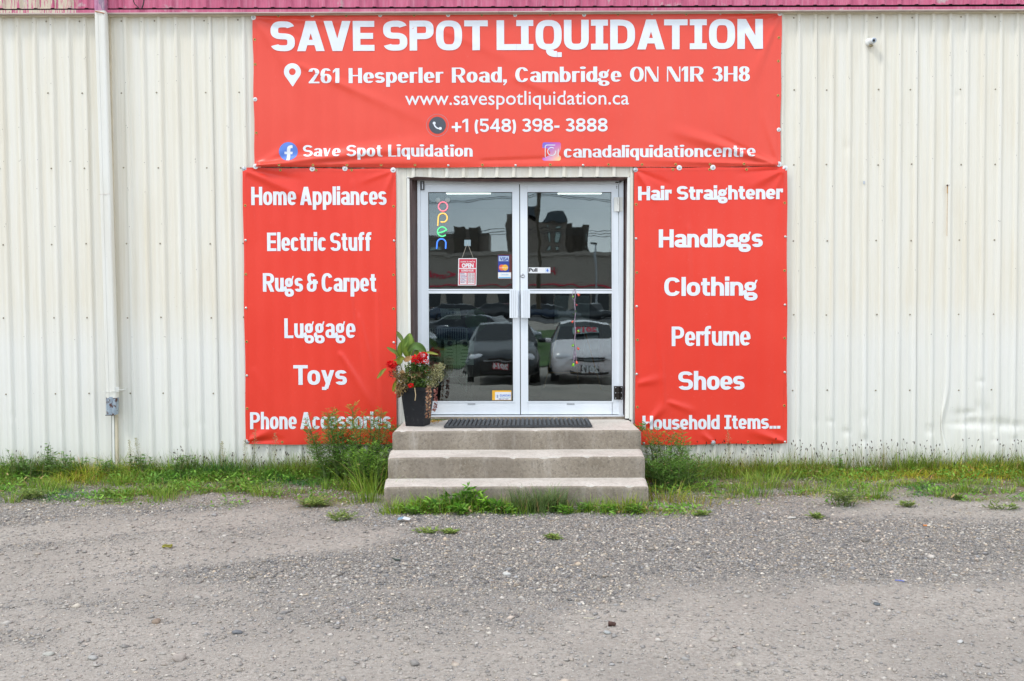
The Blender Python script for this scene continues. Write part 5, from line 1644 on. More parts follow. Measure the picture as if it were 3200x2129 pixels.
# ================================================================== what the dark glass lets through: the shop
mb = MB()
lamp = M('lamp_tube', (1, 1, 1), .5); lamp.emit((1, .99, .96), 3.2)
for (x0, x1, y, gp) in ((1395, 1533, 605.5, 1), (1743.5, 1880, 605.5, 1)):
    a, b = P(x0, y, 9.5), P(x1, y, 9.5)
    L = empty('ceiling_lamp', (a.lerp(b, .5)), 'lit white tube lamp seen through the %s door glass' % ('left' if x0 < 1500 else 'right'), 'lamp', 'tube lamps in the shop')
    MB().box(a.x, b.x, 9.47, 9.60, a.z, a.z + .05).build('tube', lamp.mat, L)
    MB().box(a.x - .03, b.x + .03, 9.45, 9.62, a.z + .051, a.z + .10).build('lamp_body', MAT['white'], L)
    MB().box(a.x + .1, a.x + .12, 9.52, 9.54, a.z + .1, 5.1).box(b.x - .12, b.x - .1, 9.52, 9.54, a.z + .1, 5.1).build('hanger', MAT['steel'], L)
# wire rack with three printed sheets behind the left pane
paper = plain('poster_paper', (.62, .66, .56), .8); paper2 = plain('poster_paper_grey', (.45, .48, .45), .8)
RK = empty('wire_rack', (P(1420, 1150, .9).x, .9, .47), 'white wire rack behind the left door glass with printed price sheets', 'rack')
mb = MB()
for x in np.linspace(1345, 1460, 17): mb.tube([P(x, 1026, .95), P(x, 1178, .95)], .0028, 5)
for y in (1026, 1060, 1178, 1202): mb.tube([P(1338, y, .95), P(1465, y, .95)], .004, 5)
mb.tube([P(1458, 1026, .95), P(1458, 1224, .95)], .006, 6).tube([P(1342, 1026, .95), P(1342, 1224, .95)], .006, 6).tube([P(1424, 1180, .95), P(1457, 1222, .95)], .004, 5)
mb.build('wire_frame', plain('rack_wire', (.5, .55, .5), .4), RK)
for (x0, y0, x1, y1, mt) in ((1340, 1063, 1378, 1143, paper2), (1387, 1063, 1425, 1141, paper), (1427, 1065, 1480, 1141, paper)):
    card('price_sheet', x0, y0, x1, y1, .93, mt, RK, .002)
    mb = MB()
    cx_ = (x0 + x1) / 2
    a_ = P(cx_, y0 + 11, .925); mb.lathe((a_.x, .925, a_.z), (0, -1, 0), [(0, .028), (.0003, .0003)], 12)
    for i in range(5):
        ww = (x1 - x0) * (.28 if i % 2 else .2)
        mb.bar(P(cx_ - ww, y0 + 30 + i * 10, .925), P(cx_ + ww, y0 + 30 + i * 10, .925), P(cx_ + ww, y0 + 27.5 + i * 10, .925), P(cx_ - ww, y0 + 27.5 + i * 10, .925), .001)
    mb.build('sheet_print', MAT['ink_dark'], RK)
t = empty('price_card', P(1410, 980, 1.1), 'pale hand written price card behind the left door glass', 'card')
card('card_sheet', 1375, 964, 1437, 998, 1.1, paper, t, .002, 4)
font_text('handwriting', 'NOW', 1402, 1417, 972, 972, MAT['ink_black'], t, 1.1, .001, offset=.01, hpx=6)
font_text('handwriting', '13.99', 1396, 1426, 983, 982, MAT['ink_black'], t, 1.1, .001, offset=.01, hpx=8)
t = empty('balloon', P(1490, 990, 1.3), 'big pale green balloon behind the left door glass', 'balloon')
p = P(1487, 1000, 1.3); bm = bmesh.new(); bmesh.ops.create_icosphere(bm, subdivisions=3, radius=.1)
me = bpy.data.meshes.new('balloon_skin')
for v in bm.verts: v.co = Vector((p.x + v.co.x * 1.2, 1.3 + v.co.y, p.z + v.co.z * 1.25))
bm.to_mesh(me); bm.free(); link('balloon_skin', me, t, mat=plain('balloon_green', (.10, .24, .10), .25))
MB().tube([P(1487, 1034, 1.3), P(1480, 1100, 1.3), P(1472, 1240, 1.3)], .002, 5).build('balloon_string', cord, t)
# easel with a blank board behind the right pane
t = empty('easel', (P(1790, 1200, 1.2).x, 1.2, .47), 'wooden easel holding a grey board behind the right door glass', 'easel')
wd = plain('easel_wood', (.42, .24, .10), .5)
mb = MB(); mb.tube([P(1770, 932, 1.2), P(1700, 1212, 1.15)], .008, 6).tube([P(1800, 932, 1.2), P(1879, 1218, 1.15)], .008, 6).tube([P(1785, 930, 1.25), P(1808, 1212, 1.6)], .008, 6).tube([P(1712, 1165, 1.17), P(1866, 1165, 1.17)], .008, 6)
mb.build('legs', wd, t)
card('board', 1733, 924, 1842, 1020, 1.14, plain('easel_board', (.30, .33, .33), .7), t, .012)
card('lower_board', 1825, 1040, 1870, 1160, 1.3, plain('white_board', (.40, .42, .43), .7), t, .01)
t = empty('stacked_boxes', (P(1700, 1180, 3.0).x, 3.0, .47), 'dark stacked cartons deep inside the shop', 'boxes')
for (x0, y0, x1, y1, Y_) in ((1650, 1090, 1690, 1240, 2.6), (1885, 1000, 1950, 1240, 3.2), (1500, 1120, 1600, 1235, 3.4)):
    a, b = P(x0, y1, Y_), P(x1, y0, Y_)
    MB().box(a.x, b.x, Y_, Y_ + .5, .47, b.z).build('carton', plain('carton_dark', (.12, .085, .05), .8), t)

# ================================================================== vegetation
def blades(x, y, hgt, wid, lean, az, C, segs=3, curl=.6, name=None, z0=None):
    """curved tapering blades; arrays of equal length -> V, F (quads), C"""
    n = len(x); z = gz(x, y) if z0 is None else z0
    dx_, dy_ = np.cos(az), np.sin(az)
    sx, sy = -np.sin(az + rng.uniform(-.8, .8, n)), np.cos(az)
    V = np.zeros((n, (segs + 1) * 2, 3))
    for i in range(segs + 1):
        t = i / segs
        off = lean * hgt * (t ** (1 + curl))
        zz = z + hgt * (t - .25 * lean * t * t) - .01
        w = wid * (1 - t ** 1.5) * .5 + .0004
        V[:, 2 * i, 0] = x + dx_ * off - sx * w; V[:, 2 * i, 1] = y + dy_ * off - sy * w; V[:, 2 * i, 2] = zz
        V[:, 2 * i + 1, 0] = x + dx_ * off + sx * w; V[:, 2 * i + 1, 1] = y + dy_ * off + sy * w; V[:, 2 * i + 1, 2] = zz
    F0 = np.array([(2 * i, 2 * i + 1, 2 * i + 3, 2 * i + 2) for i in range(segs)])
    F = (F0[None] + (np.arange(n) * (segs + 1) * 2)[:, None, None]).reshape(-1, 4)
    Cc = np.repeat(C, (segs + 1) * 2, 0)
    return V.reshape(-1, 3), F, Cc


def leaves(p, d, L, Wd, C, droop=.2, roll=None):
    """diamond-ish leaves: 6 vertices, 2 quads; p base points (n,3), d direction (n,3)"""
    n = len(p); d = d / (np.linalg.norm(d, axis=1)[:, None] + 1e-9)
    up = np.tile(np.array([0, 0, 1.]), (n, 1)) + rng.normal(0, .45, (n, 3))
    s = np.cross(d, up); s /= (np.linalg.norm(s, axis=1)[:, None] + 1e-9)
    nn = np.cross(s, d)
    L = np.asarray(L)[:, None]; Wd = np.asarray(Wd)[:, None]
    a = p; tip = p + d * L - nn * L * droop * .9
    m1 = p + d * L * .38 - nn * L * droop * .12; m2 = p + d * L * .72 - nn * L * droop * .45
    V = np.stack([a, m1 + s * Wd * .5 + nn * Wd * .1, m2 + s * Wd * .38 + nn * Wd * .08, tip, m2 - s * Wd * .38 + nn * Wd * .08, m1 - s * Wd * .5 + nn * Wd * .1, m1, m2], 1)
    F0 = np.array([(0, 1, 2, 7), (0, 7, 4, 5), (7, 2, 3, 4)])
    F0 = np.array([(0, 1, 6, 5), (6, 1, 2, 7), (5, 6, 7, 4), (7, 2, 3, 4)])
    F = (F0[None] + (np.arange(n) * 8)[:, None, None]).reshape(-1, 4)
    return V.reshape(-1, 3), F, np.repeat(C, 8, 0)


def joined(name, parts, mat=None, parent=None):
    V, F, C, k = [], [], [], 0
    for (v, f, c) in parts:
        V.append(v); F.append(f + k); C.append(c); k += len(v)
    V = np.vstack(V)
    if parent is not None:
        w, q = Vector((0, 0, 0)), parent
        while q is not None: w += q.location; q = q.parent
        V = V - np.array(w)
    me = bpy.data.meshes.new(name); fast_mesh(me, V, np.vstack(F)); set_col(me, np.vstack(C))
    me.polygons.foreach_set('use_smooth', np.ones(len(me.polygons), bool))
    me.materials.append(mat or MAT['leaf'])
    return link(name, me, parent, loc=(0, 0, 0) if parent is not None else None)


def cols(n, lo, hi, dry=0., jit=.18):
    t = rng.random((n, 1)); c = np.array(lo) * (1 - t) + np.array(hi) * t
    c = c * (1 + rng.normal(0, jit, (n, 1)))
    if dry:
        k = (rng.random(n) < dry)[:, None]
        c = np.where(k, np.array([.42, .30, .14]) * rng.uniform(.6, 1.25, (n, 1)), c)
    return np.clip(c, .004, 1)


G1, G2 = (.12, .24, .02), (.34, .46, .06)
SX0, SX1 = P(1199, 1530, F3).x, P(2027, 1530, F3).x
def inside_steps(x, y, m=.0): return (x > SX0 - m) & (x < SX1 + m) & (y > F3 - m)


def scatter(n, x0, x1, y0, y1, dens):
    x = rng.uniform(x0, x1, n); y = rng.uniform(y0, y1, n)
    ok = (rng.random(n) < dens(x, y)) & ~inside_steps(x, y, .015) & (np.abs(x) < (y - CY) * .62 + .4)
    return x[ok], y[ok]


def gdens(x, y):
    """how thick the green strip is"""
    e = -.93 + .42 * (fbm(x * 1.1 + 20, x * 0 + 1, 3) - .5) * 2
    e = e - .42 * np.exp(-((np.abs(x + .08) - 1.42) / .33) ** 2)
    edge = np.clip((y - e) / .16, 0, 1)
    patch = np.clip((fbm(x * 2.9 + 7, y * 4.2 + 3, 3) - .40) * 6, .10, 1)
    near_wall = np.clip(1 + (y + .30) / .3, 0, 1)
    e2 = np.exp(-((y + 1.50) / .14) ** 2) * np.clip((x + 1.15) / .1, 0, 1) * np.clip((1.35 - x) / .2, 0, 1) * np.clip((fbm(x * 3 + 4, y * 0, 3) - .25) * 4, .2, 1)
    tuft = e2 + np.clip((fbm(x * 4 + 70, y * 6 + 40, 2) - .54) * 9, 0, 1) * np.clip((y + 1.38) / .25, 0, 1) * .55
    bare = np.clip((x - 1.6) / .8, 0, 1) * np.clip((-.6 - y) / .25, 0, 1) * .25
    return np.clip(edge * np.maximum(patch, near_wall * .9) + tuft * (1 - edge) - bare * edge, 0, 1)


# the turf: fine blades
x, y = scatter(120000, -5.6, 5.6, -1.9, -.01, gdens)
n = len(x); hm = .022 + .075 * fbm(x * 3 + 5, y * 4, 3) ** 1.5 * 1.6 + .045 * np.clip(1 + (y + .2) / .25, 0, 1) * fbm(x * 4 + 1, x * 0, 2) * 2; hm = hm * np.clip(.92 + (y + .35) * .8, .38, 1.15)
h = hm * rng.uniform(.5, 1.55, n)
C = cols(n, G1, G2, .13)
tone = (fbm(x * 1.6 + 11, y * 2.5 + 8, 3) - .5)[:, None]
C = C * (1 + tone * np.array([[2.6, 1.2, .6]]))
yel = np.clip((x - .8) / 2, 0, 1)[:, None] * .35
C = np.clip(C * (1 - yel) + C * np.array([[1.7, 1.15, .9]]) * yel, .004, 1)
P1 = blades(x, y, h, rng.uniform(.0028, .0062, n), rng.uniform(.3, 1.9, n), rng.uniform(0, 6.28, n), C, 3)
# low broad leaves between (clover, plantain rosettes)
x, y = scatter(62000, -5.6, 5.6, -1.9, -.01, lambda x, y: gdens(x, y) * np.clip((fbm(x * 3 + 90, y * 4, 3) - .38) * 6, 0, 1))
n = len(x); az = rng.uniform(0, 6.28, n); el = rng.uniform(.05, .9, n)
pz = gz(x, y) + rng.uniform(.003, .05, n) * (1 + .4 * np.clip(1 + (y + .3) / .3, 0, 1))
P2 = leaves(np.stack([x, y, pz], 1), np.stack([np.cos(az) * np.cos(el), np.sin(az) * np.cos(el), np.sin(el)], 1), rng.uniform(.018, .055, n), rng.uniform(.007, .018, n), cols(n, (.085, .24, .025), (.27, .48, .07), .05))
tag(joined('grass', [P1, P2]), 'green and yellowing grass strip growing along the foot of the wall', kind='stuff')
# dry thatch in thin places
x, y = scatter(110000, -5.6, 5.6, -1.95, -.02, lambda x, y: np.clip((y + 1.45 + .35 * (fbm(x * 1.5, x * 0 + 9, 3) - .5) * 2) / .45, 0, 1) * np.clip((fbm(x * 2.6 + 33, y * 4 + 12, 3) - .43) * 6, 0, 1) * .9)
n = len(x)
P3 = blades(x, y, rng.uniform(.008, .030, n), rng.uniform(.003, .0062, n), rng.uniform(.8, 2.4, n), rng.uniform(0, 6.28, n), cols(n, (.26, .18, .085), (.50, .38, .20)), 2)
tag(joined('dry_thatch', [P3], MAT['dry']), 'thin mat of dry tan stems where the grass meets the gravel', kind='stuff')

# taller grass and seed stalks standing against the wall
def stalk_field():
    parts, heads = [], []
    q = rng
    n = 2600
    x = q.uniform(-5.5, 5.5, n); y = -np.abs(q.normal(.10, .09, n)) - .03
    k = np.clip((fbm(x * 2.3 + 60, x * 0, 3) - .32) * 4, .12, 1) * np.where(x > .9, 1.0, .75)
    ok = (q.random(n) < k) & ~inside_steps(x, y, .05); x, y = x[ok], y[ok]; n = len(x)
    h = q.uniform(.09, .30, n) * np.where(x > .9, 1.05, .92)
    az = q.uniform(0, 6.28, n); ln = q.uniform(.02, .45, n)
    V, F, C_ = blades(x, y, h, np.full(n, .0026), ln, az, cols(n, (.12, .18, .05), (.28, .25, .10), .2), 3, .4)
    parts.append((V, F, C_))
    # plantain heads: dark brown spindles on top
    tips = V.reshape(n, 8, 3)[:, 6:8].mean(1)
    pick = q.random(n) < .36
    tp = tips[pick]; m_ = len(tp)
    d = np.stack([np.cos(az[pick]) * ln[pick], np.sin(az[pick]) * ln[pick], np.ones(m_)], 1)
    d[:, :2] += q.normal(0, .25, (m_, 2))
    L = q.uniform(.014, .034, m_)
    for tw in (0, 1.57):
        dd = d / np.linalg.norm(d, axis=1)[:, None]
        s = np.stack([np.full(m_, math.cos(tw)), np.full(m_, math.sin(tw)), np.zeros(m_)], 1); w = .0042
        a = tp; t_ = tp + dd * L[:, None]; b = tp + dd * L[:, None] * .35; c = tp + dd * L[:, None] * .75
        V = np.stack([a, b + s * w, c + s * w * .9, t_, c - s * w * .9, b - s * w], 1).reshape(-1, 3)
        F0 = np.array([(0, 1, 2, 5), (5, 2, 3, 4)])
        F = (F0[None] + (np.arange(m_) * 6)[:, None, None]).reshape(-1, 4)
        heads.append((V, F, np.repeat(cols(m_, (.030, .016, .012), (.085, .045, .03)), 6, 0)))
    return parts + heads
tag(joined('seed_stalks', stalk_field()), 'thin stalks with dark brown seed heads standing against the white wall', kind='stuff')
# broader grass blades in clumps against the right wall and in front
def clump_field():
    out = []
    for (cx, cy, n, hh, sp, lo, hi, wd) in [(P(x_, 1460, -.1).x, -.12, 60, .19, .09, (.10, .17, .02), (.30, .36, .06), .006) for x_ in (2260, 2330, 2480, 2620, 2700, 2760, 2830, 2900, 2990, 3040, 3090, 3130, 3170, 3210, 1160, 740, 560)] + \
            [(xx_, -.05 - .16 * rng.random(), int(rng.uniform(25, 70)), rng.uniform(.10, .24), rng.uniform(.04, .09), (.09, .19, .02), (.30, .42, .06), .0055) for xx_ in np.concatenate([rng.uniform(-5.2, -1.3, 42), rng.uniform(1.2, 5.2, 44)])] + \
            [(xx_, rng.uniform(-1.12, -.30), int(rng.uniform(30, 80)), rng.uniform(.05, .12), rng.uniform(.04, .08), (.10, .22, .02), (.34, .46, .07), .005) for xx_ in np.concatenate([rng.uniform(-5.2, -1.4, 56), rng.uniform(1.4, 5.2, 56)])] + \
            [(P(1215, 1590, -1.0).x - .14, -.85, 130, .30, .10, (.12, .24, .02), (.34, .46, .05), .0055), (P(1190, 1590, -1.0).x - .05, -1.15, 120, .22, .10, (.10, .22, .02), (.32, .44, .05), .005),
             (SX1 + .16, -1.15, 130, .16, .12, (.16, .22, .02), (.40, .42, .06), .005), (SX1 + .35, -1.30, 110, .10, .13, (.18, .22, .02), (.42, .42, .06), .005), (P(2390, 1520, -.7).x, -.72, 150, .17, .09, (.14, .26, .03), (.34, .46, .07), .004), (P(2330, 1560, -.9).x, -.95, 120, .11, .10, (.05, .16, .03), (.20, .32, .05), .004)] + \
            [(P(x_, 1590, -1.50).x, -1.50 + .05 * math.sin(x_), int(n_ * 1.3), h_ * 1.15, s_, lo, hi, .005) for (x_, n_, h_, s_, lo, hi) in ((1275, 90, .10, .07, (.16, .30, .02), (.38, .50, .06)), (1380, 120, .10, .07, G1, G2), (1500, 90, .08, .08, G1, G2), (1600, 110, .10, .07, G1, G2), (1790, 90, .07, .07, G1, G2), (1890, 90, .09, .07, G1, G2), (1300, 90, .12, .05, (.14, .28, .02), (.36, .50, .05)), (1335, 80, .12, .05, G1, G2), (1420, 90, .15, .05, (.10, .24, .02), (.26, .40, .05)), (1560, 60, .10, .05, G1, G2),
              (1640, 190, .16, .06, (.09, .17, .05), (.20, .28, .09)), (1690, 220, .17, .07, (.09, .17, .05), (.20, .28, .09)), (1735, 170, .15, .05, (.09, .17, .05), (.20, .28, .09)), (1850, 60, .10, .05, G1, G2), (1945, 60, .13, .06, G1, (.34, .36, .06)), (1990, 70, .12, .06, (.16, .2, .02), (.38, .38, .06)), (1230, 80, .12, .06, G1, G2))]:
        x = cx + rng.normal(0, sp, n); y = cy + rng.normal(0, sp * .5, n)
        if cy < F3 - .03: y = np.minimum(y, F3 - .02)
        else: y = np.minimum(y, -.02)
        az = np.arctan2(y - cy, x - cx) + rng.normal(0, .5, n)
        out.append(blades(x, y, hh * rng.uniform(.45, 1.25, n), np.full(n, wd) * rng.uniform(.7, 1.3, n), rng.uniform(.1, .8, n), az, cols(n, lo, hi, .06), 4))
    return out
tag(joined('tall_grass', clump_field()), 'taller grass clumps along the wall and at the foot of the steps', kind='stuff')


def weed(name, px, py, Y, hgt, wid, nst, kind, label, cat='plant', group=None, seed=1, lo=(.07, .20, .025), hi=(.20, .38, .06), dens=1.):
    """a bushy weed: stems from one root, side twigs, leaves of the given kind"""
    r = np.random.default_rng(seed)
    c = P(px, py, Y); z0 = float(gz(c.x, Y))
    t = empty(name, (c.x, Y, z0), label, cat, group)
    SV = MB(); LP, LD, LL, LW = [], [], [], []
    for i in range(nst):
        a = r.uniform(0, 6.28); sp = wid * .5 * math.sqrt(r.random())
        bx, by = c.x + sp * (.65 if kind == 'feather' else .35) * math.cos(a), Y + sp * .3 * math.sin(a)
        H = hgt * r.uniform(.55, 1.0) * (1 - .25 * sp / (wid * .5 + .001))
        tx, ty = c.x + sp * math.cos(a), Y + sp * .5 * math.sin(a)
        ty = min(ty, -.03)
        pts = [Vector((bx + (tx - bx) * u ** 1.3 + .01 * math.sin(u * 5 + i), by + (ty - by) * u, z0 + H * u)) for u in np.linspace(0, 1, 7)]
        SV.tube(pts, [.0036 * (1 - .75 * u) * (1 + hgt) for u in np.linspace(0, 1, 7)], 5, caps=False)
        nt = max(5, int(H / .028 * dens))
        for j in range(nt):
            u = .12 + .88 * (j / nt); k = u * 6; i0 = min(5, int(k)); p = pts[i0].lerp(pts[i0 + 1], k - i0)
            aa = j * 2.4 + r.uniform(-.5, .5); ln = (.05 + .10 * (1 - u)) * (.6 + hgt * .7) * r.uniform(.6, 1.2) * (1.1 if kind == 'feather' else .6)
            el = r.uniform(.25, .9)
            d = Vector((math.cos(aa) * math.cos(el), math.sin(aa) * math.cos(el), math.sin(el)))
            q = p + d * ln
            if q.y > -.015: q.y = -.015 - r.random() * .02
            if kind == 'feather':
                SV.tube([p, p.lerp(q, .5) + Vector((0, 0, .004)), q], .0010, 3, caps=False)
                for s_ in range(8):
                    f_ = .15 + .85 * s_ / 7; b_ = p.lerp(q, f_); sd = 1 if s_ % 2 else -1
                    side = d.cross(Vector((0, 0, 1))).normalized() * sd
                    dd = (d * .9 + side * 1.0 + Vector((r.normal(0, .2), r.normal(0, .2), r.normal(.1, .25))))
                    LP.append(tuple(b_)); LD.append(tuple(dd)); LL.append((.024 + .026 * r.random() * (1.15 - f_ * .5))); LW.append(.0056)
            elif kind == 'broad':
                for s_ in range(2):
                    LP.append(tuple(p)); dd = d + Vector((r.normal(0, .3), r.normal(0, .3), r.normal(0, .2))); LD.append(tuple(dd)); LL.append(r.uniform(.04, .075)); LW.append(r.uniform(.012, .022))
            else:   # palmate, toothed: five narrow lobes
                for s_ in range(5):
                    rot = (s_ - 2) * .42; sd = d.cross(Vector((0, 0, 1))).normalized()
                    dd = d * math.cos(rot) + sd * math.sin(rot)
                    LP.append(tuple(p + d * ln * .35)); LD.append((dd.x, dd.y, dd.z - .15)); LL.append(r.uniform(.022, .045) * (1.15 - abs(s_ - 2) * .2)); LW.append(.0075)
    SV_o = SV.build('stems', plain('stem_' + kind, (.12, .17, .05), .7), t)
    n = len(LP)
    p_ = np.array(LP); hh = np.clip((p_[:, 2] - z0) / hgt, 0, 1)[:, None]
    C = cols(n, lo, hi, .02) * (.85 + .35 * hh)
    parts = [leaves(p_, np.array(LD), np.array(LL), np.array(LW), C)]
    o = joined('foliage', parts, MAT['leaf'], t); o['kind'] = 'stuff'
    return t


weed('bushy_weed', 1105, 1540, -.42, .74, .80, 40, 'feather', 'big feathery green weed in front of the left banner beside the steps', seed=4, dens=1.7)
weed('bushy_weed', 1165, 1560, -.72, .44, .46, 22, 'feather', 'lower feathery weed pressed against the left side of the steps', seed=5, lo=(.09, .24, .03), hi=(.26, .44, .06), dens=1.5)
weed('bushy_weed', 2085, 1540, -.50, .60, .42, 15, 'feather', 'airy feathery green weed in front of the right banner beside the steps', seed=6, dens=1.3)
weed('bushy_weed', 2115, 1560, -.70, .36, .66, 30, 'feather', 'low dense feathery weed at the right foot of the steps', seed=7, lo=(.06, .18, .025), hi=(.18, .34, .05), dens=1.6)
gl = 'leafy weeds along the left wall'
for i, (px, h_, sd, lab) in enumerate([
        (10, .17, 21, 'leafy weed at the far left edge of the wall'), (46, .26, 22, 'tall leafy weed second from the left edge'), (90, .25, 23, 'leafy weed third from the left edge against the wall'),
        (148, .29, 24, 'tallest leafy weed near the left edge against the wall'), (176, .24, 25, 'leafy weed just right of the tallest one at left'), (215, .26, 26, 'leafy weed between the left edge and the rain pipe'),
        (248, .20, 27, 'short leafy weed left of the rain pipe'), (325, .20, 28, 'leafy weed at the left of the rain pipe foot'), (352, .19, 29, 'leafy weed right under the rain pipe'),
        (420, .24, 30, 'leafy weed just right of the rain pipe foot'), (452, .22, 31, 'leafy weed second right of the rain pipe'), (560, .22, 32, 'leafy weed midway between rain pipe and left banner'), (602, .20, 33, 'leafy weed nearer the left banner corner'), (668, .16, 34, 'short leafy weed before the left banner corner'), (1020, .22, 35, 'dark leafy weed under the left banner')]):
    weed('leafy_weed', px, 1480, -.14 - .05 * (i % 3), h_ * 1.18, .16, 8, 'palm', lab, group=gl, seed=sd, lo=(.08, .19, .04), hi=(.22, .36, .09), dens=1.2)
weed('leafy_weed', 2622, 1480, -.16, .20, .14, 6, 'palm', 'leafy weed against the wall right of the right banner', seed=51)
weed('low_weed', 1455, 1590, -1.50, .24, .14, 11, 'broad', 'broad leaved weed before the lowest step at left', seed=41, lo=(.07, .22, .02), hi=(.20, .42, .05))
weed('low_weed', 1412, 1590, -1.50, .18, .14, 10, 'broad', 'broad leaved weed beside the taller one at the lowest step', seed=42, lo=(.07, .22, .02), hi=(.18, .38, .05))
weed('low_weed', 1505, 1600, -1.53, .16, .15, 11, 'broad', 'bright broad leaved weed before the middle of the lowest step', seed=43, lo=(.12, .30, .02), hi=(.30, .52, .06))
weed('low_weed', 1550, 1600, -1.55, .12, .16, 11, 'broad', 'low broad leaved weed right of the bright one', seed=44, lo=(.06, .20, .02), hi=(.18, .36, .05))
weed('low_weed', 1365, 1605, -1.55, .11, .16, 11, 'broad', 'low broad leaved weed at the left foot of the steps', seed=45)
for i, (px, py_, h_, w_, kd, lab) in enumerate([(1288, -1.60, .10, .20, 'palm', 'leafy weed at the left end of the growth before the steps'), (1330, -1.52, .13, .18, 'broad', 'broad leaved weed second from the left before the steps'), (1438, -1.62, .09, .18, 'broad', 'small leafy weed in front of the taller broad leaved ones'),
        (1480, -1.48, .20, .13, 'broad', 'upright broad leaved weed left of the steps middle'), (1580, -1.56, .10, .16, 'palm', 'leafy weed between the broad weeds and the fine grass'), (1770, -1.58, .07, .16, 'palm', 'leafy weed right of the fine grass before the steps'), (1900, -1.56, .08, .18, 'palm', 'low leafy weed before the right part of the steps'), (1975, -1.58, .10, .18, 'palm', 'leafy weed at the right end of the growth before the steps')]):
    weed('low_weed', px, 1600, py_, h_, w_, 13, kd, lab, seed=140 + i, lo=(.08, .24, .02), hi=(.26, .46, .06), dens=1.3)
weed('low_weed', 1830, 1600, -1.53, .09, .14, 10, 'palm', 'small dark weed before the right part of the lowest step', seed=46)
for i, (px, py, h_, w_, kd, lab) in enumerate([(2640, 1585, .13, .22, 'feather', 'round fluffy green weed at the grass edge right of centre'), (2555, 1620, .05, .09, 'palm', 'tiny green tuft alone on gravel at right'), (2840, 1585, .07, .10, 'palm', 'small green tuft at the gravel edge far right'),
                                              (3130, 1590, .08, .2, 'palm', 'flat green tuft near the right edge'), (2985, 1560, .09, .12, 'palm', 'small green tuft in the grass at far right'), (95, 1565, .09, .16, 'feather', 'fluffy green tuft at the grass edge far left'),
                                              (340, 1560, .08, .16, 'broad', 'low broad leaved tuft at the gravel edge left'), (740, 1530, .09, .18, 'palm', 'green tuft at the grass edge before the left banner'), (1068, 1632, .06, .10, 'feather', 'small green tuft alone on gravel left of the steps'),
                                              (985, 1585, .06, .16, 'feather', 'flat green tuft on gravel under the left banner'), (2195, 1615, .05, .09, 'palm', 'tiny green tuft on gravel right of the steps'), (530, 1550, .06, .2, 'broad', 'flat leafy tuft on the gravel edge at left'),
                                              (1735, 1688, .045, .10, 'palm', 'yellow green tuft alone in the gravel below the steps'), (1335, 1670, .03, .12, 'palm', 'small tuft in gravel below the left end of the steps'), (1405, 1672, .03, .09, 'palm', 'small tuft in gravel right of another below the steps')]):
    g_ = PG(px, py, .0)
    weed('ground_tuft', px, py, g_.y, h_ * (1.3 if i == 0 else .7), w_ * 1.6, 14 if i in (0, 5, 7, 9) else 7, kd, lab, group='small tufts at the gravel edge', seed=60 + i, lo=(.12, .20, .04), hi=(.30, .38, .09), dens=.7)
# pale horseweed spires
for i, (px, h_, lab) in enumerate([(405, .33, 'pale seeding spire just right of the rain pipe'), (430, .34, 'second pale seeding spire right of the rain pipe'), (700, .30, 'pale seeding spire left of the left banner'), (770, .32, 'pale seeding spire at the left banner corner'),
                                   (798, .42, 'pale seeding spire before the left banner text'), (858, .38, 'pale spire below the left banner left part'), (962, .42, 'pale spire below the middle of the left banner'), (2275, .40, 'pale spire before the middle of the right banner')]):
    c = P(px, 1478, -.12); r = np.random.default_rng(90 + i); z0 = float(gz(c.x, -.12))
    t = empty('seed_spire', (c.x, -.12, z0), lab, 'plant', 'pale seeding spires along the wall')
    SP = [Vector((c.x + .012 * math.sin(u * 3 + i), -.12 + .01 * math.sin(u * 4), z0 + h_ * u)) for u in np.linspace(0, 1, 7)]
    MB().tube(SP, [.0022 * (1 - .6 * u) for u in np.linspace(0, 1, 7)], 5, caps=False).build('stem', plain('spire_stem', (.26, .28, .12), .8), t)
    n = 230; u = r.uniform(.25, 1, n); k = u * 6; i0 = np.minimum(5, k.astype(int))
    A_ = np.array([tuple(v) for v in SP]); p = A_[i0] + (A_[i0 + 1] - A_[i0]) * (k - i0)[:, None]
    rad = .024 * np.sin(np.clip((u - .2) / .8, 0, 1) * math.pi) + .004
    az = r.uniform(0, 6.28, n); p = p + np.stack([np.cos(az) * rad, np.sin(az) * rad, rad * .6], 1) * r.random(n)[:, None]
    p[:, 1] = np.minimum(p[:, 1], -.03)
    o = joined('seed_head', [leaves(p, np.stack([np.cos(az), np.sin(az), np.full(n, .9)], 1), r.uniform(.006, .016, n), r.uniform(.0025, .005, n), cols(n, (.30, .30, .12), (.55, .47, .28)))], MAT['dry'], t); o['kind'] = 'stuff'

# ================================================================== potted plant
z = LZ + .003
pc = PG(1305, 1318, z)                       # foot of the pot on the landing
by = -.30; k = (CY * -1 + by) / FPX
pcx = P(1306, 1318, by).x
FP = empty('flower_pot', (pcx, by, z), 'tall dark square pot of red geraniums and fading plants beside the door', 'potted plant')
zt = P(1300, 1207, by).z
wb, wt_ = .097, .134
yaw = math.radians(-14)
def pq(w, zz, n=1):
    return [Vector((pcx + math.cos(yaw + a) * w * 1.19, by + math.sin(yaw + a) * w * 1.19, zz)) for a in (-2.356, -.785, .785, 2.356)]
mb = MB(); lo_, hi_, h2, h3 = pq(wb, z), pq(wt_, zt - .03), pq(wt_ + .008, zt - .028), pq(wt_ + .008, zt)
inn = pq(wt_ - .008, zt - .002); inb = pq(wt_ - .012, zt - .03)
rings_ = [lo_, hi_, h2, h3, inn, inb]
mb.add([v for r_ in rings_ for v in r_], [(4 * i + j, 4 * i + (j + 1) % 4, 4 * i + 4 + (j + 1) % 4, 4 * i + 4 + j) for i in range(5) for j in range(4)] + [(3, 2, 1, 0)])
mb.build('pot', MAT['pot'], FP)
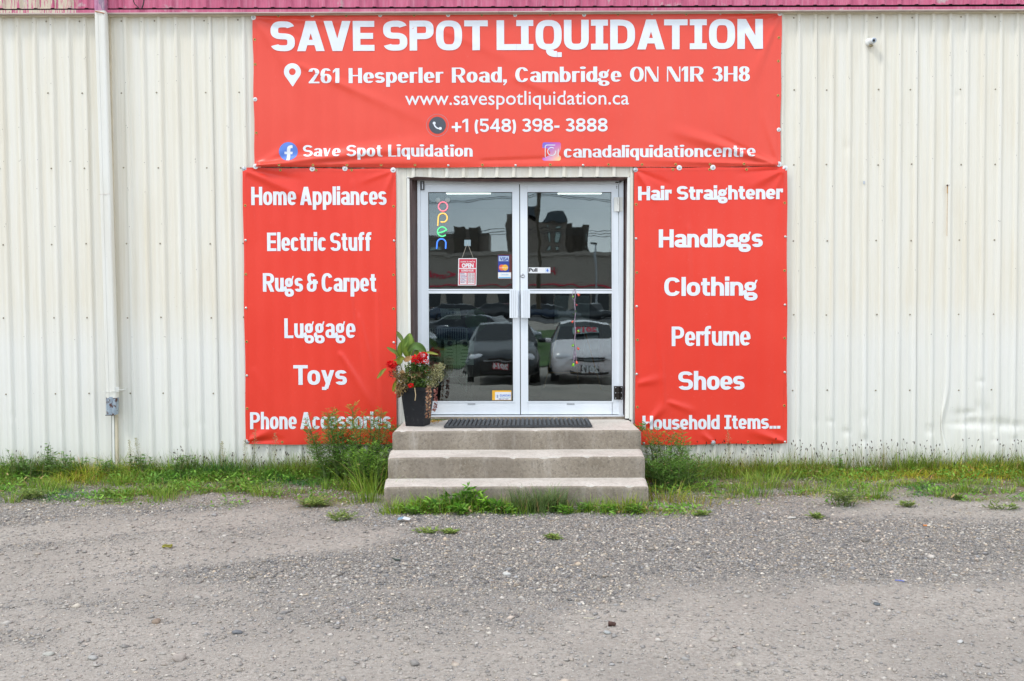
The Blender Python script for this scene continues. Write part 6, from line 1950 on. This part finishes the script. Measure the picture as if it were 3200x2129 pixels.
MB().add(pq(wt_ - .012, zt - .028), [(0, 1, 2, 3)]).build('soil', plain('soil', (.035, .024, .016), .95, var=.4, scale=60), FP)


def blade_leaf(name, pts, w, c0, c1, curl=.25, mat='leaf'):
    """a big single leaf along photo points (px, py, y offset)"""
    A_ = [P(x_, y_, by + o_) for (x_, y_, o_) in pts]
    n = 14; V, F, C = [], [], []
    for i in range(n + 1):
        u = i / n; k = u * (len(A_) - 1); i0 = min(len(A_) - 2, int(k)); f_ = k - i0
        g = lambda j: A_[max(0, min(len(A_) - 1, j))]
        p0, p1, p2, p3 = g(i0 - 1), g(i0), g(i0 + 1), g(i0 + 2)
        p = .5 * ((2 * p1) + (p2 - p0) * f_ + (2 * p0 - 5 * p1 + 4 * p2 - p3) * f_ ** 2 + (3 * p1 - p0 - 3 * p2 + p3) * f_ ** 3)
        V.append((p, u))
    out = []
    for i, (p, u) in enumerate(V):
        d = (V[min(i + 1, n)][0] - V[max(i - 1, 0)][0]).normalized()
        s_ = d.cross(Vector((.25, -1, .1))).normalized()
        ww = w * .5 * (math.sin(math.pi * min(1, u * .96 + .04)) ** .8) * (1 if u < .97 else .3)
        nn = d.cross(s_)
        for q in (-1, -.5, 0, .5, 1): out.append(tuple(p + s_ * ww * q - nn * ww * curl * abs(q)))
        for q in (-1, -.5, 0, .5, 1):
            t_ = .5 + .5 * math.sin(u * 9 + q * 3); cc = [c0[j] * (1 - t_) + c1[j] * t_ for j in range(3)]
            if q == 0: cc = [min(1, v * 1.25) for v in cc]
            if u > .93: cc = [.22, .12, .04]
            C.append(cc)
    F = [(i * 5 + j, i * 5 + j + 1, (i + 1) * 5 + j + 1, (i + 1) * 5 + j) for i in range(n) for j in range(4)]
    return joined(name, [(np.array(out), np.array(F), np.array(C))], MAT[mat], FP)


gA, gB = (.10, .19, .03), (.21, .32, .05)
yA, yB = (.22, .28, .05), (.38, .40, .08)
blade_leaf('canna_leaf', [(1276, 1118, .0), (1271, 1100, -.02), (1272, 1075, -.03), (1279, 1055, -.02), (1281, 1041, .0)], .088, gA, gB)
blade_leaf('canna_leaf', [(1252, 1116, .0), (1250, 1100, -.03), (1256, 1080, -.04), (1268, 1066, -.03), (1278, 1050, -.02)], .060, gA, gB)
blade_leaf('canna_leaf', [(1280, 1112, .0), (1287, 1088, .03), (1288, 1068, .03), (1281, 1042, .02)], .048, gA, (.17, .27, .05))
blade_leaf('canna_leaf', [(1262, 1075, .03), (1254, 1058, .04), (1244, 1044, .04), (1239.5, 1035, .03)], .038, (.12, .20, .06), (.20, .28, .08))
blade_leaf('canna_leaf', [(1275, 1098, -.03), (1290, 1084, -.09), (1308, 1083, -.10), (1323, 1096, -.08), (1331, 1106, -.06)], .066, (.09, .18, .04), (.15, .26, .08), curl=.35)
blade_leaf('canna_leaf', [(1326, 1102, .02), (1340, 1102, .01), (1356, 1105, .0), (1370, 1108.5, -.01)], .022, yA, yB)
blade_leaf('canna_leaf', [(1244, 1118, .0), (1238, 1103, .0), (1222, 1093, .0), (1208, 1085, .0)], .034, (.13, .20, .04), (.20, .26, .05))
blade_leaf('canna_leaf', [(1264, 1119, -.04), (1252, 1122, -.05), (1242, 1130, -.05), (1220, 1128, -.05)], .055, (.16, .22, .03), (.28, .30, .05))
blade_leaf('canna_leaf', [(1258, 1128, -.02), (1246, 1134, -.04), (1240, 1142, -.04)], .042, yA, gB)
blade_leaf('canna_leaf', [(1207, 1152, -.02), (1196, 1160, -.02), (1186, 1173, -.02), (1177.5, 1184, -.02)], .030, (.19, .27, .06), yB)
blade_leaf('canna_leaf', [(1242, 1188, -.05), (1234, 1200, -.05), (1230, 1216, -.05), (1228, 1225, -.05)], .030, (.25, .30, .04), (.36, .36, .05))
blade_leaf('canna_leaf', [(1301, 1120, .0), (1300, 1108, .02), (1305, 1100, .02), (1312, 1096, .0)], .05, gA, gB)
blade_leaf('dry_leaf', [(1264, 1130, -.04), (1270, 1124, -.05), (1281, 1118, -.04), (1284, 1112, -.03)], .045, (.45, .25, .10), (.58, .36, .17), mat='dry')
blade_leaf('dry_leaf', [(1290, 1140, -.07), (1288, 1144, -.07), (1293, 1150, -.07)], .03, (.55, .28, .12), (.62, .40, .2), mat='dry')
blade_leaf('dry_leaf', [(1252, 1160, -.06), (1257, 1166, -.07), (1262, 1180, -.07)], .045, (.50, .27, .10), (.60, .40, .2), mat='dry')
blade_leaf('dry_leaf', [(1246, 1196, -.05), (1244, 1215, -.06), (1248, 1236, -.05), (1240, 1244, -.05)], .032, (.12, .06, .03), (.25, .13, .06), mat='dry')
mbx = MB()
for pts_ in ([(1275, 1205), (1276, 1160), (1275, 1112)], [(1262, 1200), (1254, 1150), (1246, 1120)], [(1285, 1200), (1290, 1150), (1288, 1100)], [(1300, 1200), (1308, 1160), (1313, 1128)], [(1250, 1205), (1234, 1170), (1224, 1146)], [(1290, 1205), (1325, 1170), (1334, 1164)]):
    mbx.tube([P(x_, y_, by - .01) for (x_, y_) in pts_], [.005, .004, .003], 6)
mbx.build('stems', plain('plant_stem', (.16, .19, .06), .7), FP)
# geranium heads: balls of ruffled petals
def flower(px, py, rpx, n, oy=-.08, lo=(.62, .004, .010), hi=(.95, .02, .025), sx=1.):
    c = np.array(P(px, py, by + oy)); R_ = rpx * (by + oy - CY) / FPX
    d = rng.normal(0, 1, (n, 3)); d /= np.linalg.norm(d, axis=1)[:, None]; d[:, 1] = -np.abs(d[:, 1]); 
    p = c + d * R_ * np.array([sx, .9, .75]) * rng.uniform(.55, .95, (n, 1))
    t_ = np.cross(d, rng.normal(0, 1, (n, 3))) + d * .5
    L = rng.uniform(.011, .018, n) * (rpx / 22) ** .4
    V, F, C = leaves(p, t_, L, L * 1.0, cols(n, lo, hi), .1)
    return joined('flower_head', [(V, F, C)], MAT['petal'], FP)
flower(1303, 1122, 19, 300, -.12); flower(1322, 1112, 16, 200, -.12); flower(1328, 1128, 13, 130, -.12, sx=1.1); flower(1225, 1139, 17, 280, -.09); flower(1333.5, 1161, 7, 60, -.12); flower(1285, 1205, 9.5, 80, -.16); flower(1221, 1161, 6, 30, -.1, (.4, .02, .02), (.6, .05, .04))
# mound of small leaves: green, olive, brown and pale
def mound(name, spots, n, cl, ch, L0, L1, W_, mat='leaf', dry=0.):
    P_, D_ = [], []
    sp = np.array(spots, float); wts = sp[:, 2] * sp[:, 3]; wts /= wts.sum()
    idx = rng.choice(len(sp), n, p=wts)
    ang = rng.uniform(0, 6.28, n); rad = np.sqrt(rng.random(n))
    px = sp[idx, 0] + sp[idx, 2] * rad * np.cos(ang); py = sp[idx, 1] + sp[idx, 3] * rad * np.sin(ang)
    oy = -.04 - .10 * np.sqrt(np.clip(1 - rad ** 2, 0, 1)) + rng.uniform(-.02, .05, n)
    p = np.array([tuple(P(a, b, by + o_)) for a, b, o_ in zip(px, py, oy)])
    d = rng.normal(0, 1, (n, 3)); d[:, 1] -= .3; d[:, 2] += .2
    L = rng.uniform(L0, L1, n)
    o = joined(name, [leaves(p, d, L, L * W_, cols(n, cl, ch, dry), .3)], MAT[mat], FP); o['kind'] = 'stuff'
    return o
mound('foliage', [(1310, 1148, 28, 14), (1330, 1160, 22, 16), (1285, 1150, 20, 14), (1290, 1185, 36, 22), (1320, 1195, 26, 18), (1300, 1205, 24, 10)], 1300, (.035, .085, .02), (.15, .23, .05), .014, .034, .75)
mound('fading_foliage', [(1262, 1190, 26, 22), (1290, 1180, 32, 22), (1310, 1172, 20, 18), (1245, 1170, 18, 14), (1262, 1212, 22, 12), (1250, 1222, 16, 14)], 1700, (.15, .10, .045), (.42, .32, .15), .010, .024, .55, 'dry')
mound('pale_foliage', [(1345, 1170, 26, 28), (1362, 1160, 18, 22), (1338, 1195, 24, 18), (1375, 1172, 12, 20), (1352, 1200, 18, 12), (1376, 1146, 16, 12)], 2600, (.26, .30, .10), (.60, .55, .34), .006, .014, .5, 'dry')
mound('dark_foliage', [(1356, 1150, 24, 20), (1228, 1170, 14, 12), (1240, 1150, 14, 8)], 260, (.07, .02, .02), (.20, .08, .06), .008, .018, .5, 'dry')
mound('white_flecks', [(1350, 1180, 34, 30), (1372, 1165, 14, 26), (1330, 1205, 20, 8)], 150, (.65, .66, .55), (.8, .8, .74), .004, .009, .7, 'dry')
# two trailing strings of coin leaves
def trail(pts_, wpx, lo, hi, n):
    sp = np.array(pts_, float); u = np.sort(rng.random(n)); k = u * (len(sp) - 1); i0 = np.minimum(len(sp) - 2, k.astype(int)); f_ = (k - i0)[:, None]
    c = sp[i0] * (1 - f_) + sp[i0 + 1] * f_
    px = c[:, 0] + rng.choice([-1, 1], n) * wpx * rng.uniform(.3, 1, n)
    p = np.array([tuple(P(a, b, by - .155 + rng.uniform(-.015, .01))) for a, b in zip(px, c[:, 1])])
    d = np.stack([rng.normal(0, 1, n), rng.normal(-.3, .3, n), rng.normal(-.3, .5, n)], 1)
    o = joined('trailing_stem', [leaves(p - d * .006, d, np.full(n, .017), np.full(n, .017), cols(n, lo, hi), .05)], MAT['dry'], FP); return o
trail([(1340, 1205), (1341, 1230), (1338, 1260), (1339, 1285), (1338, 1308)], 7, (.32, .15, .11), (.62, .42, .24), 190)
trail([(1363, 1212), (1361, 1240), (1362, 1262), (1356, 1285)], 4.5, (.25, .07, .07), (.48, .25, .20), 120)
mbx = MB(); mbx.tube([P(1296, 1212, by - .165), P(1299, 1235, by - .17), P(1297, 1252, by - .168)], .0035, 6)
mbx.build('dead_stalk', plain('stalk_tan', (.5, .38, .22), .8), FP)
# fallen yellow petals and moss beside the pot
n = 130; pp = [PG(1358 + rng.normal(0, 10), 1316 + rng.normal(0, 2.0), LZ + .008) for _ in range(n)]
d = rng.normal(0, 1, (n, 3)); d[:, 2] *= .3
tag(joined('fallen_petals', [leaves(np.array([tuple(v) for v in pp]), d, rng.uniform(.008, .016, n), rng.uniform(.006, .012, n), cols(n, (.50, .28, .05), (.75, .48, .12)))], MAT['dry']), 'little heap of fallen yellow leaves beside the dark pot', kind='stuff')
n = 240; pp = [PG(1372 + rng.normal(0, 14), 1306 + rng.normal(0, 2.), LZ + .006) for _ in range(n)]
pp = [Vector((v.x, min(v.y, -.0), v.z)) for v in pp]
d = rng.normal(0, 1, (n, 3)); d[:, 2] = np.abs(d[:, 2])
tag(joined('sill_weeds', [leaves(np.array([tuple(v) for v in pp]), d, rng.uniform(.010, .022, n), rng.uniform(.003, .006, n), cols(n, (.07, .15, .03), (.20, .30, .08)))], MAT['leaf']), 'low green weeds in the joint between door sill and landing', kind='stuff')
# weeds creeping from behind the pot over the landing edge
weed('creeping_weed', 1240, 1325, -.22, .10, .20, 9, 'palm', 'small green weed growing up behind the pot at the landing edge', seed=77).location.z = LZ - .08
weed('creeping_weed', 1998, 1330, -.20, .12, .16, 7, 'palm', 'small green weed reaching over the right edge of the landing', seed=78).location.z = LZ - .08

# ================================================================== behind the viewer: what the glass mirrors
def Pm(px, py, D):
    """photo point seen in the door glass, D = virtual distance from the camera"""
    p = P(px, py, CY + D); return Vector((p.x, 2 * (DY + .012) - p.y, p.z))


def gzz(x, y): return float(gz(np.array([x]), np.array([y]))[0])


# grass strip between the lot and the far street
xs2 = np.linspace(-120, 120, 60); ys2 = np.linspace(-52, -20.5, 24)
X2, Y2 = np.meshgrid(xs2, ys2)
link_o = link('lawn', grid_mesh('lawn', np.stack([X2.ravel(), Y2.ravel(), gz(X2, Y2).ravel() + .03], 1), 60, 24, plain('lawn_green', (.045, .10, .012), .9, var=.4, scale=.6)))
tag(link_o, 'grass strip opposite the building', kind='structure')
xs3 = np.linspace(-200, 200, 40); ys3 = np.linspace(-115, -66, 20)
X3, Y3 = np.meshgrid(xs3, ys3)
tag(link('far_lot', grid_mesh('far_lot', np.stack([X3.ravel(), Y3.ravel(), gz(X3, Y3).ravel() + .03], 1), 40, 20, plain('asphalt', (.055, .055, .058), .9, var=.3, scale=1.))), 'asphalt lot of the dealer opposite', kind='structure')

tyre = plain('tyre', (.015, .015, .016), .8); rim = plain('rim', (.4, .42, .45), .3, .7)
gls = plain('car_glass', (.012, .016, .020), .06); dark = plain('car_dark', (.012, .012, .014), .4)
hl = plain('headlight', (.75, .75, .8), .1); tint = plain('reflector_wine', (.12, .015, .06), .2)
ME_CAR = {}
def car_meshes():
    # stations along the car: x (0 = nose), z bottom, belt, roof, half width low, belt, roof
    S_ = [(0, .38, .58, .60, .60, .58, .50), (.06, .22, .66, .69, .78, .72, .60), (.35, .18, .78, .82, .88, .84, .70), (1.15, .18, .93, .96, .90, .88, .72), (1.30, .18, .95, 1.02, .90, .88, .70), (1.95, .18, .97, 1.42, .90, .88, .62), (2.5, .18, .97, 1.47, .90, .88, .62),
          (3.3, .18, .98, 1.42, .90, .88, .60), (3.95, .18, 1.0, 1.10, .89, .86, .64), (4.5, .2, .98, 1.02, .86, .82, .60), (4.62, .34, .80, .84, .78, .74, .56)]
    vs, fs, mi = [], [], []
    for (x, zb, zc, zr, wl, wb_, wr) in S_:
        half = [(0, zb), (wl * .92, zb), (wl, zb + .12), (wl + .01, (zb + zc) / 2), (wb_, zc), (wr, zr), (wr * .6, zr + .02), (0, zr + .03)]
        ring = half + [(-a, b) for a, b in half[-2:0:-1]]
        vs += [(a, x, b) for a, b in ring]
    n = 14
    for i in range(len(S_) - 1):
        for k in range(n):
            k2 = (k + 1) % n
            fs.append((i * n + k2, i * n + k, (i + 1) * n + k, (i + 1) * n + k2))
            g = k in (4, 9) and 4 <= i <= 7 or (k in (5, 6, 7, 8) and i in (4, 7))
            mi.append(1 if g else 0)
    fs.append(tuple(range(n))); mi.append(0)
    fs.append(tuple((len(S_) - 1) * n + i for i in range(n - 1, -1, -1))); mi.append(0)
    me = bpy.data.meshes.new('body'); me.from_pydata(vs, [], fs)
    me.materials.append(None); me.materials.append(gls)
    me.polygons.foreach_set('material_index', mi); me.polygons.foreach_set('use_smooth', [len(f) == 4 and m_ == 0 for f, m_ in zip(fs, mi)]); me.update()
    ME_CAR['body'] = me
    ME_CAR['wheel'] = MB().lathe((0, 0, 0), (1, 0, 0), [(-.1, .20), (-.1, .32), (.1, .32), (.1, .20)], 20).lathe((0, 0, 0), (1, 0, 0), [(-.09, .0003), (-.09, .2), (.09, .2), (.09, .0003)], 20, 1).mesh('wheel', [tyre, rim])
    ME_CAR['light'] = MB().lathe((0, 0, 0), (0, -1, .15), [(0, .16), (.05, .12), (.07, .0003)], 12).mesh('headlight', [hl])
    ME_CAR['grille'] = MB().box(-.34, .34, -.02, .04, -.055, .055).mesh('grille', [dark])
    ME_CAR['intake'] = MB().box(-.45, .45, -.02, .06, -.09, .09).mesh('lower_intake', [dark])
    ME_CAR['mirror'] = MB().lathe((0, 0, 0), (1, 0, 0), [(-.10, .0003), (-.09, .06), (.05, .075), (.10, .05), (.11, .0003)], 12).mesh('door_mirror', [dark])
    ME_CAR['trim'] = MB().box(-.44, .44, -.03, .02, -.012, .012).mesh('chrome_bar', [rim])
car_meshes()
def paint(name, c): 
    m = M(name, c, .25, .1); m.b.inputs['Coat Weight'].default_value = .6; return m.mat
def car(x, y, rot, pm, label, group, full=True, sx=1.):
    t = empty('parked_car', (x, y, gzz(x, y)), label, 'car', group); t.rotation_euler.z = rot
    def ad(nm, me, loc, rx=0, sc=(1, 1, 1), mat0=None):
        o = bpy.data.objects.new(nm, me); COL.objects.link(o); o.parent = t; o.location = loc; o.scale = sc
        if mat0 is not None:
            o.material_slots[0].link = 'OBJECT'; o.material_slots[0].material = mat0
        return o
    ad('body', ME_CAR['body'], (0, 0, 0), mat0=pm)
    for wx in (-.80, .80):
        for wy in (.85, 3.65): ad('wheel', ME_CAR['wheel'], (wx, wy, .32))
    for wx in (-.60, .60): ad('headlight', ME_CAR['light'], (wx, .10, .66), sc=(1.25, 1, .6))
    if full:
        ad('grille', ME_CAR['grille'], (0, .01, .60)); ad('lower_intake', ME_CAR['intake'], (0, .05, .33)); ad('chrome_bar', ME_CAR['trim'], (0, .0, .60))
        for wx in (-1.0, 1.0): ad('door_mirror', ME_CAR['mirror'], (wx, 1.45, 1.02), mat0=pm)
    return t
white_p, black_p = paint('car_paint_pearl', (.85, .80, .82)), paint('car_paint_black', (.02, .022, .026))
# two near cars facing the shop (rot = pi: nose towards +y)
cy_ = -13.2
wc = car(Pm(1844, 1200, 21.4).x, cy_, math.pi, white_p, 'pearl white sedan with 2012 price signs facing the shop, mirrored in the right door', 'cars for sale opposite the shop')
bc = car(Pm(1566, 1200, 21.4).x, cy_, math.pi, black_p, 'black sedan with a 2014 sign facing the shop, mirrored in the left door', 'cars for sale opposite the shop')
def car_sign(par, text, zc, h, w, yoff, mat, tm, nm, tilt=0):
    o = link(nm, MB().box(-w / 2, w / 2, -.01, .0, -h / 2, h / 2).mesh(nm, mat), par, loc=(0, yoff, zc)); o.rotation_euler.x = tilt
    cu = bpy.data.curves.new('t', 'FONT'); cu.body = text; cu.align_x = 'CENTER'; cu.align_y = 'CENTER'; cu.size = h * 1.15; cu.offset = .012; cu.resolution_u = 2
    oo = bpy.data.objects.new('t', cu); COL.objects.link(oo)
    me = bpy.data.meshes.new_from_object(oo.evaluated_get(bpy.context.evaluated_depsgraph_get())); bpy.data.objects.remove(oo); bpy.data.curves.remove(cu)
    me.materials.append(tm)
    o2 = bpy.data.objects.new('sign_number', me); COL.objects.link(o2); o2.parent = o; o2.location = (0, -.015, 0); o2.rotation_euler = (math.pi / 2, 0, 0)
car_sign(wc, '2012', .36, .17, .42, -.03, plain('sign_black', (.05, .02, .02), .5), MAT['white'], 'year_plate')
car_sign(bc, '2014', .45, .17, .42, -.03, MAT['ink_red'], MAT['white'], 'year_plate')
car_sign(wc, '2012', 1.24, .22, .60, 1.52, plain('screen_sign', (.30, .42, .42), .5), MAT['ink_red'], 'windscreen_sign', -.9)
pal_ = [paint('car_paint_%d' % i, c) for i, c in enumerate([(.45, .46, .48), (.03, .035, .04), (.35, .02, .02), (.55, .56, .58), (.04, .06, .10), (.20, .21, .23)])]
names_ = ['silver', 'black', 'red', 'light grey', 'dark blue', 'dark grey']
rr_ = random.Random(8)
ORD = ['first', 'second', 'third', 'fourth', 'fifth', 'sixth', 'seventh', 'eighth', 'ninth', 'tenth', 'eleventh', 'twelfth', 'thirteenth', 'fourteenth']
# a row on the far lot
for i in range(14):
    D_ = 88; px = 1300 + i * 47
    b_ = Pm(px, 955, D_)
    car(b_.x, b_.y, math.pi * (.5 if i % 3 else 1.0) + rr_.uniform(-.1, .1), pal_[i % 6], '%s car, %s from the left in the far dealer row' % (names_[i % 6], ORD[i]), 'cars on the far dealer lot', False)
for (px, D_, k_, rot, lab) in ((1675, 40, 4, 1.9, 'dark blue car on the grass verge mirrored beside the middle stile'), (1310, 36, 5, 2.6, 'dark grey car at the left edge of the left door reflection'), (1615, 42, 1, 1.5, 'black car on the verge mirrored behind the push handles')):
    b_ = Pm(px, 1000, D_); car(b_.x, b_.y, rot, pal_[k_], lab, 'cars on the grass verge', False)
# long tan store with red lettering
D_ = 135.
a, b = Pm(900, 960, D_), Pm(2300, 960, D_)
zt_ = Pm(1600, 800, D_).z; yb_ = a.y
TS = empty('tan_store', (a.lerp(b, .5).x, yb_, gzz(0, yb_)), 'long low tan store with red lettering across the street, seen in the glass', 'building')
tan = plain('tan_render', (.34, .30, .26), .9, var=.06, scale=.3)
MB().box(a.x, b.x, yb_ - 40, yb_, 0, zt_).build('wall', tan, TS)
MB().box(a.x - .2, b.x + .2, yb_ - 40.2, yb_ + .25, zt_ + .002, zt_ + .5).build('parapet', plain('parapet', (.36, .32, .28), .8), TS)
for i, px in enumerate((1330, 1400, 1480, 1550, 1680, 1730, 1800, 1850, 1905)):
    p0 = Pm(px, 945, D_); MB().box(p0.x, p0.x + 2.2, yb_ + .002, yb_ + .06, gzz(0, yb_) + .3, gzz(0, yb_) + 3.1).build('window', gls, TS)
MB().box(a.x, b.x, yb_ + .002, yb_ + .2, Pm(1600, 896, D_).z, Pm(1600, 892, D_).z).build('red_stripe', MAT['ink_red'], TS)
def bt(text, px0, px1, py, hpx, D_, par, mat):
    cu = bpy.data.curves.new('t', 'FONT'); cu.body = text; cu.resolution_u = 2; cu.offset = .02
    oo = bpy.data.objects.new('t', cu); COL.objects.link(oo)
    me = bpy.data.meshes.new_from_object(oo.evaluated_get(bpy.context.evaluated_depsgraph_get())); bpy.data.objects.remove(oo); bpy.data.curves.remove(cu)
    w_ = max(v.co.x for v in me.vertices); A_ = Pm(px1, py, D_); B_ = Pm(px0, py, D_); k_ = abs(A_.x - B_.x) / w_
    # real text faces +y (towards the shop): it reads left to right when seen from the shop, so mirrored in the glass
    for v in me.vertices: v.co = Vector((A_.x - v.co.x * k_, yb_ + .12, A_.z + v.co.y * k_ * hpx))
    me.materials.append(mat); link('store_lettering', me, par)
bt('Cambridge', 1262, 1420, 871, .8, D_, TS, MAT['ink_red']); bt('H', 1722, 1744, 857, 1., D_, TS, MAT['ink_red'])
# apartment blocks behind
def tower(D_, parts_, label, roofc=None, win=None):
    b0 = Pm(parts_[0][0], 900, D_)
    T = empty('apartment_block', (b0.x, b0.y, gzz(0, b0.y)), label, 'building')
    for (x0, x1, yt, colr, dd) in parts_:
        a_, b_ = Pm(x0, yt, D_ + dd), Pm(x1, yt, D_ + dd)
        MB().box(a_.x, b_.x, a_.y - 14, a_.y, 0, a_.z).build('wall', colr, T)
    if win:
        for (x0, x1, y0, y1) in win:
            a_, b_ = Pm(x0, y1, D_ - 1), Pm(x1, y0, D_ - 1)
            f_ = MB().box(a_.x, b_.x, a_.y - .4, a_.y - .1, a_.z, b_.z).build('window', dark, T)
            MB().box(a_.x + .12, b_.x - .12, a_.y - .09, a_.y - .05, a_.z + .12, b_.z - .12).build('pane', plain('pane_pale', (.36, .46, .44), .3), f_)
    return T
brk, brk2, roofm = plain('apartment_brown', (.085, .07, .055), .9), plain('apartment_taupe', (.21, .18, .155), .9), plain('slate_roof', (.06, .075, .09), .8)
tower(260., [(1413, 1446, 708, brk, 0), (1446, 1473, 716, brk2, 1), (1470, 1500, 710, brk, 0), (1499, 1530, 730, brk2, 2), (1330, 1413, 733, brk2, 4)], 'brown apartment tower with stepped roof mirrored in the left door', win=[(1352, 1382, 770, 784), (1348, 1378, 796, 812), (1456, 1468, 762, 775)])
T = tower(240., [(1600, 1766, 690, brk2, 0), (1766, 1784, 698, brk, 1), (1784, 1818, 712, brk, 3), (1818, 1850, 704, brk, 2), (1585, 1690, 672, brk2, 5)], 'taupe apartment block with slate mansard roof mirrored in the right door',
          win=[(x_, x_ + w_, y_, y_ + h_) for (x_, w_) in ((1712, 7), (1734, 15)) for (y_, h_) in ((701, 9), (726, 26), (768, 13), (790, 8))] + [(1833, 1840, 728, 756), (1836, 1842, 772, 780)])
for (x0, x1, x2, x3, yb2, yt) in ((1702, 1712, 1755, 1767, 690, 661), (1600, 1615, 1680, 1694, 672, 640)):
    D2 = 239.; pts_ = [Pm(x0, yb2, D2), Pm(x3, yb2, D2), Pm(x2, yt, D2), Pm(x1, yt, D2)]
    bk = [p + Vector((0, -10, 0)) for p in pts_]
    MB().add(pts_ + bk, [(0, 1, 2, 3), (7, 6, 5, 4), (0, 4, 5, 1), (1, 5, 6, 2), (2, 6, 7, 3), (3, 7, 4, 0)]).build('mansard_roof', roofm, T)
# light pole, utility pole and wires
t = empty('lot_light_pole', Pm(1863, 960, 120.), 'slim grey lot light pole mirrored at the right of the glass', 'lamp post')
MB().tube([Pm(1863, 960, 120.), Pm(1863, 762, 120.)], [.14, .09], 8).build('pole', rim, t)
MB().tube([Pm(1857, 762, 120.), Pm(1868, 764, 120.)], .16, 6).build('lamp_head', dark, t)
t = empty('utility_pole', Pm(1690, 1000, 60.), 'wooden utility pole across the lot mirrored near the middle stile', 'pole')
MB().tube([Pm(1688, 965, 60.), Pm(1685, 480, 60.)], [.17, .12], 8).build('pole', plain('pole_wood', (.10, .075, .055), .9), t)
MB().tube([Pm(1655, 560, 60.), Pm(1718, 560, 60.)], .07, 6).build('crossarm', plain('arm_wood', (.10, .075, .055), .9), t)
for i, (y0, y1) in enumerate(((607, 618), (612, 624), (712, 708), (720, 716), (727, 724))):
    A_, B_ = Pm(1685, y0, 60.), Pm(2300, y1 - 20, 62.)
    C_ = Pm(900, y0 - 24, 62.)
    o = MB().tube([C_, C_.lerp(A_, .5) + Vector((0, 0, -.8)), A_, A_.lerp(B_, .5) + Vector((0, 0, -.7)), B_], .022, 5).build('power_line', MAT['black'])
    tag(o, 'power line %s mirrored across the door glass' % ['highest', 'second from the top', 'third from the top', 'fourth from the top', 'lowest'][i], 'wire', 'power lines over the far street')
